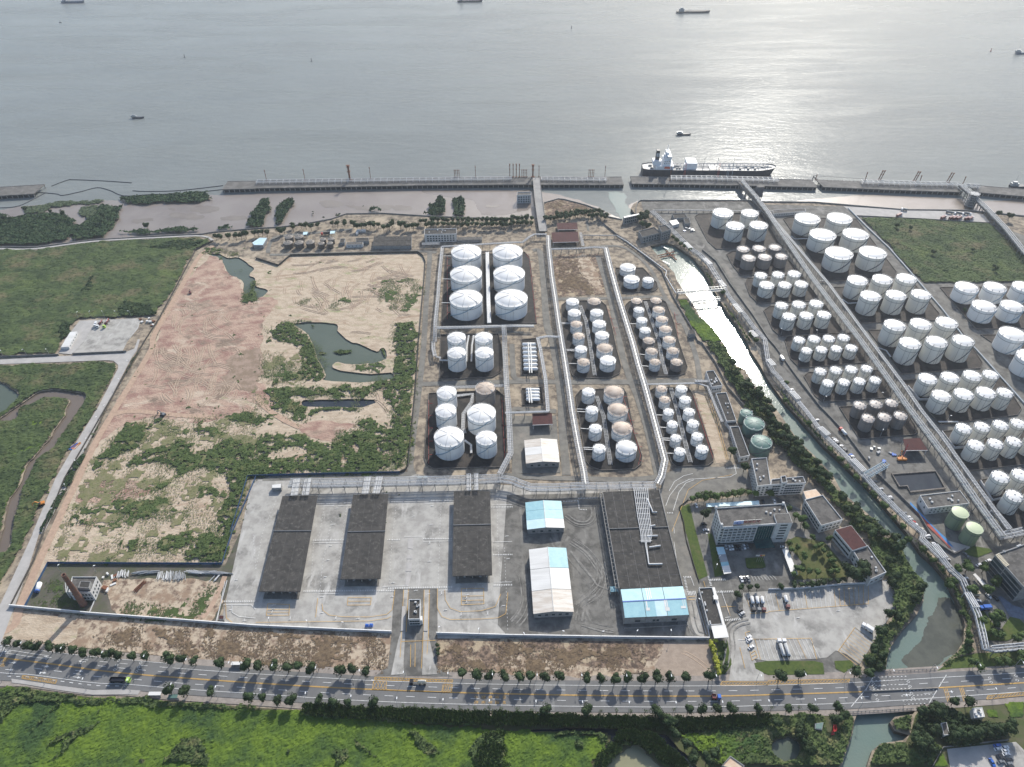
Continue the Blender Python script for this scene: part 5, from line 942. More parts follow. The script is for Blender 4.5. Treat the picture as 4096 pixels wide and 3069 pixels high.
# loading canopies: roof of separate slabs on two rows of columns
def canopy(s, mid, h, label, ncol, nrow):
    p = W(s, h); c = sum(p, Vector())/4; c.z = 0; t = empty('loading_canopy', c, label, 'canopy', 'dark-roofed loading canopies')
    tl, tr, br, bl = p; L = (bl-tl).length; P_ = lambda u, v: tl*(1-u)*(1-v)+tr*u*(1-v)+br*u*v+bl*(1-u)*v
    mb = MB(); mb.prism([(v.x, v.y) for v in (bl, br, tr, tl)], h-.6, h-.01, bot=True); mb.build('roof_slab', MATS['roof_joint'], t)
    ev = [0]+[i/nrow for i in range(1, nrow)]+[1]; eu = [0, .1]+[.1+.8*i/ncol for i in range(1, ncol)]+[.9, 1]; gx = .1/(tr-tl).length; gy = .1/L
    for j in range(nrow):
        for i in range(len(eu)-1):
            u0, u1, v0, v1 = eu[i]+gx, eu[i+1]-gx, ev[j]+gy, ev[j+1]-gy; dz = .012*((i*7+j*3) % 3)
            mb = MB(); mb.prism([(w_.x, w_.y) for w_ in (P_(u0, v1), P_(u1, v1), P_(u1, v0), P_(u0, v0))], h-.05, h+.02+dz); mb.build('roof_panel', MATS['roof_dark'], t)
    mb = MB(); a, b = P_(-.005, mid), P_(1.005, mid); mb.beam((a.x, a.y, h+.2), (b.x, b.y, h+.2), .6, .7); mb.build('roof_upstand', MATS['dark_steel'], t)
    CM = MB(); CM.box((0, 0, h/2-.3), (.6, .6, h-.6)); CM = CM.mesh('column', MATS['concrete_beam'])
    for j in range(nrow+1):
        for u in (.14, .5, .86): e = P_(u, .03+.94*j/nrow); put('column', CM, t, loc=(e.x-c.x, e.y-c.y, 0))
    mb = MB()
    for j in range(nrow):
        for u in (.3, .7): e = P_(u, (j+.5)/nrow); mb.box((e.x, e.y, 1.4), (1.4, 4, 2.8))
    o = mb.build('loading_rack', MATS['grey_paint'], t); o['kind'] = 'stuff'
    mb = MB(); pts = [G((x_, y_), .3) for x_, y_ in []]; e0, e1, e2, e3 = P_(.07, 0), P_(.93, 0), P_(.93, 1.02), P_(.07, 1.02)
    mb.prism([(v.x, v.y) for v in (e3, e2, e1, e0)], 0, .35+LZ*3); mb.build('island_kerb', M['concgrey'], t)
canopy('A6 228,1330 532,1327 B2 315,410 20,408', .40, 6.7, 'leftmost dark flat-roofed truck loading canopy', 3, 9)
canopy('A6 838,1318 1143,1312 B2 885,318 600,322', .47, 6.7, 'middle dark flat-roofed truck loading canopy', 3, 8)
canopy('A6 1707,1290 2020,1283 B2 1678,292 1395,300', .43, 6.7, 'right-hand dark flat-roofed truck loading canopy', 3, 8)
# gable sheds built of sheet panels
def shed(s, he, rise, label, cols, nrow, wall_m='wall_grey', name='shed', npan=1, wins=()):
    p = W(s, he); tl, tr, br, bl = p; c = sum(p, Vector())/4; c.z = 0; t = empty(name, c, label, 'shed')
    mb = MB(); ins = lambda v: c+(Vector((v.x, v.y, 0))-c)*.965
    q = [ins(v) for v in (bl, br, tr, tl)]; mb.prism([(v.x, v.y) for v in q], 0, he-.15)
    for a, b in ((q[0], q[1]), (q[2], q[3])): m_ = (a+b)/2; mb.add([(a.x, a.y, he-.15), (b.x, b.y, he-.15), (m_.x, m_.y, he+rise-.2)], [(0, 1, 2)])
    mb.build('wall', MATS[wall_m], t); u_ = Vector((0, 0, rise))
    P_ = lambda u, v: (tl*(1-u)*(1-v)+tr*u*(1-v)+br*u*v+bl*(1-u)*v)+u_*(1-abs(u-.5)*2)
    for j in range(nrow):
        for side in (0, 1):
            for k in range(npan):
                u0, u1 = side*.5+.5*k/npan, side*.5+.5*(k+1)/npan; v0, v1 = j/nrow+.003, (j+1)/nrow-.003; e = [P_(u0, v1), P_(u1, v1), P_(u1, v0), P_(u0, v0)]; dn = Vector((0, 0, -.12))
                mb = MB(); mb.add(e+[v+dn for v in e], [(0, 1, 2, 3), (7, 6, 5, 4), (4, 5, 1, 0), (5, 6, 2, 1), (6, 7, 3, 2), (7, 4, 0, 3)]); mb.build('roof_panel', MATS[cols[(j*2+side) % len(cols)]], t)
    mb = MB(); a, b = P_(.5, 0), P_(.5, 1); mb.beam(a+Vector((0, 0, .1)), b+Vector((0, 0, .1)), .45, .2); mb.build('ridge_cap', MATS['galv'], t)
    for (i, rows, n_, ww, wh) in wins: qq = [q[3], q[2], q[1], q[0]]; a_, b_ = qq[(i+1) % 4], qq[i]; windows(t, a_, b_, 1, he-1, rows, n_, ww, wh)
    return t
shed('A7 115,1385 425,1372 455,1605 130,1620', 6, 1.6, 'gabled store with turquoise and white roof, the smaller of two', ['tin_blue']*4+['tin_pale', 'tin_white'], 3, npan=2, wins=[(2, 1, 4, 2, 1.5)])
shed('B3 120,110 385,98 440,555 152,570', 6.5, 1.8, 'long gabled store with white rusty roof and one turquoise patch', ['tin_white', 'tin_blue', 'tin_white', 'tin_white', 'tin_cream', 'tin_cream'], 3, npan=2, wins=[(2, 1, 5, 2, 1.5)])
shed('A7 105,848 388,840 412,1038 120,1050', 6, 1.6, 'white gabled shed with brown stains south of the vessel bunds', ['tin_cream', 'tin_cream', 'tin_white', 'tin_white', 'tin_cream', 'tin_cream'], 3, npan=2, wins=[(2, 1, 4, 2, 1.5)])
for s_, l_, z_ in (('A3 387,630 560,627 568,687 393,690', 'smaller maroon-roofed pump shed by the shore trees', 4.5), ('A3 340,712 570,705 578,793 350,800', 'larger maroon-roofed pump shed between the pipe racks', 5.5),
               ('A7 175,618 343,615 352,710 178,718', 'small maroon-roofed shed by the vessel pipe rack', 5.5), ('A8 1165,838 1310,828 1380,935 1190,938', 'maroon-roofed shed in the east construction yard', 6)):
    p = W(s_, z_); c = sum(p, Vector())/4; c.z = 0; t = empty('open_shed', c, l_, 'shed')
    for k in range(4):
        e = [p[0].lerp(p[1], k/4), p[0].lerp(p[1], (k+1)/4), p[3].lerp(p[2], (k+1)/4), p[3].lerp(p[2], k/4)]; mb = MB(); mb.prism([(v.x, v.y) for v in e], z_-.2, z_+.02*k, bot=True); mb.build('roof_panel', MATS['tin_maroon'], t)
    for i in range(4): q = c+(Vector((p[i].x, p[i].y, 0))-c)*.92; mb = MB(); mb.box((q.x, q.y, z_/2-.1), (.4, .4, z_-.2)); mb.build('post', MATS['wall_white'], t)
    mb = MB(); mb.box((c.x, c.y, 1.2), ((p[1]-p[0]).length*.7, 3, 2.4)); mb.build('machinery', MATS['dark_steel'], t)
    mb = MB(); mb.beam(p[3]+Vector((0, -.1, -.1)), p[2]+Vector((0, -.1, -.1)), .3, .5); mb.build('fascia', MATS['wall_white'], t)
# big warehouse with dark flat roof and blue annex
p = W('A7 785,1290 1265,1275 B3 1212,372 765,388', 8); c = sum(p, Vector())/4; c.z = 0; t = empty('warehouse', c, 'huge warehouse with dark flat roof and pipe bridge on top', 'warehouse')
mb = MB(); mb.prism([(v.x, v.y) for v in p[::-1]], 0, 7.8); mb.build('wall', MATS['wall_grey'], t); tl, tr, br, bl = p; P_ = lambda u, v: tl*(1-u)*(1-v)+tr*u*(1-v)+br*u*v+bl*(1-u)*v
for j in range(9):
    for i in range(6):
        u0, u1, v0, v1 = i/6+.0016, (i+1)/6-.0016, j/9+.001, (j+1)/9-.001; mb = MB(); mb.prism([(w_.x, w_.y) for w_ in (P_(u0, v1), P_(u1, v1), P_(u1, v0), P_(u0, v0))], 7.8, 7.86+.012*((i+j*2) % 3)); mb.build('roof_panel', MATS['roof_dark'], t)
for j, (a, b) in enumerate(((P_(-.01, 0), P_(-.01, 1)), (P_(1.005, 0), P_(1.005, 1)), (P_(0, .42), P_(1, .42)))): mb = MB(); mb.beam((a.x, a.y, 8.2), (b.x, b.y, 8.2), .4, .9); mb.build('parapet', MATS['concrete_beam' if j < 2 else 'dark_steel'], t)
for j in range(26): a = P_(-.008, j/25*.995); mb = MB(); mb.box((a.x-1.8, a.y, 4), (.4, .4, 8)); mb.beam((a.x-2, a.y, 7.9), (a.x, a.y, 7.9), .3); mb.build('buttress', MATS['concrete_beam'], t)
a, b = P_(-.008, 0), P_(-.008, 1); mb = MB(); mb.beam((a.x-2.2, a.y, 7.9), (b.x-2.2, b.y, 7.9), .4, .5); mb.build('edge_beam', MATS['concrete_beam'], t)
p = W('B3 770,397 1216,374 1258,570 800,592', 8.3); tl, tr, br, bl = p; c = sum(p, Vector())/4; c.z = 0; t = empty('annex', c, 'turquoise-roofed annex joined to the south end of the warehouse', 'warehouse'); u_ = Vector((0, 0, .9))
mb = MB(); mb.prism([(v.x, v.y) for v in p[::-1]], 0, 8.1); mb.build('wall', MATS['wall_grey'], t); P_ = lambda u, v: (tl*(1-u)*(1-v)+tr*u*(1-v)+br*u*v+bl*(1-u)*v)+u_*(1-abs(v-.47)/.53)
for i in range(6):
    for v0, v1 in ((-.01, .467), (.473, 1.02)):
        e = [P_(i/6+.004*(i % 2 == 0), v1), P_((i+1)/6-.004*(i % 2), v1), P_((i+1)/6-.004*(i % 2), v0), P_(i/6+.004*(i % 2 == 0), v0)]; dn = Vector((0, 0, -.14)); mb = MB(); mb.add(e+[v+dn for v in e], [(0, 1, 2, 3), (7, 6, 5, 4), (4, 5, 1, 0), (5, 6, 2, 1), (6, 7, 3, 2), (7, 4, 0, 3)]); mb.build('roof_panel', MATS['tin_pale' if i in (3,) and v0 > .3 else 'tin_blue'], t)
mb = MB(); mb.beam(P_(0, .47)+Vector((0, 0, .1)), P_(1, .47)+Vector((0, 0, .1)), .7, .2); mb.build('ridge_cap', MATS['deep_blue'], t)
for u0, v0, v1, w_ in ((.40, -.01, .46, .5), (.43, -.01, .46, .5), (.46, -.01, .40, .5), (.37, .5, .8, .8), (.66, .48, .75, 1.2), (.69, .48, .85, .6), (.94, .5, .8, .3), (.97, .5, .8, .3), (.38, .72, .82, 2.4), (.68, .74, .86, 3), (.93, .72, .8, 3)):
    mb = MB(); mb.beam(P_(u0, v0)+Vector((0, 0, .08)), P_(u0, v1)+Vector((0, 0, .08)), w_, .06); mb.build('roof_patch', MATS['tin_white'], t)
windows(t, p[3], p[2], 1.5, 4.5, 1, 3, 4, 2); mb = MB(); mb.beam(p[3]+Vector((0, -3.2, -7.9)), p[2]+Vector((0, -3.2, -7.9)), .5, 1); mb.build('loading_step', MATS['concrete_beam'], t)
for i in range(7): a = p[3].lerp(p[2], i/6); mb = MB(); mb.box((a.x, a.y-.15, 4), (.6, .3, 8)); mb.build('pilaster', MATS['concrete_beam'], t)
mb = MB(); q = W('B3 697,373 740,372 757,408 702,412', 3.5); mb.prism([(v.x, v.y) for v in q[::-1]], 3.3, 3.5, bot=True); [mb.box((v.x, v.y, 1.65), (.2, .2, 3.3)) for v in q]; thing('side_canopy', 'small turquoise canopy at the west corner of the annex', 'canopy', mb, MATS['tin_blue'])
# pipe deck on the warehouse roof
for s_, wd, l_ in (('A7 1110,1260 1135,1500 1160,1657 B3 950,60 965,160 972,215', 5, 'main'), ):
    q = W(s_, 9); c = sum(q, Vector())/len(q); c.z = 8; t = empty('roof_pipe_deck', c, 'white pipe deck running down the warehouse roof with side branches', 'pipe rack'); ww = [12, 10, 9, 7, 2.6, 2]
    for k in range(8):
        f_ = (k-3.5)/8; qq = [Vector(v)+Vector((ww[i]*f_, 0, 0)) for i, v in enumerate(q)]; qq = qq if k in (3, 4) else qq[:4]; mb = MB(); mb.tube([(v.x, v.y, 9) for v in qq], .3, 6); mb.build('pipe', MATS['pipe_white'], t, True)
    mb = MB(); [mb.box((v.x, v.y, 8.45), (9, .25, .8)) for v, d in resample(q[:4], 5)]; mb.build('support', MATS['galv'], t)
    for a_ in ('A7 1165,1350 1215,1470 1250,1468', 'A7 1190,1590 1235,1582', 'B3 975,95 1055,83', 'B3 960,15 1035,12', 'B3 970,215 1068,213'): mb = MB(); v = W(a_, 9); mb.tube(v, .6, 6); mb.build('branch_pipe', MATS['pipe_white'], t, True)
# flat-roofed buildings
BD = building
BD('A2 1455,688 1728,682 1731,728 1452,735', 10, 'long white three-storey block on the shore side', 'wall_white', 'roof_dark', wins=[(2, 3, 10, 2, 1.6)], units=5)
t, p = BD('A2 1018,748 1343,745 1340,828 1005,830', 4.5, 'low dark-roofed store with panel joints by the shore yard', 'wall_grey', 'roof_joint', 0)
tl, tr, br, bl = p; P_ = lambda u, v: tl*(1-u)*(1-v)+tr*u*(1-v)+br*u*v+bl*(1-u)*v
for i in range(6):
    for j in range(2): mb = MB(); mb.prism([(v.x, v.y) for v in (P_(i/6+.004, (j+1)/2-.01), P_((i+1)/6-.004, (j+1)/2-.01), P_((i+1)/6-.004, j/2+.01), P_(i/6+.004, j/2+.01))], 4.55, 4.75+.02*i); mb.build('roof_panel', MATS['roof_dark'], t)
BD('A2 782,795 925,792 922,815 775,820', 4, 'low grey house with windows in the shore yard', 'wall_white', 'roof_grey', 0, wins=[(2, 1, 4, 1.2, 1.2)]); BD('A2 862,762 970,760 975,788 862,790', 4, 'dark small building behind the grey house', 'wall_grey', 'roof_dark', .4); BD('A2 728,768 770,766 762,800 722,802', 3.5, 'tiny dark utility hut beside the weathered tanks', 'wall_grey', 'roof_dark', .4)
BD('A2 1735,752 1950,748 1950,775 1738,778', 3.5, 'narrow grey-roofed store behind the six biggest tanks', 'wall_grey', 'roof_grey', 0)
for i, s_ in enumerate(('A2 868,686 902,685 902,697 866,698', 'A2 906,685 946,684 946,696 906,697', 'A2 863,700 882,700 880,720 860,720')): BD(s_, 2.6, 'white container cabin in the shore yard, %s of three' % ordn(i+1), 'wall_white', 'tin_white', 0, name='cabin', cat='cabin')
BD('A2 -35,800 30,757 97,758 60,822 -20,822', 4.5, 'small pale blue roofed shed near the north-west corner', 'wall_grey', 'tin_pale', 0, name='shed', cat='shed')
for s_, l_ in (('A2 408,708 448,706 440,730 403,732', 'left'), ('A2 642,700 683,698 677,720 637,722', 'right')):
    q = W(s_, 5); mb = MB(); mb.prism([(v.x, v.y) for v in q[::-1]], 4.8, 5, bot=True); [mb.box((v.x*.98+q[0].x*.02, v.y, 2.4), (.25, .25, 4.8)) for v in q]; thing('small_canopy', 'little pale canopy on posts, %s one in the shore yard' % l_, 'canopy', mb, MATS['tin_pale'])
BD('A3 45,369 165,366 163,392 42,396', 11, 'white pump house standing in the tidal mud by the jetty', 'wall_white', 'roof_grey', z0=WZ, wins=[(2, 3, 5, 1.8, 1.8)])
BD('A3 1092,705 1225,670 1283,718 1125,758', 8, 'dark-roofed pumping station over the head of the creek', 'wall_grey', 'roof_dark', wins=[(2, 2, 6, 1.6, 2)]); BD('A3 1265,660 1322,652 1372,690 1290,716', 11, 'taller grey block at the end of the pumping station', 'wall_grey', 'roof_dark', wins=[(2, 3, 4, 1.4, 1.6)])
BD('A3 960,575 1098,547 1103,558 966,588', 9, 'narrow sluice gatehouse across the inlet', 'wall_grey', 'tin_white', 0, wins=[(2, 2, 7, 2, 2.4)])
BD('A3 1355,612 1420,600 1445,635 1385,652', 4, 'pale flat hut in the east water treatment yard', 'wall_white', 'tin_white', 0); BD('A3 1380,556 1490,548 1512,585 1400,596', 3.5, 'open grey settling tank block of the treatment yard', 'wall_grey', 'roof_dark', .8); BD('A3 1480,595 1530,590 1540,632 1495,638', 4, 'small dark hut right of the treatment yard', 'wall_grey', 'roof_dark', .4)
BD('A7 1672,258 1738,250 1815,380 1722,392', 6.5, 'boiler building with rooftop gear beside the creek wall', 'wall_white', 'roof_dark', wins=[(2, 1, 4, 1.4, 1.4)], units=7)
BD('A7 1757,447 1848,441 1935,684 1850,690', 5, 'long narrow dark-roofed building, northern part with pipe loops', 'wall_white', 'roof_dark', wins=[(3, 1, 12, 1.2, 1.2)], units=4); BD('A7 1880,737 1955,732 2050,985 1966,1002', 5, 'long narrow dark-roofed building, southern part', 'wall_white', 'roof_dark', wins=[(3, 1, 12, 1.2, 1.2), (2, 1, 2, 1.5, 2)])
BD('A7 1850,693 1935,688 1955,728 1878,733', 3.6, 'low dark link between the two narrow buildings', 'wall_white', 'roof_dark', 0)
BD('A7 2065,1012 2195,1003 2232,1238 2117,1248', 12, 'white dormitory block with roof units, side facing the lawn', 'wall_white', 'roof_grey', wins=[(3, 4, 9, 1.5, 1.4), (2, 4, 3, 1.5, 1.4)], units=5)
BD('A8 28,1190 300,1165 325,1222 25,1236', 12, 'white dormitory wing with rows of balconies', 'wall_white', 'roof_grey', wins=[(2, 4, 12, 1.7, 1.5)], units=3)
BD('A8 108,1165 150,1160 165,1215 120,1220', 14, 'raised stair block on the dormitory wing', 'wall_white', 'roof_dark', wins=[(2, 4, 1, 1.5, 1.2)])
BD('A8 303,1290 412,1268 462,1325 330,1358', 5, 'rust-stained pale tin roof next to the grey-roofed hall', 'wall_white', 'tin_rust', 0); BD('A8 314,1366 470,1326 642,1538 458,1590', 8, 'grey-roofed two-storey hall near the creek trees', 'wall_white', 'roof_grey', wins=[(3, 2, 8, 2.2, 1.6), (2, 2, 5, 1.8, 1.4)])
BD('B4 475,-30 592,-62 706,85 600,118', 10, 'maroon-roofed block above the lorry park', 'wall_white', 'tin_maroon', 0, wins=[(3, 2, 6, 2.6, 1.6)]); BD('B4 600,120 706,87 838,276 725,326', 8, 'grey flat-roofed block at the corner of the lorry park', 'wall_white', 'roof_grey', wins=[(3, 2, 5, 2, 1.5), (2, 1, 3, 1.8, 1.4)], units=6)
BD('Z7 1125,240 1360,228 1545,880 1300,895', 5, 'long dark-roofed gatehouse of the lorry park', 'wall_white', 'roof_dark', .7, wins=[(3, 1, 12, 1.8, 1.4)], units=0, name='gatehouse'); q = W('Z7 1130,250 1300,890', 5)
for i in range(7): a = q[0].lerp(q[1], (.12, .40, .44, .47, .62, .92, .97)[i]); mb = MB(); mb.box((a.x+1.2, a.y, 5.7), (.9, .9, 1.2)); thing('roof_unit', 'white air-conditioning unit on the gatehouse roof edge, %s from the north' % ordn(i+1), 'air conditioner', mb, MATS['wall_white'], 'gatehouse roof units')
for s_, h_, l_ in (('Z7 1368,222 1410,218 1590,880 1548,885', 5.2, 'long white strip roof along the gatehouse'), ('Z7 1345,900 1600,880 1656,1100 1400,1120', 5.5, 'square white canopy at the south end of the gatehouse'), ('Z7 1380,360 1465,365 1475,428 1395,430', 7, 'small cream canopy on the gatehouse roof')):
    q = W(s_, h_); c = sum(q, Vector())/4; mb = MB(); mb.prism([(v.x, v.y) for v in q[::-1]], h_-.25, h_, bot=True); [mb.box(((v.x*.9+c.x*.1), v.y*.9+c.y*.1, h_/2-.12), (.25, .25, h_-.25)) for v in q]; thing('canopy', l_, 'canopy', mb, MATS['tin_white'])
t, p = BD('B2 1088,470 1168,468 1165,608 1083,610', 7, 'weighbridge office with dark roof at the main gate', 'wall_white', 'roof_dark', .8, wins=[(2, 2, 4, 1.5, 1.6)], units=6, name='gatehouse')
BD('B2 1162,582 1182,582 1182,616 1162,616', 5, 'white sign canopy on the side of the weighbridge office', 'wall_white', 'tin_white', 0, name='canopy', cat='canopy')
t, p = BD('ZC 830,458 1738,458 1510,1026 700,1020', 9, 'white boiler house beside the tall brick chimney', 'wall_white', 'roof_grey', .8, wins=[(1, 2, 4, 1.3, 1.5), (2, 2, 6, 1.3, 1.5)]); BD('ZC 1128,605 1505,620 1430,858 1045,835', 12, 'raised roof box on the boiler house', 'wall_grey', 'roof_dark', .3); BD('ZC 560,640 700,640 620,1010 590,1010', 7, 'low windowed extension behind the chimney', 'wall_white', 'roof_grey', .3)
q = G((336, 2420)); t = empty('chimney', (q.x, q.y, 0), 'tall tapering brown brick chimney with a soot-black mouth', 'chimney'); mb = MB(); mb.lathe([(2.35, 0), (2.3, .5), (1.25, 33.3), (1.4, 33.4), (1.4, 34), (1., 34), (.95, 31)], 20, (q.x, q.y, 0))
mb.build('shaft', mat('chimney_brick', (.21, .115, .085), (.16, .09, .07), .8, .9, detail=8, c3=(.10, .07, .06), s2=.2), t, True); mb = MB(); [mb.lathe([(2.33-1.08*z/33.3+.04, z), (2.33-1.08*z/33.3+.09, z+.1), (2.33-1.08*z/33.3+.04, z+.2)], 20, (q.x, q.y, 0)) for z in range(4, 33, 4)]; mb.build('iron_band', MATS['dark_steel'], t); mb = MB(); [mb.box((q.x-2.2+z*.033, q.y-.6, z+.5), (.35, .5, .06)) for z in range(0, 33)]; o = mb.build('rungs', MATS['dark_steel'], t); o['kind'] = 'stuff'
BD('Z8 188,598 968,508 1150,752 345,850', 7, 'white control building with dark gravel roof by the pale green tanks', 'wall_white', 'roof_grey', .6, wins=[(3, 1, 2, 1.3, 1.6, 2.4), (2, 2, 9, 1.2, 1.1)], units=7)
BD('Z4 1690,545 1752,515 2160,370 2600,180 3100,900 2195,1118 1880,762', 16, 'grey office block cut by the right edge, rows of tall windows', 'wall_grey', 'roof_grey', wins=[(6, 4, 3, 3.6, 2.6), (5, 4, 8, 3, 2.6)], units=6)
q = W('Z4 1692,545 1880,760', 16.6); mb = MB(); d_ = (q[1]-q[0]); [mb.beam(q[0]+d_*(i+.5)/11+Vector((0, 0, .4)), q[0]+d_*(i+.5)/11+Vector((3.4, 1.8, .4)), .5, .4) for i in range(11)]; thing('pergola', 'cream slatted pergola on the corner of the right-hand office roof', 'pergola', mb, mat('cream_slat', (.62, .56, .42), (.56, .5, .38), .6, .7))
BD('A4 40,520 320,505 325,530 45,552', 4, 'long white low building behind the first big cream tanks', 'wall_white', 'roof_grey', .3, wins=[(2, 1, 16, 1, 1.2)])
BD('B1 1440,0 1441,0 1442,1 1440,1', .1, 'small concrete plinth in the scrub by the blue fence', name='plinth', cat='plinth') if 0 else None
BD('B4 1450,1240 1520,1232 1540,1300 1465,1310', 4, 'small white hut south of the road at the right', 'wall_white', 'tin_white', .3, units=4); BD('B4 1228,1345 1268,1340 1290,1425 1250,1432', 4, 'narrow white shed among trees south-east of the bridge', 'wall_white', 'roof_grey', .3)
BD('B4 335,1345 395,1338 385,1390 335,1385', 3, 'little green roofed hut by the footpath', 'wall_grey', 'shell_green', 0, name='hut', cat='hut'); BD('B3 1490,1650 1550,1580 1650,1650 1640,1690', 4, 'roofless brick hut at the bottom edge', 'wall_grey', 'tin_rust', .6, name='hut', cat='hut')
BD('A1 605,1570 665,1566 A5 592,42 522,48', 3.4, 'white cabin with blue panels on the service yard', 'wall_white', 'tin_white', 0, name='cabin', cat='cabin', wins=[(1, 1, 5, 1, 1)])
BD('B1 1556,578 1592,578 1588,606 1552,606', 3, 'tiny maroon-roofed hut at the corner of the loading yard', 'wall_grey', 'tin_maroon', 0, name='hut', cat='hut'); BD('A6 135,1232 220,1222 215,1260 135,1262', 4, 'small cream canopy box at the west end of the long rack', 'wall_grey', 'tin_white', 0, name='pump_shelter', cat='shelter')
BD('A6 1390,1160 1482,1158 1482,1175 1392,1177', 4, 'pale blue sheet roof beside the long rack', 'wall_grey', 'tin_pale', 0, name='shelter', cat='shelter'); BD('A7 1525,1555 1575,1550 1585,1590 1530,1595', 5, 'dark small guard tower by the creek wall', 'wall_grey', 'roof_dark', 0, name='guard_tower', cat='hut') if 0 else BD('A3 1525,1552 1575,1550 1585,1588 1530,1592', 5, 'dark small guard tower by the creek wall', 'wall_grey', 'roof_dark', 0, name='guard_tower', cat='hut')
# main office
t, p = BD('ZO 462,195 1975,95 2060,330 1800,545 575,618', 19.6, 'five-storey white office building with roof sign', 'wall_white', 'roof_grey', 1.0, units=4, name='office_building')
a, b = p[4], p[3]; d_ = Vector((b.x-a.x, b.y-a.y, 0)); L_ = d_.length; d_.normalize(); n_ = Vector((d_.y, -d_.x, 0)); at = lambda u, z, o=0: Vector((a.x, a.y, 0))+d_*L_*u+n_*o+Vector((0, 0, z)); rz_ = math.atan2(d_.y, d_.x)
windows(t, a, b, 3.8, 18.8, 5, 7, 4.2, 2.1, frame=False, u0=.06, u1=.65); windows(t, a, b, 3.8, 18.8, 5, 1, 1.3, 1.4, u0=.0, u1=.06); windows(t, a, b, .4, 3.4, 1, 4, 8.5, 2.2, u0=.05, u1=.66)
for i in range(8): mb = MB(); mb.beam(at(.06+.59*i/7, 3.4, .5), at(.06+.59*i/7, 19.2, .5), .5, .9); mb.build('facade_column', MATS['wall_white'], t)
for j in range(6): mb = MB(); mb.beam(at(.06, 3.5+3.05*j, .45), at(.655, 3.5+3.05*j, .45), .8, .55); mb.build('facade_band', MATS['wall_white'], t)
for i in range(7):
    for j in range(5): mb = MB(); mb.beam(at(.665+.31*i/7+.003, 4+3*j+1.4, .3), at(.665+.31*(i+1)/7-.003, 4+3*j+1.4, .3), .15, 2.8); mb.build('glass_pane', MATS['glass_green'], t)
mb = MB(); mb.beam(at(.65, 4.2, 4), at(.99, 4.2, 4), 8, .4); mb.build('entrance_canopy', MATS['glass_green'], t)
BD('ZO 1738,308 2078,290 2157,512 1812,522', 21.5, 'taller stair block at the right end of the office building', 'wall_white', 'roof_grey', 0, wins=[(2, 6, 1, 5, 1.3, 3)]); windows(t, p[0], p[4], 3, 18.5, 5, 4, 1.4, 1.5)
for s_ in ('ZO 462,180', 'ZO 585,560', 'ZO 1945,90'): q = W(s_, 20.5)[0]; mb = MB(); mb.box((q.x, q.y, 21), (1.6, 1.6, 2.4)); mb.build('corner_block', MATS['wall_white'], t)
# rooftop sign: blue plate with white crescent, red characters and steel back-frames
q = W('ZO 900,505 1470,470', 21.8); t = empty('roof_sign', ((q[0].x+q[1].x)/2, (q[0].y+q[1].y)/2, 19.7), 'roof sign with blue logo plate and red characters on the office', 'sign'); d_ = (q[1]-q[0]).normalized(); L_ = (q[1]-q[0]).length
mb = MB(); mb.beam(q[0]-d_*1.5, q[0]+d_*5.6, .3, 3.4); mb.build('logo_plate', mat('sign_blue', (.42, .50, .68), (.38, .46, .66), .8, .5), t)
mb = MB(); n_ = Vector((d_.y, -d_.x, 0)); pts = [q[0]+d_*(2.5+1.7*math.cos(x_))+n_*.25+Vector((0, 0, 1.5*math.sin(x_))) for x_ in np.linspace(.8, 5.5, 12)]; mb.tube(pts, .28, 4); mb.build('logo_crescent', MATS['deep_blue'], t)
mb = MB(); [mb.beam(q[0]+d_*(L_*i/16)-n_*.2+Vector((0, 0, 1.8)), q[0]+d_*(L_*i/16)-n_*2.4+Vector((0, 0, -2.1)), .18) for i in range(17)]; mb.beam(q[0]-n_*.3+Vector((0, 0, 1.7)), q[1]-n_*.3+Vector((0, 0, 1.7)), .18); mb.build('back_frame', MATS['galv'], t)
SRED = mat('sign_red', (.20, .05, .05), (.16, .05, .05), .8, .5)
def text3(s, size, m, name, parent=None, M4=None, ext=.06):
    cu = bpy.data.curves.new(name, 'FONT'); cu.body = s; cu.size = size; cu.extrude = ext; cu.align_x = 'CENTER'; cu.align_y = 'CENTER'; o = bpy.data.objects.new(name, cu); COL.objects.link(o)
    dg = bpy.context.evaluated_depsgraph_get(); me = bpy.data.meshes.new_from_object(o.evaluated_get(dg)); bpy.data.objects.remove(o)
    me.materials.clear(); me.materials.append(m); me.transform(M4); o = put(name, me); 
    if parent: o.parent = parent
    return o
for i, ch in enumerate('珠洲石化'):
    c_ = q[0]+d_*(L_*(.37+.17*i))-t.location; o = text3(ch, 3.1, SRED, 'sign_character', t, Matrix.Translation(c_)@Matrix.Rotation(math.atan2(d_.y, d_.x), 4, 'Z')@Matrix.Rotation(R(90), 4, 'X'), .15)
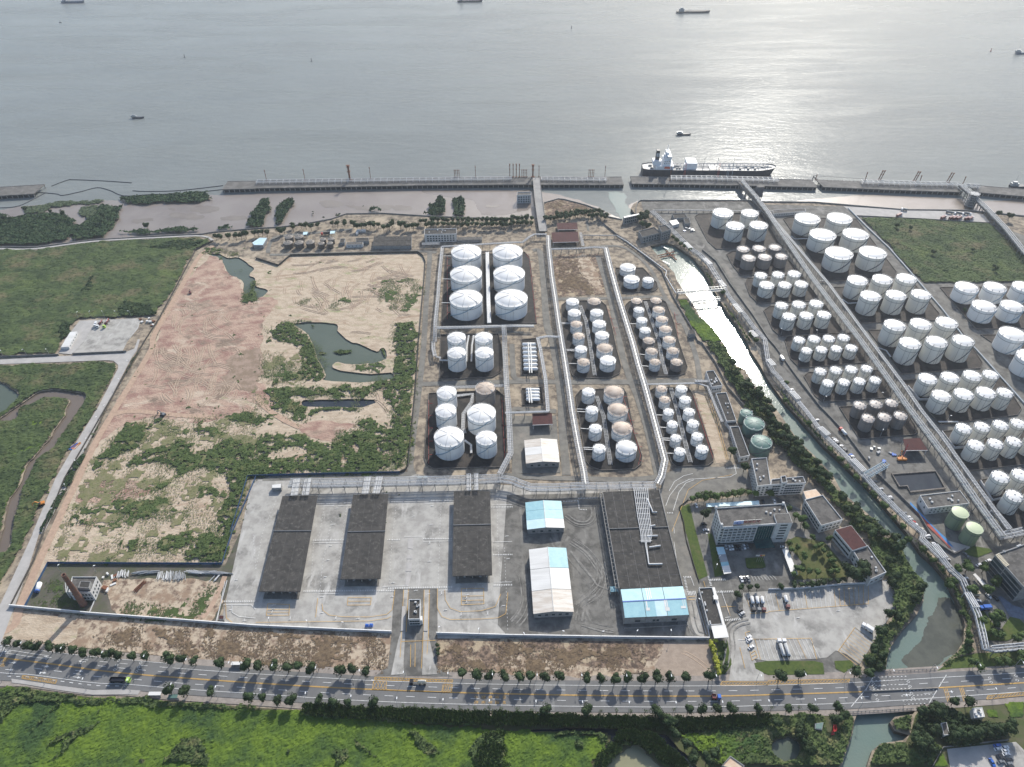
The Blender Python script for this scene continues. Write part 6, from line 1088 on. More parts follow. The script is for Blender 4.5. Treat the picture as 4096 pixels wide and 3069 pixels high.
# carports
for k, (s_, h_, cols_) in enumerate((('ZO 466,1045 635,1036 805,1612 640,1640', 3, ['tin_pale', 'tin_pale', 'grey_paint', 'grey_paint', 'tin_blue', 'tin_white', 'tin_white']), ('A7 1676,1392 2128,1370 2135,1404 1678,1424', 3, ['tin_pale']*6), ('B4 100,110 140,102 214,288 172,300', 3, ['tin_white']*4), ('Z4 1300,880 1342,862 1552,1078 1498,1112', 3, ['tin_white']*5))):
    q = W(s_, h_); n = len(cols_); long_ = (q[3]-q[0]).length > (q[1]-q[0]).length; c = sum(q, Vector())/4; c.z = 0; t = empty('carport', c, ['white and blue carport beside the office', 'pale long carport behind the office', 'white slim carport by the garden', 'white carport near the right-hand office'][k], 'carport')
    for i in range(n):
        if long_: e = [q[0].lerp(q[3], i/n), q[1].lerp(q[2], i/n), q[1].lerp(q[2], (i+1)/n), q[0].lerp(q[3], (i+1)/n)]
        else: e = [q[0].lerp(q[1], i/n), q[0].lerp(q[1], (i+1)/n), q[3].lerp(q[2], (i+1)/n), q[3].lerp(q[2], i/n)]
        mb = MB(); mb.prism([(v.x, v.y) for v in e], h_-.12, h_+.02*(i % 2), bot=True); mb.build('roof_panel', MATS[cols_[i]], t); mb = MB(); v = (e[0]+e[3])/2; mb.box((v.x, v.y, h_/2-.1), (.15, .15, h_-.2)); mb.build('post', MATS['galv'], t)
# basin, weighbridge scales, flower bed with flags
bund('A8 1060,1145 1440,1118 1530,1275 1225,1308 1195,1255 1125,1258', M['pondd'], 'concrete rim round the dark rectangular water basin', 1.6, 5, th=1.2)
q = W('ZO 1110,1290 1500,1262 1560,1480 1500,1505 1190,1515 1140,1480', .5); mb = MB(); mb.prism([(v.x, v.y) for v in q[::-1]], 0, .7); thing('flower_bed', 'raised lawn bed with flag poles in front of the office', 'flower bed', mb, M['lawn'])
FC = [('white', 'wall_white'), ('white', 'wall_white'), ('red', 'red_paint'), ('yellow', 'yellow_marking')]
for i, x_ in enumerate((1345, 1390, 1435, 1480)):
    q = W('ZO %d,1380' % (x_+8))[0]; t = empty('flag_pole', (q.x, q.y, 0), 'flag pole with %s flag, %s in the office flower bed' % (FC[i][0], ordn(i+1)), 'flag pole', 'office flag poles'); mb = MB(); mb.tube([(q.x, q.y, 0), (q.x, q.y, 9)], .08, 5); mb.build('pole', MATS['galv'], t); mb = MB(); mb.box((q.x-1, q.y-.1, 8), (2, .06, 1.4)); mb.build('flag', MATS[FC[i][1]], t)
# ================================================================ VEGETATION COVER (height fields with clumps, and leaf litter of small faces)
mat('veg_field', (.074, .104, .038), (.044, .066, .028), .05, .95, c3=(.135, .12, .065), s2=.022, detail=12, contrast3=(.52, .66), lo=.42, hi=.6, c4=(.10, .13, .042), s4=.018, contrast4=(.55, .66))
mat('veg_scrub', (.080, .112, .038), (.050, .076, .027), .2, .95, c3=(.18, .17, .08), s2=.09, detail=8, contrast3=(.55, .7))
mat('veg_vivid', (.115, .175, .022), (.075, .125, .022), .08, .95, c3=(.04, .075, .025), s2=.03, detail=10, contrast3=(.48, .62), lo=.42, hi=.58)
mat('veg_dark', (.035, .058, .024), (.022, .04, .017), .25, .95, c3=(.055, .078, .028), s2=.08, detail=8)
mat('veg_mangrove', (.045, .078, .034), (.028, .052, .025), .2, .95, c3=(.06, .08, .04), s2=.05, detail=8)
mat('veg_lowgrass', (.16, .165, .075), (.21, .19, .11), .25, .95, detail=10)
mat('veg_reed', (.075, .10, .055), (.055, .078, .04), .15, .95, detail=8, stretch=(1, 3, 1))
mat('veg_dry', (.20, .145, .09), (.12, .088, .06), .4, .95, detail=8)
def veg(name, s, m, h, sp, lump=3., warp=3., base=0., thin=0., lk=1., seed=3, leaf=0, holes=True, z0=0., edge=2., rough=.25, soft=0.):
    polys = [W(q, z0) for q in s.split('|')]; allp = [p for q in polys for p in q]
    x0, x1 = min(p.x for p in allp)-4, max(p.x for p in allp)+4; y0, y1 = min(p.y for p in allp)-4, max(p.y for p in allp)+4
    y1 = min(y1, 2600); x0 = max(x0, -1500); x1 = min(x1, 1500); y0 = max(y0, 120)
    nx, ny = int((x1-x0)/sp)+1, int((y1-y0)/sp)+1
    X, Y = np.meshgrid(x0+np.arange(nx)*sp, y0+np.arange(ny)*sp); rs = np.random.RandomState(seed)
    X = X+rs.uniform(-.3, .3, X.shape)*sp; Y = Y+rs.uniform(-.3, .3, X.shape)*sp
    wx = X+(fbm(X/9, Y/9, seed+11)-.5)*4*warp+(fbm(X/2.5, Y/2.5, seed+31)-.5)*warp; wy = Y+(fbm(X/9, Y/9, seed+21)-.5)*4*warp+(fbm(X/2.5, Y/2.5, seed+41)-.5)*warp
    ins = np.zeros(X.shape, bool)
    for q in polys: ins |= inside(wx, wy, [(p.x, p.y) for p in q])
    if soft:
        F = ins.astype(float); 
        for _ in range(int(soft*soft/sp/sp/.8)+1): G_ = F.copy(); G_[1:-1, 1:-1] = (F[1:-1, 1:-1]+F[:-2, 1:-1]+F[2:, 1:-1]+F[1:-1, :-2]+F[1:-1, 2:])/5; F = G_
        FS = np.clip(F, 0, 1); ins = F > .35+1.6*(fbm(X/11, Y/11, seed+61, 5)-.47)+rs.uniform(-.16, .16, X.shape); ins &= fbm(X/3.2, Y/3.2, seed+71, 4) > .32
    if thin: ins &= fbm(X/12, Y/12, seed+51) > thin
    if holes:
        for hl in HOLES+[CREEK]:
            if max(p.x for p in hl) > x0 and min(p.x for p in hl) < x1 and max(p.y for p in hl) > y0 and min(p.y for p in hl) < y1: ins &= ~inside(X, Y, [(p[0], p[1]) for p in hl])
    F = ins.astype(float)
    for _ in range(int(edge)): 
        G_ = F.copy(); G_[1:-1, 1:-1] = (F[1:-1, 1:-1]+F[:-2, 1:-1]+F[2:, 1:-1]+F[1:-1, :-2]+F[1:-1, 2:])/5; F = G_
    hh = base+h*(.65*lumps(X, Y, lump, seed)*lk+.35*fbm(X/18, Y/18, seed+5)+.4*lumps(X, Y, lump*2.4, seed+9)*lk)
    if soft: hh = hh*(.15+.6*FS)
    hh = hh*(1-rough+rough*2*rs.uniform(0, 1, X.shape)); Z = z0+.25+hh*np.clip(F*1.6-.3, 0, 1); Z = np.where(ins, Z, z0+.05)
    cell = ins[:-1, :-1] & ins[1:, :-1] & ins[:-1, 1:] & ins[1:, 1:]; idx = np.arange(nx*ny).reshape(ny, nx)
    j, i = np.nonzero(cell); f = np.stack([idx[j, i], idx[j, i+1], idx[j+1, i+1], idx[j+1, i]], 1); used = np.unique(f); rem = -np.ones(nx*ny, int); rem[used] = np.arange(len(used)); f = rem[f]
    V = np.stack([X.ravel()[used], Y.ravel()[used], Z.ravel()[used]], 1)
    if leaf and len(j):   # loose upright leaf faces for a broken outline
        n = int(len(j)*leaf); k = rs.randint(0, len(j), n); cx = X[j[k], i[k]]+rs.uniform(0, sp, n); cy = Y[j[k], i[k]]+rs.uniform(0, sp, n); cz = Z[j[k], i[k]]
        an = rs.uniform(0, 6.28, n); r = sp*rs.uniform(.4, .9, n); hz = h*rs.uniform(.1, .45, n); dx, dy = np.cos(an)*r, np.sin(an)*r; ox, oy = rs.uniform(-r, r), rs.uniform(-r, r); b0 = len(V)
        L_ = np.stack([np.stack([cx-dx, cy-dy, cz-.1], 1), np.stack([cx+dx, cy+dy, cz-.1+hz*.3], 1), np.stack([cx+ox, cy+oy, cz+hz], 1)], 1).reshape(-1, 3)
        tri = (b0+np.arange(n*3)).reshape(-1, 3); V = np.concatenate([V, L_]); faces = f.tolist()+tri.tolist()
    else: faces = f.tolist()
    if soft:
        pr = np.clip(FS*1.5-.05, 0, 1)*np.clip((fbm(X/7, Y/14, seed+81, 4)-.36)*4, 0, 1); j2, i2 = np.nonzero(rs.uniform(0, 1, X.shape) < pr*.9); n = len(j2)*2; j2 = np.repeat(j2, 2); i2 = np.repeat(i2, 2)
        cx = X[j2, i2]+rs.uniform(-.6, .6, n)*sp; cy = Y[j2, i2]+rs.uniform(-.6, .6, n)*sp; b0 = len(V) if not faces else max(len(V), 0); q = rs.uniform(.25, .75, (n, 3)); an = rs.uniform(0, 6.28, n)
        T_ = np.stack([np.stack([cx+np.cos(an+o_)*q[:, k_], cy+np.sin(an+o_)*q[:, k_], z0+.3+q[:, (k_+1) % 3]*.35], 1) for k_, o_ in enumerate((0, 2.1, 4.2))], 1).reshape(-1, 3)
        V = np.concatenate([V, T_]); faces = faces+(b0+np.arange(n*3)).reshape(-1, 3).tolist()
    if not faces: return
    me = bpy.data.meshes.new(name); me.from_pydata(V.tolist(), [], faces); me.materials.append(MATS[m]); me.update(); o = put(name, me); tag(o, kind='stuff'); return o
# left field, lower left marsh, right green field
veg('grass', 'A1 -150,862 300,862 800,800 1400,765 1735,752 1835,800 1680,865 1480,1240 1330,1440 1140,1445 680,1462 540,1640 A5 500,100 0,128 -200,130 A1 -200,1500', 'veg_field', 1.5, 1.9, 6, 2, leaf=.22)
veg('shrub', 'A1 1010,1390 1080,1300 1200,1330 1370,1380 1330,1440 1020,1440|A1 480,1600 560,1510 640,1500 600,1600 540,1650|A1 700,1260 760,1120 830,1080 800,1200|A1 1290,850 1440,800 1680,770 1780,780 1660,860 1400,870', 'veg_dark', 2.2, 1.5, 4, 3, leaf=.5)
veg('grass', 'A5 -200,210 0,205 930,172 1000,190 1015,240 840,560 680,820 460,1180 260,1657 B1 100,200 40,330 -20,430 -200,300', 'veg_field', 1.5, 1.4, 4, 1.5, leaf=.3, seed=9)
veg('grass', 'A5 30,690 150,650 310,520 480,490 600,505 560,640 460,760 380,890 230,1050 170,1240 40,1500 -100,1657 -200,700', 'veg_vivid', .7, 1.3, 3, 1., seed=12)
veg('grass', 'A4 770,580 1330,604 1915,642 2209,895 2400,1100 2209,1150 1340,1150 1240,1060 1050,850 870,650', 'veg_field', 1.7, 1.5, 5, 1.5, leaf=.35, seed=15)
veg('shrub', 'A5 1140,150 1230,50 1050,360 800,800 560,1190 400,1500 330,1657 370,1657 640,1200', 'veg_dark', 1.6, 1.2, 3, 1, thin=.4, leaf=.5)
# green among the sand
veg('scrub', 'O 852,700 902,697 898,830 880,1008 850,1022 600,1026 545,1028 520,1090 482,1212 430,1212 380,1195 430,1170 470,1130 492,1075 500,1045 460,1030 520,1000 560,985 640,1000 700,1010 760,1005 720,960 760,930 850,930 830,830 800,825 862,800 850,760|O 575,705 620,695 650,690 690,700 640,705 625,700 650,720 690,745 700,790 690,822 640,822 590,830 590,850 640,835 700,840 830,830 840,840 780,862 700,850 640,860 600,860 575,850 590,815 640,810 660,790 640,740 600,735|O 600,872 680,880 760,876 790,870 780,885 700,890 620,895 590,885', 'veg_scrub', 1.8, 1.1, 3, 2.5, leaf=.6, seed=21, soft=5)
veg('scrub', 'A5 760,1090 870,940 1000,840 1110,740 1240,690 1450,660 1480,700 1350,740 1250,800 1250,880 1150,930 1050,980 1000,1030 900,1060 780,1180 720,1200|A5 1180,960 1300,900 1420,900 1480,840 1600,850 1650,940 1750,1010 1900,1010 2209,960 2209,1120 2100,1150 1990,1110 1850,1120 1720,1080 1560,1150 1450,1250 1330,1290 1290,1230 1210,1180 1280,1160 1420,1210 1550,1120 1400,1060 1280,1040 1120,1090 1060,1070 1170,1000|A5 1660,800 1680,720 1760,650 1800,720 1900,740 1900,800 1720,810 1560,790|A5 1960,660 2080,595 2209,610 2209,700 2000,700|A5 1780,900 1900,860 2209,830 2209,960 1900,1000 1800,1020 1760,940|A5 1220,1380 1400,1300 1500,1300 1510,1350 1350,1370 1250,1400|A5 960,1350 1000,1320 1160,1410 1370,1490 1340,1510 1200,1540 1060,1530 1080,1470|A5 600,1530 640,1480 760,1520 820,1600 700,1600|A5 1700,1250 1900,1250 1980,1280 1990,1340 1900,1360 1820,1330', 'veg_scrub', 1.5, 1.1, 3, 2.5, leaf=.5, seed=22, soft=5)
veg('scrub', 'A6 -20,620 60,620 90,660 60,680 0,720 -40,680|A6 0,820 200,800 400,830 450,850 640,880 700,790 860,780 1000,790 860,870 760,950 740,1020 640,1090 520,1110 300,1100 440,980 440,930 300,900 180,940 120,1010 60,1110 0,1140|A6 130,570 120,480 200,430 260,480 380,500 420,600 300,600|A6 240,640 440,655 460,690 360,700|A6 860,690 900,660 1060,700 1200,740 1180,770 1040,740 900,750|A6 990,570 1030,530 1010,560 860,605 810,600|A6 900,860 1050,860 1020,1050 900,1040 860,1000', 'veg_scrub', 1.5, 1.1, 3, 2.5, leaf=.5, seed=23, soft=5)
veg('scrub', 'B1 850,110 870,50 940,25 1060,60 1060,130 900,115|B1 1090,110 1110,60 1400,-20 1500,-10 1400,60 1250,120 1130,160|B1 1440,180 1500,90 1640,30 1580,200 1420,205|B1 720,190 830,150 840,180 760,205|A1 1760,900 1830,850 1920,850 1930,900 1860,890|A1 1960,890 2060,890 2090,940 1990,930|A1 2090,1290 2130,1190 2209,1120 2209,1330 2110,1330|A1 1990,1060 2030,1035 2065,1060 2040,1080', 'veg_scrub', 1.5, 1., 3, 2, leaf=.5, seed=24, holes=False, soft=5)
veg('dry_grass', 'A2 1000,1150 1200,1120 1420,1130 1430,1300 1250,1400 1050,1300|A2 350,1320 460,1290 450,1340|A2 540,1320 700,1290 860,1300 780,1330 640,1380 560,1370|A6 860,180 1200,180 1100,260 800,250|A6 250,420 660,400 830,470 400,470|A5 620,1450 900,1420 1400,1460 1650,1400 1500,1560 1100,1530 800,1530|A6 900,900 1280,800 1310,1060 1100,1100|A5 1350,740 1660,700 1620,780 1380,830|A6 0,150 300,150 500,230 300,320 40,300', 'veg_scrub', .7, 1.0, 2.2, 5, thin=.53, seed=25, leaf=.3, soft=3)
veg('dry_grass', 'B1 220,480 560,470 600,560 250,520|B1 320,350 480,340 470,450 330,445|B1 850,590 900,480 1200,560 1400,500 1500,350 1540,380 1440,560 1350,600', 'veg_scrub', .5, .9, 2, 3, thin=.5, seed=26, soft=3)
veg('dry_grass', 'B1 640,740 1000,640 1819,700 B2 940,740 900,930 B2 0,930 B1 1819,880 1000,820|B2 1300,800 B3 0,790 900,810 850,950 0,960 B2 1300,960', 'veg_dry', .45, .9, 2.5, 4, thin=.52, seed=27, leaf=.4, soft=3)
veg('dry_grass', 'A3 370,950 600,940 620,1080 700,1250 430,1250|A3 300,480 420,450 600,490 680,540 400,540|A3 560,1010 650,1100 600,1200', 'veg_dry', .35, 1.1, 3, 4, thin=.5, seed=28, soft=3)
veg('low_grass', 'A5 900,880 1200,700 1500,660 1900,640 2209,600 2209,1150 1960,1500 1850,1657 B1 1560,190 360,195 450,0 A5 700,1300|A6 0,330 100,560 0,600|A6 20,100 300,80 520,250 560,330 100,350', 'veg_lowgrass', .3, 1.5, 2.5, 4, thin=.5, seed=29, soft=4)
veg('reeds', 'A6 540,92 622,94 620,114 550,114|A6 655,90 740,72 838,76 832,98 720,112|A2 470,1515 510,1520 505,1545 475,1540|A6 1075,62 1110,62 1118,140 1100,140', 'veg_scrub', 1.4, .9, 2, .6, z0=-1.05, seed=30, holes=False, leaf=.5)
# mangrove and reeds on the tidal flat
veg('mangrove', 'A1 -100,560 0,560 100,600 250,560 350,560 480,540 640,600 700,700 620,740 560,800 300,830 0,828 -150,830|A1 600,790 700,640 830,560 860,480 930,478 1000,500 1080,470 1030,600 960,690 900,760 700,790|A1 1030,420 1090,410 1300,400 1500,385 1700,360 1810,360 1835,430 1700,465 1500,455 1250,480 1080,465|A1 1000,715 1200,690 1250,700 1470,690 1560,670 1740,690 1600,715 1250,745|A1 1868,695 1880,668 1990,660 1998,705|A1 1140,640 1190,630 1180,655|A1 1250,680 1260,635 1295,635 1300,670', 'veg_mangrove', 3.2, 1.6, 7, 3, z0=WZ, leaf=.7, seed=31, holes=False)
veg('mangrove', 'A1 2140,600 2209,500 A2 60,425 125,425 140,520 80,600 60,665 A1 2130,690|A2 165,600 170,500 250,440 335,430 345,465 280,540 230,640 170,660|A2 1490,580 1490,480 1560,465 1555,415 1625,420 1640,480 1640,550 1560,590|A2 1690,440 1790,405 1812,500 1800,580 1700,575 1700,500|A2 475,560 500,540 505,580|A2 560,600 590,580 605,605|A2 690,575 740,550 720,590|A2 920,500 940,478 948,510|A2 960,540 1000,500 1090,520 1095,545|A2 1430,560 1480,545 1500,580', 'veg_mangrove', 4, 1.4, 7, 2, z0=WZ, leaf=.7, seed=32, holes=False)
veg('reeds', 'A1 180,510 500,450 890,435 900,465 650,480 450,500 380,540 200,560|A1 0,620 200,560 400,560 350,600 100,680 0,690|A1 640,560 720,490 870,480 850,560 760,600|A1 660,780 740,700 920,520 960,480 870,680 760,780|A1 830,760 960,640 1000,640 900,760', 'veg_reed', 1.6, 1.6, 3, 3, z0=WZ, leaf=.5, seed=33, holes=False)
# creek banks
veg('grass', 'A3 1420,1290 1500,1290 1580,1400 1700,1520 1820,1600 1840,1657 1640,1657 1500,1440', 'veg_vivid', .9, 1.2, 3, 1.5, leaf=.5, seed=40)
veg('creek_shrub', 'A7 1650,0 1850,30 1920,210 2060,380 2209,500 2209,720 2060,640 1950,480 1760,160|A8 0,570 100,700 230,850 380,1005 520,1165 610,1320 790,1450 940,1570 1040,1657 760,1657 560,1400 380,1200 200,1020 60,880 0,830|B4 700,0 900,30 985,190 1110,350 1100,480 1040,580 960,680 880,800 850,900 840,975 700,1000 660,900 900,540 870,380 700,110 680,0', 'veg_scrub', 2.6, 1.2, 4, 2, leaf=.8, seed=41)
veg('creek_shrub', 'A3 1560,930 1640,1010 1720,1120 1760,1240 1740,1230 1690,1130 1640,1050|A3 1800,1290 1860,1370 1960,1500 2060,1657 2020,1657 1930,1500 1850,1400|A8 20,310 160,500 340,700 500,880 620,1000 900,1290 1080,1500 B4 1000,0 1100,110 1240,250 1340,380 1420,540 1440,640 1430,780 1480,840 1330,900 1220,960 1240,920 1340,840 1385,760 1390,620 1350,520 1260,330 1080,140 980,0 A8 880,1290 480,905 140,525', 'veg_scrub', 2.2, 1.1, 3.5, 1., leaf=.8, seed=42)
# south of the main road
veg('grass', 'B1 -200,1150 60,1080 200,1110 640,1170 1000,1160 1240,1190 1819,1240 B2 350,1260 860,1310 1819,1400 B3 380,1400 690,1440 690,1530 600,1657 B3 400,1700 B1 -200,1700', 'veg_vivid', .8, 1.0, 2.2, 1.2, leaf=.5, seed=51, rough=.3)
veg('shrub', 'B1 0,1130 100,1100 400,1140 800,1180 1050,1160 1240,1190 1819,1235 1819,1270 1400,1250 900,1230 500,1210 150,1200 60,1300 0,1400|B1 480,1460 700,1330 760,1320 540,1480 430,1600|B1 1150,1640 1250,1480 1400,1450 1500,1560 1480,1657|B1 960,1620 1050,1580 1040,1640|B2 1060,1410 1120,1400 1220,1470 1320,1570 1280,1610 1180,1560|B2 1480,1550 1600,1430 1720,1380 1780,1420 1760,1657 1560,1657|B2 540,1530 650,1500 690,1600 560,1640|B2 680,1410 860,1560 880,1600 700,1480|B2 200,1530 260,1520 250,1600|Z1 580,1160 700,1150 720,1240 640,1260|B1 440,1185 450,1195 340,1320 210,1440 200,1425 320,1305|B1 730,1240 745,1245 640,1340 560,1420 430,1510 420,1500 600,1360|B1 380,1290 500,1350 495,1358 375,1298|B1 290,1360 350,1440 343,1445 284,1365|B1 240,1400 310,1480 303,1486 234,1407|B1 160,1290 220,1400 213,1403 153,1294|B1 100,1340 170,1460 162,1463 93,1345|B1 300,1540 400,1440 640,1340 610,1370 420,1480|B1 330,1657 440,1540 610,1400 620,1410 450,1560 350,1657|Z1 330,1100 450,1040 800,1040 980,1080 990,1180 900,1180 860,1110 700,1100 450,1110', 'veg_scrub', 2.2, .95, 3, 1.5, leaf=.7, seed=52, holes=True)
veg('shrub', 'Z1 800,1435 900,1280 1020,1160 1110,1050 1260,1060 1480,1100 1620,1180 1780,1350 1860,1435 1580,1435 1450,1310 1340,1210 1260,1180 1150,1240 1050,1310 960,1435|B4 860,1340 900,1310 1030,1290 1020,1420 900,1405|B4 760,1530 800,1490 980,1470 1180,1480 1240,1530 1170,1657 710,1657', 'veg_scrub', 2.0, .95, 3, 1, leaf=.8, seed=53)
veg('shrub', 'Z1 1660,1020 2209,1010 B4 0,1290 330,1280 400,1290 440,1450 560,1300 620,1290 600,1420 560,1540 530,1657 280,1657 0,1657 B3 1400,1657 1250,1450', 'veg_scrub', 1.8, .95, 3.2, 1, leaf=.8, seed=54)
veg('grass', 'Z1 1720,1080 2209,1050 B4 0,1440 B3 1780,1560 1500,1657 1350,1600', 'veg_vivid', 1.2, 1., 3, 1.5, leaf=.4, seed=55, base=.6)
veg('grass', 'B4 1160,1657 1230,1545 1290,1657|B4 1680,1200 1819,1190 1819,1310 1720,1310|B4 1540,1240 1640,1250 1640,1310 1560,1310', 'veg_vivid', .25, .9, 2, .3, seed=56)
veg('shrub', 'B4 1030,1310 1100,1240 1240,1230 1300,1240 1460,1330 1700,1340 1740,1400 1690,1470 1290,1520 1230,1500 1180,1430 1050,1400', 'veg_dark', 3, 1., 5, 1.5, leaf=.8, seed=57)
# banana belt below the road: upright arching leaves, one mass
def banana(s, n, seed, hmin=3., hmax=5.):
    rs = random.Random(seed); poly = W(s); xs = [p.x for p in poly]; ys = [p.y for p in poly]; mb = MB(); k = 0
    while k < n:
        x, y = rs.uniform(min(xs), max(xs)), rs.uniform(min(ys), max(ys))
        if not inside(np.array([x]), np.array([y]), [(p.x, p.y) for p in poly])[0]: continue
        k += 1; h = rs.uniform(hmin, hmax); a0 = rs.uniform(0, 6.28)
        for i in range(7):
            a = a0+i*.9+rs.uniform(-.2, .2); L_ = rs.uniform(1.6, 2.6); dx, dy = math.cos(a), math.sin(a); wx_, wy_ = -dy*.38, dx*.38; p0 = (x, y, h*.72); p1 = (x+dx*L_*.55, y+dy*L_*.55, h*1.02); p2 = (x+dx*L_, y+dy*L_, h*.72)
            mb.add([p0, (p1[0]+wx_, p1[1]+wy_, p1[2]), p2, (p1[0]-wx_, p1[1]-wy_, p1[2])], [(0, 1, 2), (0, 2, 3)])
    o = put('banana_plants', mb.mesh('banana_plants', MATS['veg_banana'])); tag(o, kind='stuff')
mat('veg_banana', (.085, .14, .035), (.055, .095, .028), .5, .6, c3=(.10, .14, .04), s2=.3, detail=4)
banana('B2 350,1230 520,1235 840,1255 1819,1290 B3 0,1290 500,1310 1030,1320 1300,1330 1819,1300 B4 0,1290 0,1350 B3 1300,1400 900,1390 0,1360 B2 1819,1360 840,1320 340,1290', 1500, 5)
veg('shrub', 'B2 340,1245 840,1270 1819,1300 B3 500,1315 1300,1335 B4 0,1300 0,1370 B3 1200,1420 800,1390 0,1380 B2 1400,1370 840,1340 330,1310', 'veg_scrub', 2.2, 1, 3, 1, leaf=.5, seed=58)
banana('Z1 1030,1150 1110,1050 1260,1060 1480,1100 1700,1280 1860,1435 1700,1435 1500,1330 1340,1200 1240,1170', 170, 6); banana('Z1 820,1435 900,1290 1010,1180 1120,1230 980,1380 940,1435', 60, 7, 2, 3.5); banana('B2 1560,1640 1620,1440 1760,1400 1790,1657', 90, 8, 2, 3.6)
# ================================================================ TREES
mat('leaf_dark', (.038, .062, .023), (.024, .043, .016), .8, .8, c3=(.065, .098, .03), s2=.25, detail=4, objrand=.22); mat('leaf_mid', (.07, .11, .032), (.045, .075, .022), .8, .8, c3=(.10, .135, .045), s2=.3, detail=4, objrand=.2)
mat('leaf_yellow', (.36, .36, .05), (.24, .27, .045), 1., .8, objrand=.15); mat('trunk_bark', (.12, .095, .07), (.08, .065, .05), 2., .9)
def crown(seed, n=420, core=True):
    rs = np.random.RandomState(seed); mb = MB(); L = 9; lob = [(rs.uniform(-.5, .5), rs.uniform(-.5, .5), rs.uniform(-.15, .5), rs.uniform(.42, .62)) for _ in range(L)]+[(0, 0, .1, .68)]
    for k in range(n):
        cx, cy, cz, r = lob[rs.randint(len(lob))]; v = rs.normal(size=3); v /= np.linalg.norm(v); v[2] = abs(v[2])*.9-.15 if rs.rand() < .75 else v[2]; rr = r*rs.uniform(.75, 1.06); c = np.array((cx, cy, cz))+v*rr; s_ = rs.uniform(.07, .13)
        t1 = np.cross(v, rs.normal(size=3)); t1 /= np.linalg.norm(t1); t2 = np.cross(v+rs.normal(size=3)*.5, t1); t2 /= max(np.linalg.norm(t2), .01)
        mb.add([c-t1*s_, c+t2*s_*.8, c+t1*s_, c-t2*s_*.8], [(0, 1, 2, 3)])
    if core:
        for cx, cy, cz, r in lob[::2]+[lob[-1]]:
            pr = [(.02, -r*.75), (r*.55, -r*.6), (r*.8, 0), (r*.58, r*.58), (.02, r*.8)]; mb.lathe(pr, 7, (cx, cy, cz))
    return mb.mesh('crown')
CR = [crown(s_) for s_ in range(5)]; CRB = [crown(20+s_, 900) for s_ in range(3)]; CRS = [crown(30+s_, 110, False) for s_ in range(2)]
tm = MB(); tm.tube([(0, 0, 0), (.03, .02, .5), (0, .03, 1.)], [.075, .055, .03], 6); tm.tube([(.02, .02, .45), (.28, .1, .95)], [.035, .015], 4); tm.tube([(.02, .02, .5), (-.22, .14, 1.)], [.035, .015], 4); tm.tube([(.02, .02, .55), (0, -.25, .98)], [.03, .015], 4); TRK = tm.mesh('trunk')
TRN = 0
def tree(p, r, label, group, m='leaf_dark', kind='tree', hf=1.15, cat='tree', meshes=None):
    global TRN
    TRN += 1; rn = random.Random(TRN*13+5); th = r*hf
    t = empty(kind, (p[0], p[1], p[2] if len(p) > 2 else 0), label, cat, group, rn.uniform(0, 6.28)); ms = meshes or CR
    put('crown', ms[TRN % len(ms)], t, loc=(0, 0, th+r*.35), scale=(r, r*rn.uniform(.88, 1.1), r*rn.uniform(.85, 1.05)), m=MATS[m]); put('trunk', TRK, t, scale=(r, r, th+r*.2), m=MATS['trunk_bark'])
def row(s, rad, where, group, m='leaf_dark', meshes=None, kind='street_tree', zc=None, desc='round dark green', start=1, small=()):
    n = start
    for i, q in enumerate(px(s)):
        rr = rad*random.uniform(.85, 1.12)*(.5 if i in small else 1); zz = rr*1.5; p = G(q, zz); p.z = 0
        tree(p, rr, '%s tree, %s from left %s' % (desc if i not in small else 'small thin', ordn(n), where), group, m if i not in small else 'leaf_mid', kind, meshes=CRS if i in small else meshes); n += 1
    return n
row('B1 52,768 127,778 203,790 262,798 348,808 437,808 510,825 592,838 678,847 765,855 842,862 935,873 1023,868 1195,885 1290,893 1377,903 1557,922 1752,930 B2 18,940 122,943 216,948 298,943 395,955 597,972 683,968 782,982 1465,993 1563,1003 1660,1005 1767,1008 B3 48,1012 133,1015 235,1010 335,1013 535,1023 638,1027 733,1027 828,1020 930,1022 1028,1022 1127,1020 1232,1022 1408,1010 B4 88,1012 232,1000 633,982 720,983', 4.3, 'along the main road north kerb', 'street trees along the north kerb')
row('B1 1200,1110 1312,1117 1492,1125 1773,1155 B2 40,1165 147,1180 248,1178 443,1180 552,1197 648,1203 838,1200 1045,1222 1137,1225 1250,1232 1343,1237 1447,1240 1558,1238 1657,1240 1745,1243 B3 37,1250 140,1255 240,1248 538,1253 630,1258 745,1260 845,1260 945,1262 1030,1253 1148,1250 1255,1245 1357,1250 1455,1243 1560,1247 1755,1243 B4 25,1240 140,1237 225,1235 315,1235 503,1230 1325,1187 1427,1185', 3.9, 'along the main road south kerb', 'street trees along the south kerb', small=(11, 12, 13, 14, 15, 16, 17, 18, 19, 20, 23, 24, 25, 26, 28, 34, 36))
row('A1 1860,745 1900,745 1970,735 2030,735 2075,735 2115,720 2190,712 A2 10,705 50,705 90,708 200,695 240,688 310,640 316,665 385,645 425,645 470,655 530,645 655,630 700,630 762,627 835,630 870,650 905,650 945,645 985,635 1015,640 1055,640 1100,665 1145,655 1170,630 1245,640 1275,630 1295,660 1320,655 1355,650 1390,650 1420,612 1460,610 1470,645 1505,640', 4.4, 'in the shore row behind the sea wall', 'shore trees behind the western sea wall', kind='shore_tree')
k_ = 1; s_ = 'A2 '+' '.join('%d,%d' % (x, y+random.uniform(-5, 5)) for x in range(1530, 2209, 42) for y in (603, 640))+' A3 '+' '.join('%d,%d' % (x, y+random.uniform(-5, 5)) for x in (10, 50, 90, 130, 170) for y in (585, 625))
row(s_, 4.2, 'in the dense row west of the jetty', 'dense shore trees beside the jetty', kind='shore_tree')
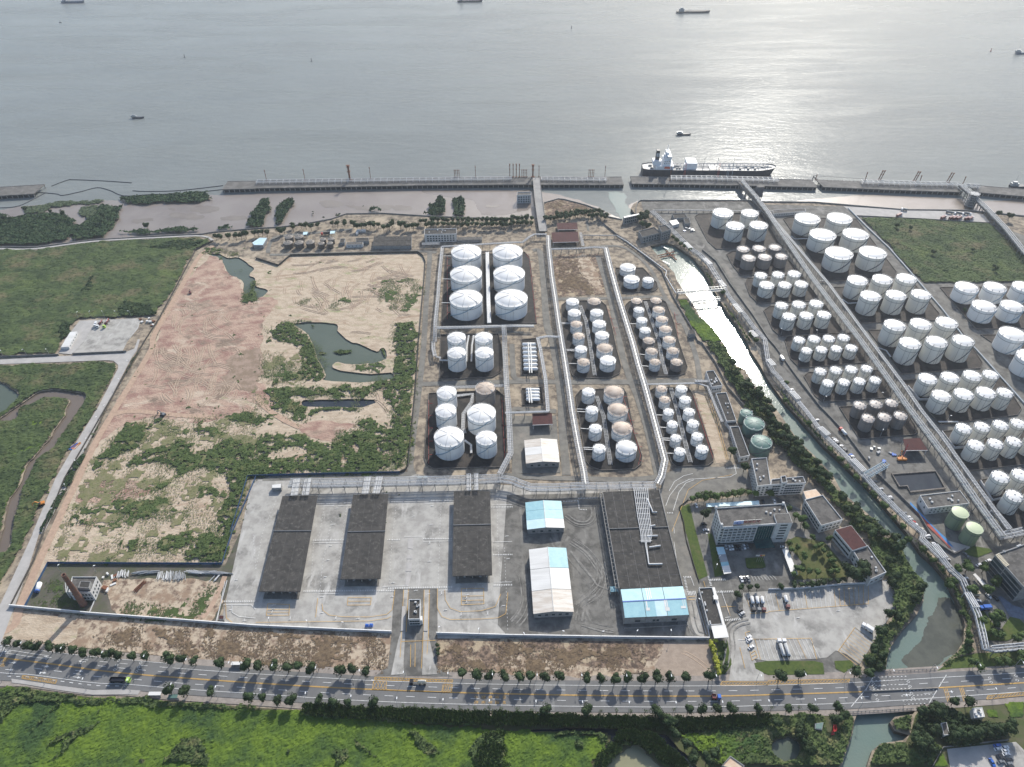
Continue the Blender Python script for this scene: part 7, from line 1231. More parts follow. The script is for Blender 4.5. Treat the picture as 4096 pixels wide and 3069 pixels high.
s_ = 'A3 '+' '.join('%d,%d' % (x, 592-(x-290)*.14+random.uniform(-4, 4)) for x in range(295, 640, 34))+' '+' '.join('%d,%d' % (x, 562-(x-290)*.1) for x in range(390, 640, 40))+' 665,560 700,565 735,560 770,565 800,575 670,530 705,525 745,520 770,535 815,555'
row(s_, 4.2, 'in the shore belt east of the jetty', 'shore trees east of the jetty', kind='shore_tree')
def scatter(s, r, rmin, label, group, seed, m='leaf_dark', kind='creek_tree', nmax=70, meshes=None):
    rs = random.Random(seed); poly = [(p.x, p.y) for p in W(s)]; xs = [p[0] for p in poly]; ys = [p[1] for p in poly]; pts = []
    for _ in range(4000):
        x, y = rs.uniform(min(xs), max(xs)), rs.uniform(min(ys), max(ys))
        if inside(np.array([x]), np.array([y]), poly)[0] and all((x-a)**2+(y-b)**2 > rmin**2 for a, b in pts): pts.append((x, y))
        if len(pts) >= nmax: break
    pts.sort(key=lambda p: (-p[1], p[0]))
    for i, (x, y) in enumerate(pts): tree((x, y, 0), r*rs.uniform(.8, 1.25), '%s, %s from north' % (label, ordn(i+1)), group, m, kind, meshes=meshes)
scatter('A7 1770,0 1810,60 1890,210 2040,385 2180,500 2209,700 2060,600 1930,400 1860,200', 4.2, 6.5, 'dark bushy tree on the west creek bank by the glare', 'trees on the upper west creek bank', 61, nmax=12)
scatter('A8 -10,600 80,720 200,870 350,1020 490,1180 540,1310 700,1440 850,1560 950,1655 830,1657 660,1500 540,1350 380,1200 220,1030 80,900 0,820', 3.9, 6.3, 'big dark tree in the belt beside the creek', 'trees in the creek belt', 62, nmax=60, meshes=CRB)
scatter('B4 700,0 880,30 930,130 800,120|'.split('|')[0], 4.2, 6.5, 'dark tree where the creek narrows', 'trees at the narrow creek', 63, nmax=8)
row('B4 890,90 870,190 905,300 880,340 1085,375 1040,465 920,585 860,560 800,690 755,820 810,860 720,900 790,940', 4, 'between lorry park and creek', 'bank trees by the lorry park', kind='creek_tree', meshes=CRB)
row('A3 1390,750 1420,780 1460,810 1490,830 1540,860 1825,1230 2060,1600 2100,1640 A8 150,500 165,355 355,700 540,930 620,1010 680,1080 760,1170 840,1240 910,1320 1000,1410 1090,1520 1160,1590 B4 1000,40 1100,110 1175,190 1240,250 1305,345 1385,560 1425,720 1430,770', 3.2, 'on the east creek bank by the rack', 'trees along the east creek bank', kind='creek_tree', m='leaf_mid', desc='ragged green')
row('A3 1125,560 1150,575 1110,590 1165,545 1130,640 1170,650', 5, 'next to the sluice gatehouse', 'large trees at the sluice gatehouse', kind='shore_tree', meshes=CRB, desc='big dark')
row('A7 1560,1350 1610,1330 1670,1330 1720,1320 1770,1330 1820,1320 1870,1320 1920,1310 1980,1300 2040,1300 2100,1310', 3.6, 'in the row north of the office', 'trees north of the office', kind='garden_tree', m='leaf_mid', desc='leafy green')
row('A7 1665,1475 1900,940 2010,1075', 4.6, 'standing free near the office road', None, kind='garden_tree', m='leaf_dark', desc='broad round', meshes=CRB)
row('B4 150,60 170,110 215,95 255,155 340,90 375,75 400,120 440,150 455,190 470,230 445,270 490,260 290,260 235,250 205,240 185,280 355,275 320,20 435,30', 3.1, 'in the garden beside the office car park', 'garden trees', kind='garden_tree', m='leaf_mid', desc='leafy green')
row('B4 630,290 680,250 590,260', 6, 'in the cluster by the grey block', None, kind='garden_tree', desc='very large dark', meshes=CRB)
row('A8 185,1440 240,1500 300,1530 330,1590 20,1310 1,1290', 3.6, 'between dormitory and office', 'trees by the dormitory', kind='garden_tree', m='leaf_mid', desc='bright green')
row('B4 90,375 190,360 235,360 285,355 320,355 355,350 400,340 440,330 500,330 540,320 B3 1605,430 1625,380 1690,380 1745,375', 2.8, 'along the white wall of the lorry park', 'trees along the lorry park wall', kind='garden_tree')
row('Z4 1230,740 1570,1150 1030,785 1520,760 1700,1030 1760,950 1260,1130 1310,1160 930,1000 890,1060 1760,1600 1680,1640 1790,1640', 4.2, 'around the right-hand office yard', 'trees around the right-hand office', kind='garden_tree', m='leaf_mid', desc='olive green', meshes=CRB)
row('B4 1640,590 1620,640 1600,700 1650,720 1760,740 1800,720 1525,610 1640,910 1510,950 1450,905 1700,900 1790,890 1810,860', 3.6, 'in the lower right park beside the road', 'trees in the lower right park', kind='garden_tree', m='leaf_mid', desc='green')
row('B4 1100,1260 1170,1240 1220,1260 1060,1400 1120,1440 1180,1400 1090,1500 1150,1520 1060,1460 1330,1420 1390,1430 1450,1410 1510,1400 1570,1400 1620,1390 1680,1380 1720,1370', 4.4, 'in the dark grove south-east of the bridge', 'trees in the grove south-east of the bridge', kind='grove_tree', meshes=CRB)
row('B4 230,1370 250,1430 270,1490 300,1540 220,1420 480,1310 540,1290 60,1340 B3 1080,1300 1110,1330 1150,1340 1160,1410 1240,1490 1290,1590 1390,1600 1440,1560', 3.8, 'in the wild strip south of the main road', 'trees south of the main road', kind='grove_tree', meshes=CRB)
row('B3 1410,770 1420,790 1428,810 1432,830 1438,850 1442,870 1446,890 1452,910 1457,930 1463,950 1468,970 1474,990 1445,760', 2.3, 'in the clipped row beside the drive', 'yellow-green clipped shrubs', kind='clipped_shrub', m='leaf_yellow', desc='yellow-green')
row('B3 1515,800 1485,880 1520,920 1510,950', 2.4, 'on the small lawn by the drive', 'shrubs on the small lawn', kind='garden_tree')
row('B2 1290,790 1292,820 1290,850', 1.8, 'at the gate corner', 'gate corner shrubs', kind='clipped_shrub')
row('A4 1230,670 1700,1380 1115,650 1430,880 1770,860 1950,1000 1970,1020', 3, 'standing in the right green field', 'lone trees in the green field', kind='field_tree')
row('A4 1995,545 2090,565', 4.5, 'behind the far right sea wall', None, kind='shore_tree', desc='dark bushy')
row('A1 30,580 430,530 540,540 880,560 1260,650 210,500', 4, 'rising from the mangroves', None, kind='mangrove_tree', desc='dark bushy')
# ================================================================ MARKINGS ON ROAD AND YARDS
MW, MY = MB(), MB(); ZM = LZ*5+.12; ZY = LZ*7+.02
def seg(mb, a, b, w_, z):
    d = (b-a); d.z = 0
    if d.length < .01: return
    d.normalize(); n_ = Vector((-d.y, d.x, 0))*w_/2; mb.add([(v.x, v.y, z) for v in (a-n_, b-n_, b+n_, a+n_)], [(0, 1, 2, 3)])
def line(c, s, w_=.3, dash=None, z=None, reg='O'):
    mb = MW if c == 'w' else MY; z = ZY if z is None else z; p = W(s, 0, reg) if isinstance(s, str) else s
    if dash:
        for q, d in resample(p, sum(dash)): seg(mb, q, q+d*dash[0], w_, z)
    else:
        for a, b in zip(p[:-1], p[1:]): seg(mb, a, b, w_, z)
nkx, ckx, skx = [np.array([(p.x, p.y) for p in smooth_loop(L_, 4, False)]) for L_ in (NK, CL, SK)]
def rp(X, f):
    yc = np.interp(X, ckx[:, 0], ckx[:, 1]); yn = np.interp(X, nkx[:, 0], nkx[:, 1]); ys = np.interp(X, skx[:, 0], skx[:, 1]); return Vector((X, yc+(yn-yc)*f if f >= 0 else yc+(yc-ys)*f, 0))
XL, XR = G((0, 2600)).x-40, G((4096, 2700)).x+20
XX = lambda s: W(s)[0].x
def rl(c, f, x0, x1, w_=.25, dash=None):
    if dash:
        X = math.ceil(x0/sum(dash))*sum(dash)
        while X < x1: seg(MW if c == 'w' else MY, rp(X, f), rp(min(X+dash[0], x1), f), w_, ZM); X += sum(dash)
    else:
        xs = np.arange(x0, x1, 6); [seg(MW if c == 'w' else MY, rp(a, f), rp(b, f), w_, ZM) for a, b in zip(xs[:-1], xs[1:])]
rl('y', .022, XL, XR, .32); rl('y', -.022, XL, XR, .32)
rl('w', .66, XX('B1 1230,950'), XR, .3); rl('w', -.67, XL, XR, .32); rl('w', .33, XX('B1 700,900'), XR, .32, (5.2, 7.8)); rl('w', -.33, XX('Z6 420,480'), XR, .32, (5.2, 7.8))
rl('w', .62, XX('Z6 100,180'), XX('Z6 950,290'), .3); rl('w', .36, XX('Z6 60,250'), XX('Z6 900,370'), .3); rl('w', .66, XX('Z6 1120,310'), XX('B1 1230,950'), .3, (5.2, 7.8)); rl('w', .96, XL, XX('B1 1250,900'), .25)
rl('w', -.80, XX('Z6 40,570'), XX('Z6 2209,850'), .45, (2.4, 3.4))
def arrow(x, f, d=1, bent=False):
    a = rp(x, f); b = rp(x+d*3.2, f); t_ = (b-a).normalized(); n_ = Vector((-t_.y, t_.x, 0)); seg(MW, a, b, .35, ZM); MW.add([(v.x, v.y, ZM) for v in (b-n_*.75, b+t_*2, b+n_*.75)], [(0, 1, 2)] if d > 0 else [(0, 1, 2)])
    if bent: seg(MW, a+t_*1.2, a+t_*2.4+n_*1.1, .35, ZM); c_ = a+t_*2.4+n_*1.1; MW.add([(v.x, v.y, ZM) for v in (c_-t_*.3, c_+t_*1., c_+n_*.8)], [(0, 1, 2)])
for s_, f_ in (('Z6 165,400', -.16), ('Z6 135,470', -.5), ('Z6 735,480', -.16), ('Z6 700,555', -.5), ('Z6 1335,555', -.16), ('Z6 1305,635', -.5)): arrow(XX(s_), f_)
for s_ in ('Z6 200,225', 'Z6 910,330', 'Z6 1525,400'): arrow(XX(s_), .5, -1, True)
for s_ in ('Z6 150,432', 'Z6 715,520', 'Z6 1320,600'): rl('w', -.33, XX(s_), XX(s_)+5, .3)
def diamond(p, r=1.): n = 4; q = [p+Vector((math.cos(a)*r, math.sin(a)*r*.8, 0)) for a in np.linspace(0, 2*math.pi, 5)]; [seg(MW, q[i], q[i+1], .25, ZM) for i in range(4)]
for s_ in 'B1 845,905 B1 832,935 B1 818,968 B1 1002,920 B1 987,950 B1 972,982 B4 745,1065 B4 757,1097 B4 995,1053 B4 1007,1087 B4 765,1147 B4 775,1181 B4 1017,1136 B4 1028,1169 B4 1573,1027 B4 1583,1058 B4 1758,1012 B4 1768,1043'.split('B')[1:]: diamond(W('B'+s_.strip())[0])
for s_ in ('Z6 0,85 100,105 45,240 5,310', 'B2 820,1040 838,1043 856,1047', 'B4 590,1230 640,1170 700,1100 745,1020', 'B4 1140,1210 1200,1110 1265,1005'): line('w', s_, .4, z=ZM)
for i in range(5): line('w', 'Z6 %d,%d %d,%d' % (-10, 95+i*26, 55-i*6, 105+i*26), .35, z=ZM)
for s_ in ('B4 750,1022 980,1015', 'B4 735,1047 990,1038', 'B4 705,1082 1000,1070', 'B4 690,1112 1010,1100', 'B4 945,1118 1200,1110', 'B4 945,1155 1170,1143', 'B4 955,1190 1150,1178', 'B4 965,1215 1140,1206'): line('w', s_, .42, (.9, 1.5), z=ZM)
def hatch(s, n, c='y', both=True):
    a, b, c_, d = W(s); [seg(MY, u, v, .28, ZM) for u, v in ((a, b), (b, c_), (c_, d), (d, a))]
    for i in range(n):
        seg(MY, a.lerp(b, i/n), d.lerp(c_, min(1, (i+1)/n)), .2, ZM); seg(MY, d.lerp(c_, i/n), a.lerp(b, (i+1)/n), .2, ZM)
hatch('B2 845,1020 1400,1040 1397,1058 842,1040', 26); hatch('B2 835,1048 930,1052 925,1112 828,1110', 4); hatch('B2 1330,1070 1395,1072 1390,1132 1320,1130', 4); line('y', 'B2 828,1110 1390,1132', .3, z=ZM)
hatch('Z6 405,635 1015,715 990,780 390,690', 16); hatch('B3 1490,1052 1819,1055 1819,1078 1480,1078', 14); hatch('B4 0,1045 580,1035 570,1060 0,1072', 24); hatch('B4 1560,1152 1819,1125 1819,1150 1550,1178', 12)
for s_ in ('B4 1246,1103 1275,1195', 'B4 1257,1101 1286,1193', 'B4 1268,1100 1297,1190', 'B4 1358,1097 1390,1192', 'B4 1369,1095 1401,1190', 'B4 1380,1094 1411,1188'): line('y', s_, .35, z=ZM)
for ch, x_, y_ in [(c_, x_, y_) for row_, y_ in ((['小', '型', '车', '道', '60'], 1163), (['危', '化', '车', '道', '40'], 1200)) for c_, x_ in zip(row_, (1563, 1615, 1663, 1712, 1763))]:
    c_ = W('B2 %d,%d' % (x_, y_))[0]; tag(text3(ch, 2.7 if len(ch) < 2 else 2.5, M['yellow'], 'road_lettering', None, Matrix.Translation((c_.x, c_.y, ZM+.01))@Matrix.Diagonal((1., .8, 1, 1))@Matrix.Rotation(R(-90), 4, 'Z'), .004), kind='structure')
for ch, s_ in (('80', 'Z6 85,378'), ('60', 'Z6 55,452')): c_ = W(s_)[0]; tag(text3(ch, 3.9, M['yellow'], 'road_lettering', None, Matrix.Translation((c_.x, c_.y, ZM+.01))@Matrix.Diagonal((1., .55, 1, 1))@Matrix.Rotation(R(-97), 4, 'Z'), .004), kind='structure')
# yard markings
for s_, d_, w_ in (('A6 175,1375 60,1640 B2 0,260 B1 1800,0', (1.2, 1.6), .2), ('A6 600,1370 550,1657 B2 410,60 390,400', (1.2, 1.6), .2), ('A6 655,1550 630,1657 B2 480,180 455,400', (1.2, 1.6), .2), ('A6 790,1390 745,1657 B2 600,100 580,400', (1.2, 1.6), .2), ('A6 1215,1380 1180,1657 B2 960,150 950,380', (1.2, 1.6), .2), ('A6 1600,1370 1585,1657 B2 1305,100 1292,390', (1.2, 1.6), .2),
                   ('A6 2085,1330 2085,1657 B2 1720,100 1745,390', (1.2, 1.6), .2), ('B2 1765,100 1790,700', (1.2, 1.6), .2), ('B2 340,410 980,405', (.5, .7), 1.2), ('B2 940,390 1400,380', (.5, .7), 1.3), ('B2 1690,368 1819,365', (.5, .7), 1.3), ('B2 410,48 630,45', (.5, .7), 1.2), ('B2 935,44 1020,43', (.5, .7), 1.2), ('B2 1190,37 1395,38', (.5, .7), 1.2), ('B2 1685,152 1819,150', (.5, .7), 1.2), ('A6 550,1402 640,1400', (.5, .7), 1.2), ('A6 760,1395 815,1393', (.5, .7), 1.2), ('A6 1165,1385 1270,1385', (.5, .7), 1.2), ('A6 1500,1375 1700,1372', (.5, .7), 1.2), ('A6 2030,1430 2209,1428', (.5, .7), 1.2), ('B1 1595,483 1819,482', (.5, .7), 1.2),
                   ('A7 440,1382 565,1375', (.5, .7), 1.1), ('A7 570,1355 740,1350', (.5, .7), 1.1), ('A7 570,1370 580,1450 650,1452', (.5, .7), 1.), ('Z7 850,45 980,45', (.5, .7), 1.4), ('Z7 870,50 925,300', (.5, .7), 1.4), ('Z7 930,330 1060,325', (.5, .5), 3), ('Z7 1335,97 1600,90', (.5, .7), 1.4), ('Z7 1295,30 1345,210', (.5, .7), 1.4), ('Z7 1440,310 1730,300', (.5, .7), 1.5), ('Z7 1590,808 1850,790', (.5, .7), 1.5), ('A7 1340,1480 1390,1480', (.5, .7), 1.2), ('A7 1850,1095 1960,1092', (.5, .7), 1.2)): line('w', s_, w_, d_)
for s_ in ('A6 545,1422 675,1418', 'A6 710,1418 818,1415', 'A6 1165,1365 1310,1362', 'A6 1360,1360 1450,1358', 'A6 1455,1397 1530,1397', 'A6 2035,1412 2209,1408', 'B2 400,68 632,63', 'B2 1055,22 1180,20', 'B2 1190,57 1395,53', 'B2 1685,60 1819,57', 'B2 900,377 1085,372', 'B2 1297,404 1390,402', 'B2 448,430 592,427', 'B2 1690,347 1819,345', 'B1 1590,507 1790,505', 'A7 1395,1590 1400,1657', 'Z7 1590,765 1680,750 1520,280', 'B3 1150,60 1170,200', 'Z7 990,60 1040,200', 'Z7 1080,430 1260,1060', 'Z7 1815,1160 1950,1150', 'B1 1600,340 1545,620', 'B1 1650,500 1650,560 1700,590 1819,602', 'B1 1790,510 1819,540'): line('w', s_, .3)
for s_ in ('B2 470,500 475,545 520,580 620,592 800,594 930,575 970,540 988,400', 'B2 0,632 400,628 800,622 930,605 960,590', 'B2 75,582 235,582 240,505 85,500 75,582', 'B2 82,540 240,540', 'B2 85,560 240,560', 'B2 425,595 440,460', 'B2 650,510 815,508 820,455 655,455 650,510', 'B2 652,482 818,482', 'B2 1290,390 1288,530 1320,590 1380,612 1600,608 1720,600 1775,570 1790,420', 'B2 1342,400 1345,470 1380,530 1450,556 1600,550 1700,520 1740,430', 'B2 1460,392 1618,390 1620,500 1460,508 1460,392', 'B2 1460,447 1620,443', 'B2 1460,477 1620,473', 'B2 1050,400 1035,700 1025,880', 'B2 1083,400 1068,700', 'B2 1195,400 1190,700 1175,960', 'B2 1232,400 1225,730 1215,860', 'B2 1035,768 1275,760', 'B2 1100,790 1098,950', 'B2 1132,780 1130,950', 'B1 1605,500 1610,600 1660,640', 'Z7 1520,575 1780,565', 'Z7 1615,520 1680,745', 'Z7 1210,120 1240,220', 'Z7 1060,440 935,448 930,395 1060,385', 'A7 1380,1640 1520,1280 1640,1200 1900,1150', 'A7 1655,445 1740,640 1850,1020', 'A7 1680,445 1760,640 1865,1020', 'A7 1700,580 1740,578', 'Z7 1850,1290 1940,1657', 'B3 1640,750 1819,752', 'B3 1550,1050 1600,1052'): line('y', s_, .3)
for s_ in ('A7 1325,1420 1360,1330 1430,1240 1530,1190 1700,1180 1880,1170 1935,1140 1915,1060', 'A7 1390,1460 1440,1300 1500,1220 1570,1195', 'A7 1355,1290 1400,1210 1480,1160 1560,1140'): line('w', s_, .35)
# painted bays of the lorry park
for i in range(26):
    u = i/25; a = G(px('B3 %f,%f' % (1660+u*870, 440-u*70))[0]); b = G(px('B3 %f,%f' % (1700+u*830, 560-u*55))[0]); seg(MY if i % 6 == 0 or i > 17 else MW, a, b, .22, ZY)
line('y', 'B4 0,555 705,500', .28); line('y', 'B3 1690,570 1819,562', .28)
for i in range(14): a = G(px('B3 %f,%f' % (1725+i*30, 752-i*.3))[0]); b = G(px('B3 %f,%f' % (1765+i*32.5, 895-i*.5))[0]); seg(MW if i % 5 else MY, a, b, .22, ZY)
line('y', 'B3 1725,752 1819,750 B4 305,745 345,895', .28); line('y', 'B4 745,765 615,668 498,835 640,945', .28)
for i in range(9): a = G(px('B4 %f,%f' % (615-i*14, 668+i*19))[0]); b = G(px('B4 %f,%f' % (745-i*12, 765+i*20))[0]); seg(MY, a, b, .22, ZY)
for i in range(12): a = W('Z7 %f,%f' % (1845+i*53, 45-i*2.5))[0]; b = W('Z7 %f,%f' % (1860+i*58, 120-i*2.5))[0]; seg(MW, a, b, .2, ZY)
line('y', 'Z7 2050,1390 2120,1345 2160,1460 2065,1520 1945,1030 2030,1005', .28); line('y', 'Z7 2055,1450 2140,1410', .28); line('y', 'Z7 2105,1145 2209,1145', .28)
# small arrows in yards
for s_ in 'A6 690,1440|A6 662,1580|B2 520,90|B2 503,190|B2 483,310|B2 460,450|B2 460,565|B2 968,350|B2 962,450|B2 1233,72|B2 1227,200|B2 1217,430|B2 1316,432|B2 1338,545|B2 1455,583|B2 1645,577|B2 1495,408|B2 1495,436|B2 1495,463|B2 1495,492|B2 1750,515|B2 240,613|B2 565,608|B2 718,606|B2 120,511|B2 115,541|B2 110,569|B1 1672,330|B1 1627,545|B1 1730,620|B2 1775,20|B2 1785,180|A6 1512,1420|A6 1505,1580|A6 1352,1510|B4 490,550|B4 205,600|Z5 440,1170|Z5 285,1200'.split('|'):
    c_ = W(s_)[0]; seg(MW, c_, c_+Vector((2, .4, 0)) if hash(s_[-1]) % 2 else c_+Vector((.3, 2.4, 0)), .4, ZY); seg(MW, c_+Vector((-.6, -.3, 0)), c_+Vector((.7, .5, 0)), .35, ZY)
tag(put('road_marking', MW.mesh('road_marking', M['white'])), kind='structure'); tag(put('road_marking', MY.mesh('road_marking', M['yellow'])), kind='structure')
q = W('B4 668,1125 1205,1100'); mb = MB(); mb.beam(q[0]+Vector((0, 0, .9)), q[1]+Vector((0, 0, .9)), .5, .8); thing('median_barrier', 'long median barrier on the road bridge over the creek', 'barrier', mb, MATS['concrete_beam'])
for nm_, s_ in (('north', 'B4 760,985 1195,962'), ('south', 'B4 575,1270 1035,1245')):
    q = W(s_, .3); mb = MB(); [mb.beam(q[0]+Vector((0, 0, z_)), q[1]+Vector((0, 0, z_)), .15) for z_ in (.5, 1.1)]; [mb.box((p.x, p.y, .8), (.25, .25, 1.2)) for p, d in resample(list(q), 2.5)]; thing('bridge_railing', 'dark railing on the %s side of the road bridge' % nm_, 'railing', mb, MATS['dark_steel'])
    mb = MB(); mb.beam(q[0]+Vector((0, 0, -1.2)), q[1]+Vector((0, 0, -1.2)), 1., 1.8); thing('bridge_girder', 'concrete edge girder of the road bridge, %s side' % nm_, 'bridge', mb, MATS['concrete_beam'])
# ================================================================ STREET LAMPS
def lampset(h, arm_):
    a = MB(); a.tube([(0, 0, 0), (0, 0, h)], [.16, .08], 6); b = MB(); b.tube([(0, 0, h-.1), (0, arm_*.5, h+.5), (0, arm_, h+.6)], .07, 5); c = MB(); c.box((0, arm_, h+.6), (.5, 1.3, .18)); return a.mesh('pole', MATS['galv']), b.mesh('arm', MATS['galv']), c.mesh('lamp_head', MATS['tank_white'])
LP = lampset(8.9, 2.6); LP2 = lampset(7.2, 1.2)
def lamp(p, rz, label, group, LS_=LP):
    t = empty('street_lamp', (p.x, p.y, 0), label, 'street lamp', group, rz)
    for m_ in LS_: put(m_.name.split('.')[0], m_, t)
x_ = G((2323, 2720)).x-27*16; k = 0
while x_ < XR:
    if x_ > XL+30: k += 1; p = rp(x_, 1.0); p.y += 1.2; lamp(p, math.pi, 'street lamp on the north pavement, %s from the left' % ordn(k), 'street lamps, north side')
    x_ += 27
x_ = G((2328, 2855)).x-27.3*15; k = 0
while x_ < XR:
    if x_ > XL+30: k += 1; p = rp(x_, -1.0); p.y -= .8; lamp(p, 0, 'street lamp on the south pavement, %s from the left' % ordn(k), 'street lamps, south side')
    x_ += 27.3
for k, s_ in enumerate('A5 920,610|A5 1050,380|A5 1130,215|A5 870,700|A5 780,880|A5 680,1070|A5 580,1280|A5 465,1495|A1 680,1455|A1 790,1450|A1 905,1448|A1 1020,1445|A1 1135,1440|A5 230,115|A5 425,110|A5 30,125|B1 685,275|B1 435,275|B2 105,655|B2 380,670|B2 640,675|B2 1318,700|B2 1590,708|B3 80,740|B3 350,730|B3 630,740|B3 876,742|B3 1122,742|Z7 1130,560|ZO 255,890|ZO 535,1370|ZO 450,1540|A8 475,520|A8 955,490|A8 1540,695|A8 965,820|A8 260,210|A4 110,1600|A4 415,1610'.split('|')): lamp(W(s_)[0], .7*(k % 9), 'thin yard lamp post, %s in the listing from west to east' % ordn(k+1) if 0 else 'thin grey yard lamp post standing %s' % ['by the service road bend', 'beside the dirt track fence', 'at the service yard corner', 'mid-way along the pale service road', 'by the orange boat', 'further down the service road', 'near the lower marsh', 'at the lower dirt track', 'at the yard back edge, first', 'at the yard back edge, second', 'at the yard back edge, third', 'at the yard back edge, fourth', 'at the yard back edge, fifth', 'behind the roadside wall, middle', 'behind the roadside wall, right', 'behind the roadside wall, left', 'behind the boiler house', 'by the chimney top', 'inside the white wall, first from left', 'inside the white wall, second from left', 'inside the white wall, third from left', 'just right of the gate', 'inside the right wall, first', 'inside the right wall, second', 'inside the right wall, third', 'inside the right wall, fourth', 'inside the right wall, fifth', 'inside the right wall, sixth', 'west of the long gatehouse', 'on the office west lawn', 'by the blue part of the carport', 'by the white part of the carport', 'south of the lower eight-tank bund', 'right of the lower eight-tank bund', 'below the long eight-tank row', 'below the southern grey-brown tanks', 'below the upper eight tanks', 'below the lower six cream tanks', 'right of the lower six cream tanks'][k], 'yard lamp posts', LP2)
# ================================================================ VEHICLES
GL = MATS['glass_dark']; RB = mat('rubber', (.02, .02, .02), (.015, .015, .015), 1, .9)
PC = {n: mat('paint_'+n, c, tuple(x*.95 for x in c), .5, .3) for n, c in (('white', (.74, .74, .74)), ('black', (.02, .02, .025)), ('grey', (.18, .19, .20)), ('red', (.45, .03, .03)), ('blue', (.04, .14, .5)), ('silver', (.45, .46, .47)), ('lime', (.45, .65, .12)), ('orange', (.6, .22, .04)), ('cream', (.6, .52, .38)), ('maroon', (.16, .04, .04)), ('yellow', (.6, .45, .05)))}
cb = MB(); cb.add([(-2.3, -.88, .3), (2.3, -.82, .3), (2.3, .82, .3), (-2.3, .88, .3), (-2.3, -.9, .85), (2.25, -.8, .72), (2.25, .8, .72), (-2.3, .9, .85), (1.1, -.88, .92), (1.1, .88, .92), (-1.7, -.88, .95), (-1.7, .88, .95)], [(3, 2, 1, 0), (0, 1, 5, 8, 10, 4), (2, 3, 7, 11, 9, 6), (1, 2, 6, 5), (3, 0, 4, 7), (5, 6, 9, 8), (8, 9, 11, 10), (10, 11, 7, 4)]); CB = cb.mesh('body')
cc = MB(); cc.add([(-1.8, -.8, .93), (1.05, -.8, .9), (1.05, .8, .9), (-1.8, .8, .93), (-1.2, -.66, 1.42), (.35, -.66, 1.44), (.35, .66, 1.44), (-1.2, .66, 1.42)], [(0, 1, 5, 4), (1, 2, 6, 5), (2, 3, 7, 6), (3, 0, 4, 7)]); CC = cc.mesh('windows', GL)
cr_ = MB(); cr_.box((-.42, 0, 1.45), (1.62, 1.34, .06)); CRF = cr_.mesh('roof')
wh = MB(); wh.lathe([(.01, -.11), (.32, -.11), (.32, .11), (.01, .11)], 10); WH = wh.mesh('wheel', RB); WH.transform(Matrix.Rotation(R(90), 4, 'X'))
def car(s, col, where, kind='car', suv=False, group='parked cars', zb=LZ*4):
    q = W(s, .7); 
    if len(q) == 1: q.append(q[0]+Vector((1, .3, 0)))
    c = (q[0]+q[1])/2; a = math.atan2(q[1].y-q[0].y, q[1].x-q[0].x); t = empty('parked_car', (c.x, c.y, zb), '%s car parked %s' % (col, where), kind, group, a)
    put('body', CB, t, m=PC[col]); put('windows', CC, t); put('roof', CRF, t, m=PC[col])
    for x_ in (-1.45, 1.4):
        for y_ in (-.8, .8): put('wheel', WH, t, loc=(x_, y_, .32))
n_ = 0
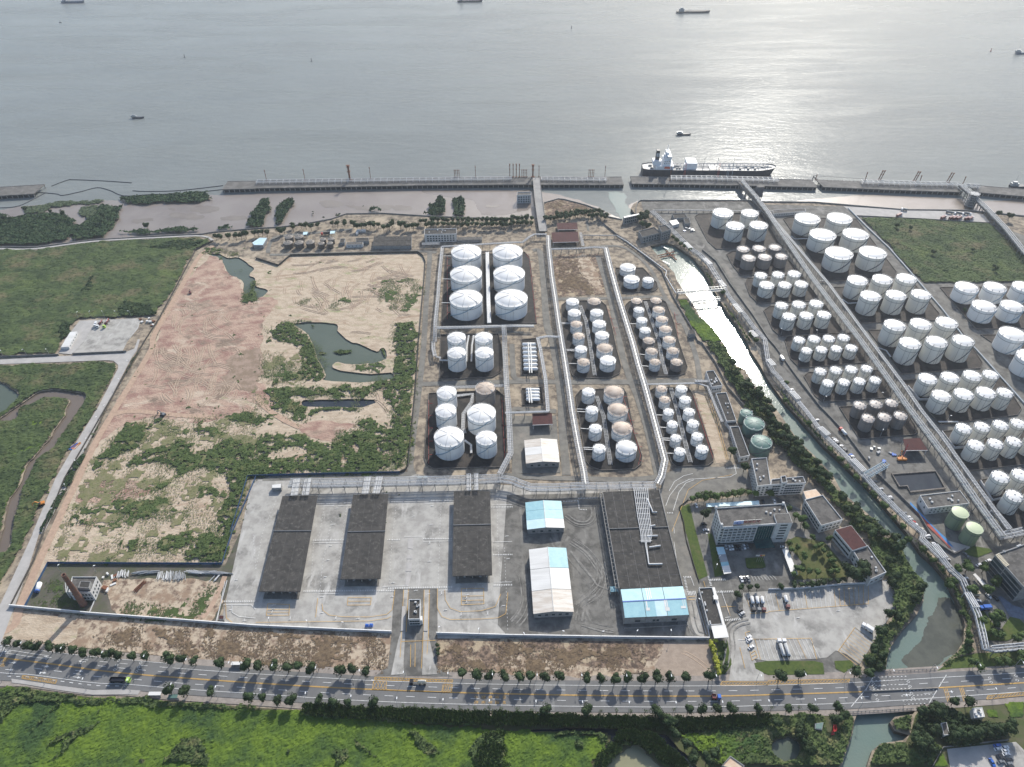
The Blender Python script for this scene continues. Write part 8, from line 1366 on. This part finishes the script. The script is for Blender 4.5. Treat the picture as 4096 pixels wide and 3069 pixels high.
for s_, c_, w_ in [('Z7 1955,1130 2050,1072', 'white', 'in the bay by the drive, northern one'), ('Z7 1975,1185 2065,1122', 'white', 'in the bay by the drive, middle one'), ('Z7 2005,1310 2100,1248', 'white', 'in the bay by the drive, southern one'), ('Z7 1815,650 1900,600', 'black', 'beside the small lawn triangle'), ('Z7 1845,715 1935,655', 'silver', 'beside the black car at the triangle'),
    ('Z7 1870,48 1895,112', 'white', 'first in the row north of the hedge'), ('Z7 1922,48 1953,112', 'black', 'second in the row north of the hedge'), ('Z7 1985,40 2020,106', 'grey', 'third in the row north of the hedge'),
    ('ZO 665,1000 695,1085', 'silver', 'first in front of the office'), ('ZO 745,1020 780,1105', 'white', 'second in front of the office'), ('ZO 808,1008 840,1100', 'white', 'third in front of the office'), ('ZO 892,1035 920,1108', 'black', 'fourth in front of the office'), ('ZO 955,1030 985,1098', 'black', 'fifth in front of the office'), ('ZO 1020,1028 1045,1095', 'grey', 'sixth in front of the office'), ('ZO 1068,990 1105,1085', 'white', 'seventh in front of the office'), ('ZO 1138,985 1165,1060', 'grey', 'eighth in front of the office'),
    ('ZO 140,535 260,520', 'black', 'under the tree west of the office'), ('ZO 180,668 310,665', 'white', 'just south of the black car, west of office'), ('ZO 15,90 40,165', 'white', 'at the north-west office corner'), ('ZO 1388,30 1405,112', 'white', 'at the end of the long pale carport'), ('ZO 1492,10 1515,85', 'black', 'behind the office, darker one'), ('ZO 1740,0 1765,78', 'white', 'behind the office stair block'), ('ZO 1915,1040 1995,1062', 'white', 'at the top of the garden carport'),
    ('Z4 345,75 380,70', 'cream', 'on the east bank lane, by a bush'), ('Z4 375,140 430,120', 'white', 'on the east bank lane, south of the bush'), ('Z4 415,178 465,160', 'black', 'on the east bank lane, dark one of three'), ('Z4 425,215 500,195', 'white', 'on the east bank lane, third of three'), ('Z4 460,250 530,235', 'grey', 'on the east bank lane, below the three'), ('Z4 545,345 620,330', 'white', 'partly below the creek-bank rack'), ('Z4 800,640 885,615', 'white', 'by the large expansion loop'),
    ('Z4 1135,500 1212,570', 'grey', 'beside the triangular lawn'), ('Z4 1365,730 1442,692', 'white', 'lowest of three by the grey office'), ('Z4 1450,698 1522,665', 'black', 'middle of three by the grey office'), ('Z4 1535,655 1612,620', 'white', 'upper of three by the grey office'), ('Z4 1090,925 1160,905', 'black', 'first of three below the rack corner'), ('Z4 1125,965 1198,945', 'white', 'second of three below the rack corner'), ('Z4 1155,1010 1235,992', 'black', 'third of three below the rack corner'), ('Z4 1530,1225 1615,1305', 'white', 'left of the pair near the plaza'), ('Z4 1665,1275 1745,1350', 'black', 'right of the pair near the plaza'), ('Z4 1345,1350 1425,1358', 'white', 'north-west of the blue bus'),
    ('A8 190,418 217,408', 'white', 'alone on the upper bank lane'), ('A8 405,682 437,670', 'white', 'alone on the middle bank lane'), ('A8 900,1212 932,1202', 'grey', 'just below the pale blue bridge'), ('A8 955,1275 988,1265', 'silver', 'second below the pale blue bridge'), ('A8 1015,1332 1048,1320', 'black', 'by the painted stripe, first'), ('A8 1030,1345 1062,1335', 'white', 'by the painted stripe, second'), ('A8 1045,1358 1075,1350', 'grey', 'by the painted stripe, third'), ('A8 1160,1485 1190,1475', 'grey', 'below the green tanks, first'), ('A8 1190,1520 1225,1508', 'white', 'below the green tanks, second'), ('A8 1212,1540 1245,1528', 'silver', 'below the green tanks, third'), ('A8 1232,1565 1268,1552', 'red', 'below the green tanks, the only red one'), ('A8 1250,1585 1287,1572', 'white', 'below the green tanks, after the red'), ('A8 1290,1625 1320,1612', 'cream', 'below the green tanks, by a bush'), ('A8 1312,1645 1345,1635', 'white', 'below the green tanks, last')]: car(s_, c_, w_)
for i, c_ in enumerate(['grey', 'white', 'white', 'black', None, 'white', 'black', 'grey', 'black', None, None, 'blue', 'white', 'black']):
    if c_: x_, y_ = 545+i*13.6, 838+i*13.; car('A8 %f,%f %f,%f' % (x_, y_, x_+28, y_-8), c_, 'in the long angled row by the creek, %s from north' % ordn(i+1))
for i, (s_, c_) in enumerate((('1612,1508 1647,1502', 'blue'), ('1615,1533 1651,1527', 'white'), ('1665,1521 1701,1515', 'white'), ('1668,1545 1704,1539', 'white'), ('1672,1569 1710,1562', 'white'), ('1630,1582 1667,1574', 'black'), ('1643,1598 1677,1590', 'black'), ('1638,1624 1672,1616', 'grey'), ('1690,1611 1729,1604', 'black'), ('1694,1637 1730,1630', 'grey'), ('1700,1657 1736,1650', 'black'), ('1582,1608 1602,1642', 'blue'), ('1200,172 1240,166', 'grey'), ('1120,20 1150,10', 'white'), ('1255,195 1290,185', 'black'))): car('B4 '+s_, c_, '%s, %s one' % ('in the lot at the bottom right' if i < 12 else 'on the lower creek bank lane', ordn(i+1)), zb=LZ*5)
def truck(cab, body, cabc, kind, bodyc, label, wd=2.5, group='trucks', zb=LZ*5):
    a = W(cab, 1.5)[0]; b = W(body, 1.5); ctr = (b[0]+b[1])/2; d = (a-ctr); d.z = 0; d.normalize(); an = math.atan2(d.y, d.x); t = empty('truck', (ctr.x, ctr.y, zb), label, 'truck', group, an)
    L_ = (b[1]-b[0]).length; fx = max((Vector((a.x, a.y, 0))-Vector((ctr.x, ctr.y, 0))).length, L_/2+1.3)
    def p_(mb, nm, m, sm=False): o = put(nm, mb.mesh(nm, m, smooth=sm)); o.parent = t
    mb = MB(); mb.box((fx, 0, 1.9), (2.1, wd, 2.5), top=.93); p_(mb, 'cab', PC[cabc]); mb = MB(); mb.box((fx+1.03, 0, 2.3), (.1, wd*.85, .9)); p_(mb, 'windscreen', GL)
    mb = MB(); mb.box(((fx-L_/2)/2, 0, .95), (fx+L_/2, 1., .35)); p_(mb, 'chassis', MATS['dark_steel'])
    mb = MB()
    if kind == 'tank': r = 1.15; mb.tube([(-L_/2-.25, 0, 2.35), (-L_/2, 0, 2.35), (L_/2, 0, 2.35), (L_/2+.25, 0, 2.35)], [.6, r, r, .6], 12); mb.add([(0, 0, 0)], []); p_(mb, 'tank_body', PC.get(bodyc) or MATS[bodyc], True); mb = MB(); mb.box((0, 0, 3.55), (L_*.85, .6, .12)); p_(mb, 'top_walkway', MATS['galv'])
    elif kind == 'box': mb.box((0, 0, 2.5), (L_, wd, 2.6)); p_(mb, 'cargo_box', PC.get(bodyc) or MATS[bodyc])
    else: [mb.box(c_, d_) for c_, d_ in (((0, 0, 1.3), (L_, wd, .2)), ((0, wd/2, 2.1), (L_, .12, 1.5)), ((0, -wd/2, 2.1), (L_, .12, 1.5)), ((-L_/2, 0, 2.1), (.12, wd, 1.5)), ((0, 0, 1.7), (L_*.9, wd*.9, .6)))]; p_(mb, 'cargo_bed', PC.get(bodyc) or MATS[bodyc])
    for x_ in (fx, L_*.25, -L_*.3, -L_*.42):
        for y_ in (-wd*.42, wd*.42): o = put('wheel', WH, t, loc=(x_, y_, .5), scale=(1.5, 1.6, 1.5))
truck('B1 915,1042', 'B1 790,1035 890,1046', 'lime', 'bed', 'black', 'long dark lorry with lime-green cab on the road'); truck('B2 1105,1056', 'B2 1152,1057 1208,1058', 'black', 'tank', 'cream', 'black-cab tanker lorry on the road at the gate'); truck('B3 1470,1163', 'B3 1420,1162 1452,1162', 'blue', 'bed', 'maroon', 'small blue-cab lorry with rusty load on the road')
for i, x_ in enumerate((1700, 1737, 1772)): truck('B3 %d,543' % (x_+17), 'B3 %d,455 %d,500' % (x_, x_+10), ['black', 'grey', 'maroon'][i], 'tank', 'white', 'white tanker trailer in the lorry park, %s of three' % ordn(i+1))
truck('B4 140,522', 'B4 120,448 130,490', 'maroon', 'tank', 'white', 'single white tanker with red cab in the lorry park')
for i, x_ in enumerate((85, 120)): truck('B4 %d,764' % (x_-8), 'B4 %d,790 %d,875' % (x_, x_+26), 'white', 'tank', 'silver', 'silver tanker with white cab, %s of the pair' % ('left', 'right')[i])
truck('B4 676,652', 'B4 690,662 745,695', 'white', 'box', 'white', 'white box lorry parked askew near the creek bank')
truck('A1 845,1527', 'A1 858,1510 878,1480', 'white', 'tank', 'maroon', 'pink tanker lorry in the service yard'); truck('A1 822,1522', 'A1 828,1512 836,1498', 'white', 'box', 'white', 'small white lorry beside the pink tanker', 2.2); truck('A1 900,1528', 'A1 912,1508 937,1468', 'lime', 'tank', 'maroon', 'lime-cab tanker lorry in the service yard')
truck('A8 625,755', 'A8 635,768 672,808', 'red', 'tank', 'white', 'red and white fire engine by the grey-brown tanks'); truck('A2 570,728', 'A2 582,728 640,722', 'red', 'bed', 'black', 'red-cab lorry with dark load in the shore yard'); truck('Z4 1440,1490', 'Z4 1470,1488 1600,1480', 'blue', 'box', 'blue', 'bright blue bus parked by the lower right garden', 2.4); truck('Z4 1290,1250', 'Z4 1310,1248 1400,1245', 'cream', 'box', 'cream', 'cream minibus next to the pipe loops', 2.1); truck('A8 112,135', 'A8 115,140 128,165', 'white', 'box', 'white', 'white van on the upper east lane', 2.)
for i, (a_, b_, c_) in enumerate((('1155,515', '1165,517 1198,521', 'yellow'), ('1612,552', '1535,538 1600,549', 'white'), ('1680,557', '1615,546 1670,555', 'white'), ('1742,557', '1690,548 1735,556', 'white'), ('1150,556', '1110,576 1145,558', 'maroon'), ('1530,578', '1492,596 1524,581', 'maroon'), ('1600,580', '1562,598 1594,583', 'maroon'), ('1632,580', '1594,600 1627,583', 'maroon'), ('1668,582', '1628,602 1662,585', 'maroon'), ('1734,586', '1696,604 1728,589', 'maroon'), ('1764,586', '1728,604 1758,589', 'maroon'))): truck('A4 '+a_, 'A4 '+b_, 'white', 'box' if i > 3 else 'tank', 'maroon' if c_ == 'maroon' else 'grey', '%s lorry on the pale quay road, %s from the left' % ('brown' if c_ == 'maroon' else 'grey', ordn(i+1)), group='lorries on the quay road')
def excavator(s, col, label, sc=1., rz=0.):
    p = W(s)[0]; t = empty('excavator', (p.x, p.y, LZ*4), label, 'excavator', rz=rz)
    def p_(mb, nm, m): o = put(nm, mb.mesh(nm, m)); o.parent = t; o.scale = (sc, sc, sc)
    for y_ in (-1.3, 1.3): mb = MB(); mb.box((0, y_, .5), (4.2, .6, 1)); p_(mb, 'crawler_track', RB)
    mb = MB(); mb.box((-.6, 0, 1.6), (3.2, 2.6, 1.1)); p_(mb, 'body', PC[col]); mb = MB(); mb.box((.8, .7, 2.2), (1.3, 1.1, 1.5)); p_(mb, 'cab', GL)
    mb = MB(); mb.beam((.8, -.2, 1.8), (3.4, -.2, 4.6), .5); mb.beam((3.4, -.2, 4.6), (5.6, -.2, 3.2), .45); mb.beam((5.6, -.2, 3.2), (6, -.2, 1.2), .35); p_(mb, 'boom', PC[col]); mb = MB(); mb.box((5.8, -.2, .8), (1., 1.1, .9)); p_(mb, 'bucket', MATS['dark_steel'])
excavator('A5 1410,635', 'grey', 'dark excavator working in the middle of the sand field', 1., 2.8); excavator('A5 365,1405', 'orange', 'orange excavator beside the marsh', 1., 3.6); excavator('A8 1140,1005', 'orange', 'orange excavator in the east construction yard', 1., 1.2); excavator('A1 1643,1240', 'maroon', 'brown bulldozer-like digger near the dirt track', .8, 2.)
p = W('A8 1150,1020')[0]; t = empty('mobile_crane', (p.x, p.y, LZ*4), 'mobile crane with raised red boom beside the maroon shed', 'crane'); mb = MB(); mb.box((p.x, p.y, 1.6), (7, 2.6, 1.6)); mb.build('carrier', PC['orange'], t); mb = MB(); mb.beam((p.x, p.y, 2.5), (p.x+4, p.y+6, 12), .5); mb.build('boom', PC['red'], t)
# ================================================================ LOOSE THINGS
rs = random.Random(99)
def pile(s, n, L_, label, m, rz=0., spread=4., r=.22, name='pipe_stack', cat='pipe stack'):
    p = W(s)[0]; t = empty(name, (p.x, p.y, LZ*3), label, cat, 'stacks of pipes and scrap'); pm = MB(); pm.tube([(-L_/2, 0, 0), (L_/2, 0, 0)], r, 6, True); P_ = pm.mesh('pipe', m)
    for i in range(n): a = rz+rs.uniform(-.12, .12); put('pipe', P_, t, loc=(rs.uniform(-spread, spread), rs.uniform(-1, 1), .3+rs.uniform(0, 1.)), rz=a)
for i, (x_, y_, n_, L_, a_, sp_) in enumerate(((880, 290, 16, 5, 1.8, 4), (1010, 280, 18, 7, .2, 4), (1090, 278, 14, 6, .1, 3), (1170, 300, 20, 6, 1.75, 5), (1240, 303, 22, 7, 1.8, 5), (1300, 305, 18, 5, 1.9, 4), (1385, 278, 16, 7, -.2, 4), (1470, 280, 18, 7, .1, 5), (1560, 285, 18, 8, -.15, 6), (1530, 318, 8, 5, 1.2, 2), (1000, 375, 8, 9, 1.1, 2))): pile('B1 %d,%d' % (x_, y_), n_, L_, 'heap of scrap pipes south of the blue fence, %s from the left' % ordn(i+1), [MATS['pipe_white'], MATS['galv'], MATS['grey_paint']][i % 3] if i < 10 else MATS['rust'], a_, sp_)
for i in range(34):
    reg_, x_, y_, nm_ = [('B1', rs.uniform(715, 830), rs.uniform(280, 450), 'scrap corner by the boiler house'), ('A8', rs.uniform(860, 1110), rs.uniform(900, 1080), 'east construction yard'), ('A1', rs.uniform(1200, 1330), rs.uniform(1455, 1520), 'edge of the service yard'), ('A3', rs.uniform(1470, 1580), rs.uniform(675, 705), 'east treatment yard')][i % 4]
    p = W('%s %f,%f' % (reg_, x_, y_))[0]; mb = MB(); w_, d_, h_ = rs.uniform(1.2, 4), rs.uniform(1, 2.4), rs.uniform(.5, 2); mb.box((p.x, p.y, h_/2+.3), (w_, d_, h_), rs.uniform(0, 3)); mb.box((p.x+rs.uniform(-1, 1), p.y+.6, h_*.35+.3), (w_*.6, d_*.7, h_*.7), rs.uniform(0, 3))
    thing('scrap_heap', '%s heap of %s, %s in the %s' % (['white', 'grey', 'rusty', 'dull', 'pale', 'blue'][i % 6], ['sheets', 'crates', 'boards'][i % 3], ordn(i//4+1), nm_), 'scrap', mb, [MATS['tin_white'], MATS['galv'], MATS['rust'], MATS['grey_paint'], MATS['tin_white'], PC['blue']][i % 6], 'heaps of scrap and material')
p = W('B1 262,410 282,350', 1.8); t = empty('storage_drum', (p[0].x, p[0].y, 0), 'white horizontal drum with a blue end by the chimney compound fence', 'tank'); mb = MB(); mb.tube([p[0], p[1]], 1.6, 12, True); mb.build('drum', MATS['tank_white'], t, True); mb = MB(); mb.tube([p[0], p[0].lerp(p[1], .12)], 1.66, 12, True); mb.build('blue_end', PC['blue'], t)
for i, (s_, c_) in enumerate((('A5 655,900', 'orange'), ('A5 630,905', 'blue'), ('B4 460,1388', 'red'))): p = W(s_)[0]; mb = MB(); mb.add([(p.x+x_, p.y+y_, z_) for x_, y_, z_ in ((-2.2, -3.6, .9), (2.3, 4, .9), (.9, -4, .3), (3., 3, .3), (.2, -.6, .25))], [(0, 2, 4), (2, 3, 4), (3, 1, 4), (1, 0, 4)]); mb.beam((p.x-2.2, p.y-3.6, .8), (p.x+2.3, p.y+4, .8), .3, .5); mb.beam((p.x+.9, p.y-4, .5), (p.x+3, p.y+3, .5), .3, .5); thing('beached_boat', '%s beached skiff lying %s' % (['orange', 'blue', 'red'][i], ['beside the pale service road', 'in the grass by the orange skiff', 'by the footpath south of the bridge'][i]), 'boat', mb, PC[c_])
for i, (x_, y_) in enumerate(((790, 657), (820, 655))): p = W('B2 %d,%d' % (x_, y_))[0]; mb = MB(); mb.tube([(p.x-1, p.y, 1.4), (p.x+1, p.y, 1.4)], .9, 10, True); mb.box((p.x, p.y, .4), (2.4, 1.6, .8)); thing('pump_unit', 'bright blue pump by the white wall, %s one' % ('left', 'right')[i], 'pump', mb, PC['blue'], 'blue pumps')
for i, (s_, l_, c_) in enumerate((('B1 1100,1135', 'grey-roofed bus shelter on the south pavement', 'tin_white'), ('B1 1228,1155', 'green-roofed shelter on the south pavement', 'shell_green'), ('B1 1685,920', 'white-roofed bus shelter on the north pavement', 'tin_white'), ('Z1 270,855', 'green-roofed kiosk in the banana belt', 'shell_green'))):
    p = W(s_, 2.6)[0]; t = empty('bus_shelter', (p.x, p.y, .25), l_, 'bus shelter'); mb = MB(); mb.box((p.x, p.y, 2.7), (7.5 if i != 1 else 5.5, 2.2, .2)); mb.build('roof', MATS[c_], t); mb = MB(); mb.box((p.x, p.y-.9 if i != 2 else p.y+.9, 1.5), (7, .12, 2.2)); mb.build('back_panel', MATS['galv'], t)
    for x_ in (-3, 3): mb = MB(); mb.box((p.x+x_*(.7 if i == 1 else 1), p.y, 1.45), (.15, .15, 2.4)); mb.build('post', MATS['galv'], t)
# concrete weighbridge decks and settling frames at the creek head
for s_, l_ in (('B2 1038,515 1065,515 1055,690 1028,690', 'left'), ('B2 1200,510 1228,510 1218,690 1190,690', 'right')): q = W(s_, .8); mb = MB(); mb.prism([(v.x, v.y) for v in q[::-1]], 0, .95); thing('weighbridge', 'long pale weighbridge deck on the %s of the gate office' % l_, 'weighbridge', mb, M['conclight'])
for i, s_ in enumerate(('A3 1250,915 1400,880', 'A3 1265,930 1410,905', 'A3 1330,870 1420,950', 'A3 1300,960 1360,990', 'A3 1290,830 1350,860')): q = W(s_, -1.5); mb = MB(); mb.beam(q[0], q[1], 1.3, .8); [mb.box((v.x, v.y, -3), (.6, .6, 3.4)) for v, d in resample(list(q), 6, 1)]; thing('landing_stage', 'rusty floating landing beam at the head of the creek, %s of five' % ordn(i+1), 'pontoon', mb, MATS['rust' if i < 3 else 'galv'], 'landing beams')
# wheel ruts: low earth ridges pressed by tracked machines
mb = MB(); rr = np.random.RandomState(4); regs = [('A1 1500,1290 2050,1300 2050,1657 1400,1657', 60), ('A5 1300,20 2100,0 2100,550 1150,600', 90), ('A2 150,950 1380,920 1380,1440 200,1440', 90), ('A6 900,380 1200,380 1240,700 850,680', 25), ('A5 700,1220 1300,1200 1300,1400 700,1400', 15), ('A6 750,860 1280,870 1280,1100 750,1050', 25), ('A5 1650,1330 1900,1330 1850,1500 1650,1500', 12), ('B3 1120,800 1370,800 1400,980 1060,980', 22), ('B1 420,70 850,60 800,160 400,160', 12), ('A6 650,-100 1080,-100 1000,20 760,20', 20)]
for s_, n_ in regs:
    q = W(s_)
    for k in range(n_):
        u, v = rr.rand(2); c = q[0]*(1-u)*(1-v)+q[1]*u*(1-v)+q[2]*u*v+q[3]*(1-u)*v; a = fbm(np.array([c.x/60]), np.array([c.y/60]), 77)[0]*7+rr.uniform(-.25, .25); L_ = rr.uniform(8, 38); kk = rr.uniform(-.03, .03)
        P2 = [(c.x+math.cos(a)*L_*f_*1.1-math.sin(a)*kk*L_*L_*f_*f_/2, c.y+math.sin(a)*L_*f_*1.1+math.cos(a)*kk*L_*L_*f_*f_/2) for f_ in (-.02, .25, .5, .75, 1.)]; px_, py_ = np.array([p[0] for p in P2]), np.array([p[1] for p in P2])
        if not inside(px_, py_, q).all() or any(inside(px_+o_, py_, [(h_[0], h_[1]) for h_ in hl]).any() for hl in HOLES for o_ in (-2, 2)): continue
        for off in (-1.1, 1.1):
            pts = []; x_, y_, aa = c.x-math.sin(a)*off, c.y+math.cos(a)*off, a
            for i in range(7): pts.append((x_, y_)); x_ += math.cos(aa)*L_/6; y_ += math.sin(aa)*L_/6; aa += kk*L_/6
            b0 = len(mb.v); 
            for i, (x_, y_) in enumerate(pts):
                ta = a+kk*L_*i/6; nx, ny = -math.sin(ta), math.cos(ta); h_ = .13 if 0 < i < 6 else .0
                for o_, z_ in ((-.45, .0), (-.1, h_), (.1, h_), (.45, .0)): mb.v.append((x_+nx*o_, y_+ny*o_, LZ*3+.0+z_))
            for i in range(6):
                for j in range(3): mb.f.append((b0+i*4+j, b0+i*4+j+4, b0+i*4+j+5, b0+i*4+j+1))
o = put('wheel_ruts', mb.mesh('wheel_ruts', mat('rut_earth', (.43, .33, .245), (.35, .265, .2), .2, .95))); tag(o, kind='stuff')
# ================================================================ AIR
mb = MB(); mb.box((0, 2300, 206), (9400, 6800, 436))
hm = bpy.data.materials.new('haze_air'); hm.use_nodes = True; nn = hm.node_tree; nn.nodes.clear(); vo = nn.nodes.new('ShaderNodeVolumePrincipled'); oo = nn.nodes.new('ShaderNodeOutputMaterial')
vo.inputs['Color'].default_value = (.80, .87, .95, 1); vo.inputs['Density'].default_value = .00007; vo.inputs['Anisotropy'].default_value = .3; nn.links.new(vo.outputs[0], oo.inputs['Volume'])
tag(put('haze', mb.mesh('haze', hm)), kind='stuff')
print('LABELS', LW[:20], len(LW))
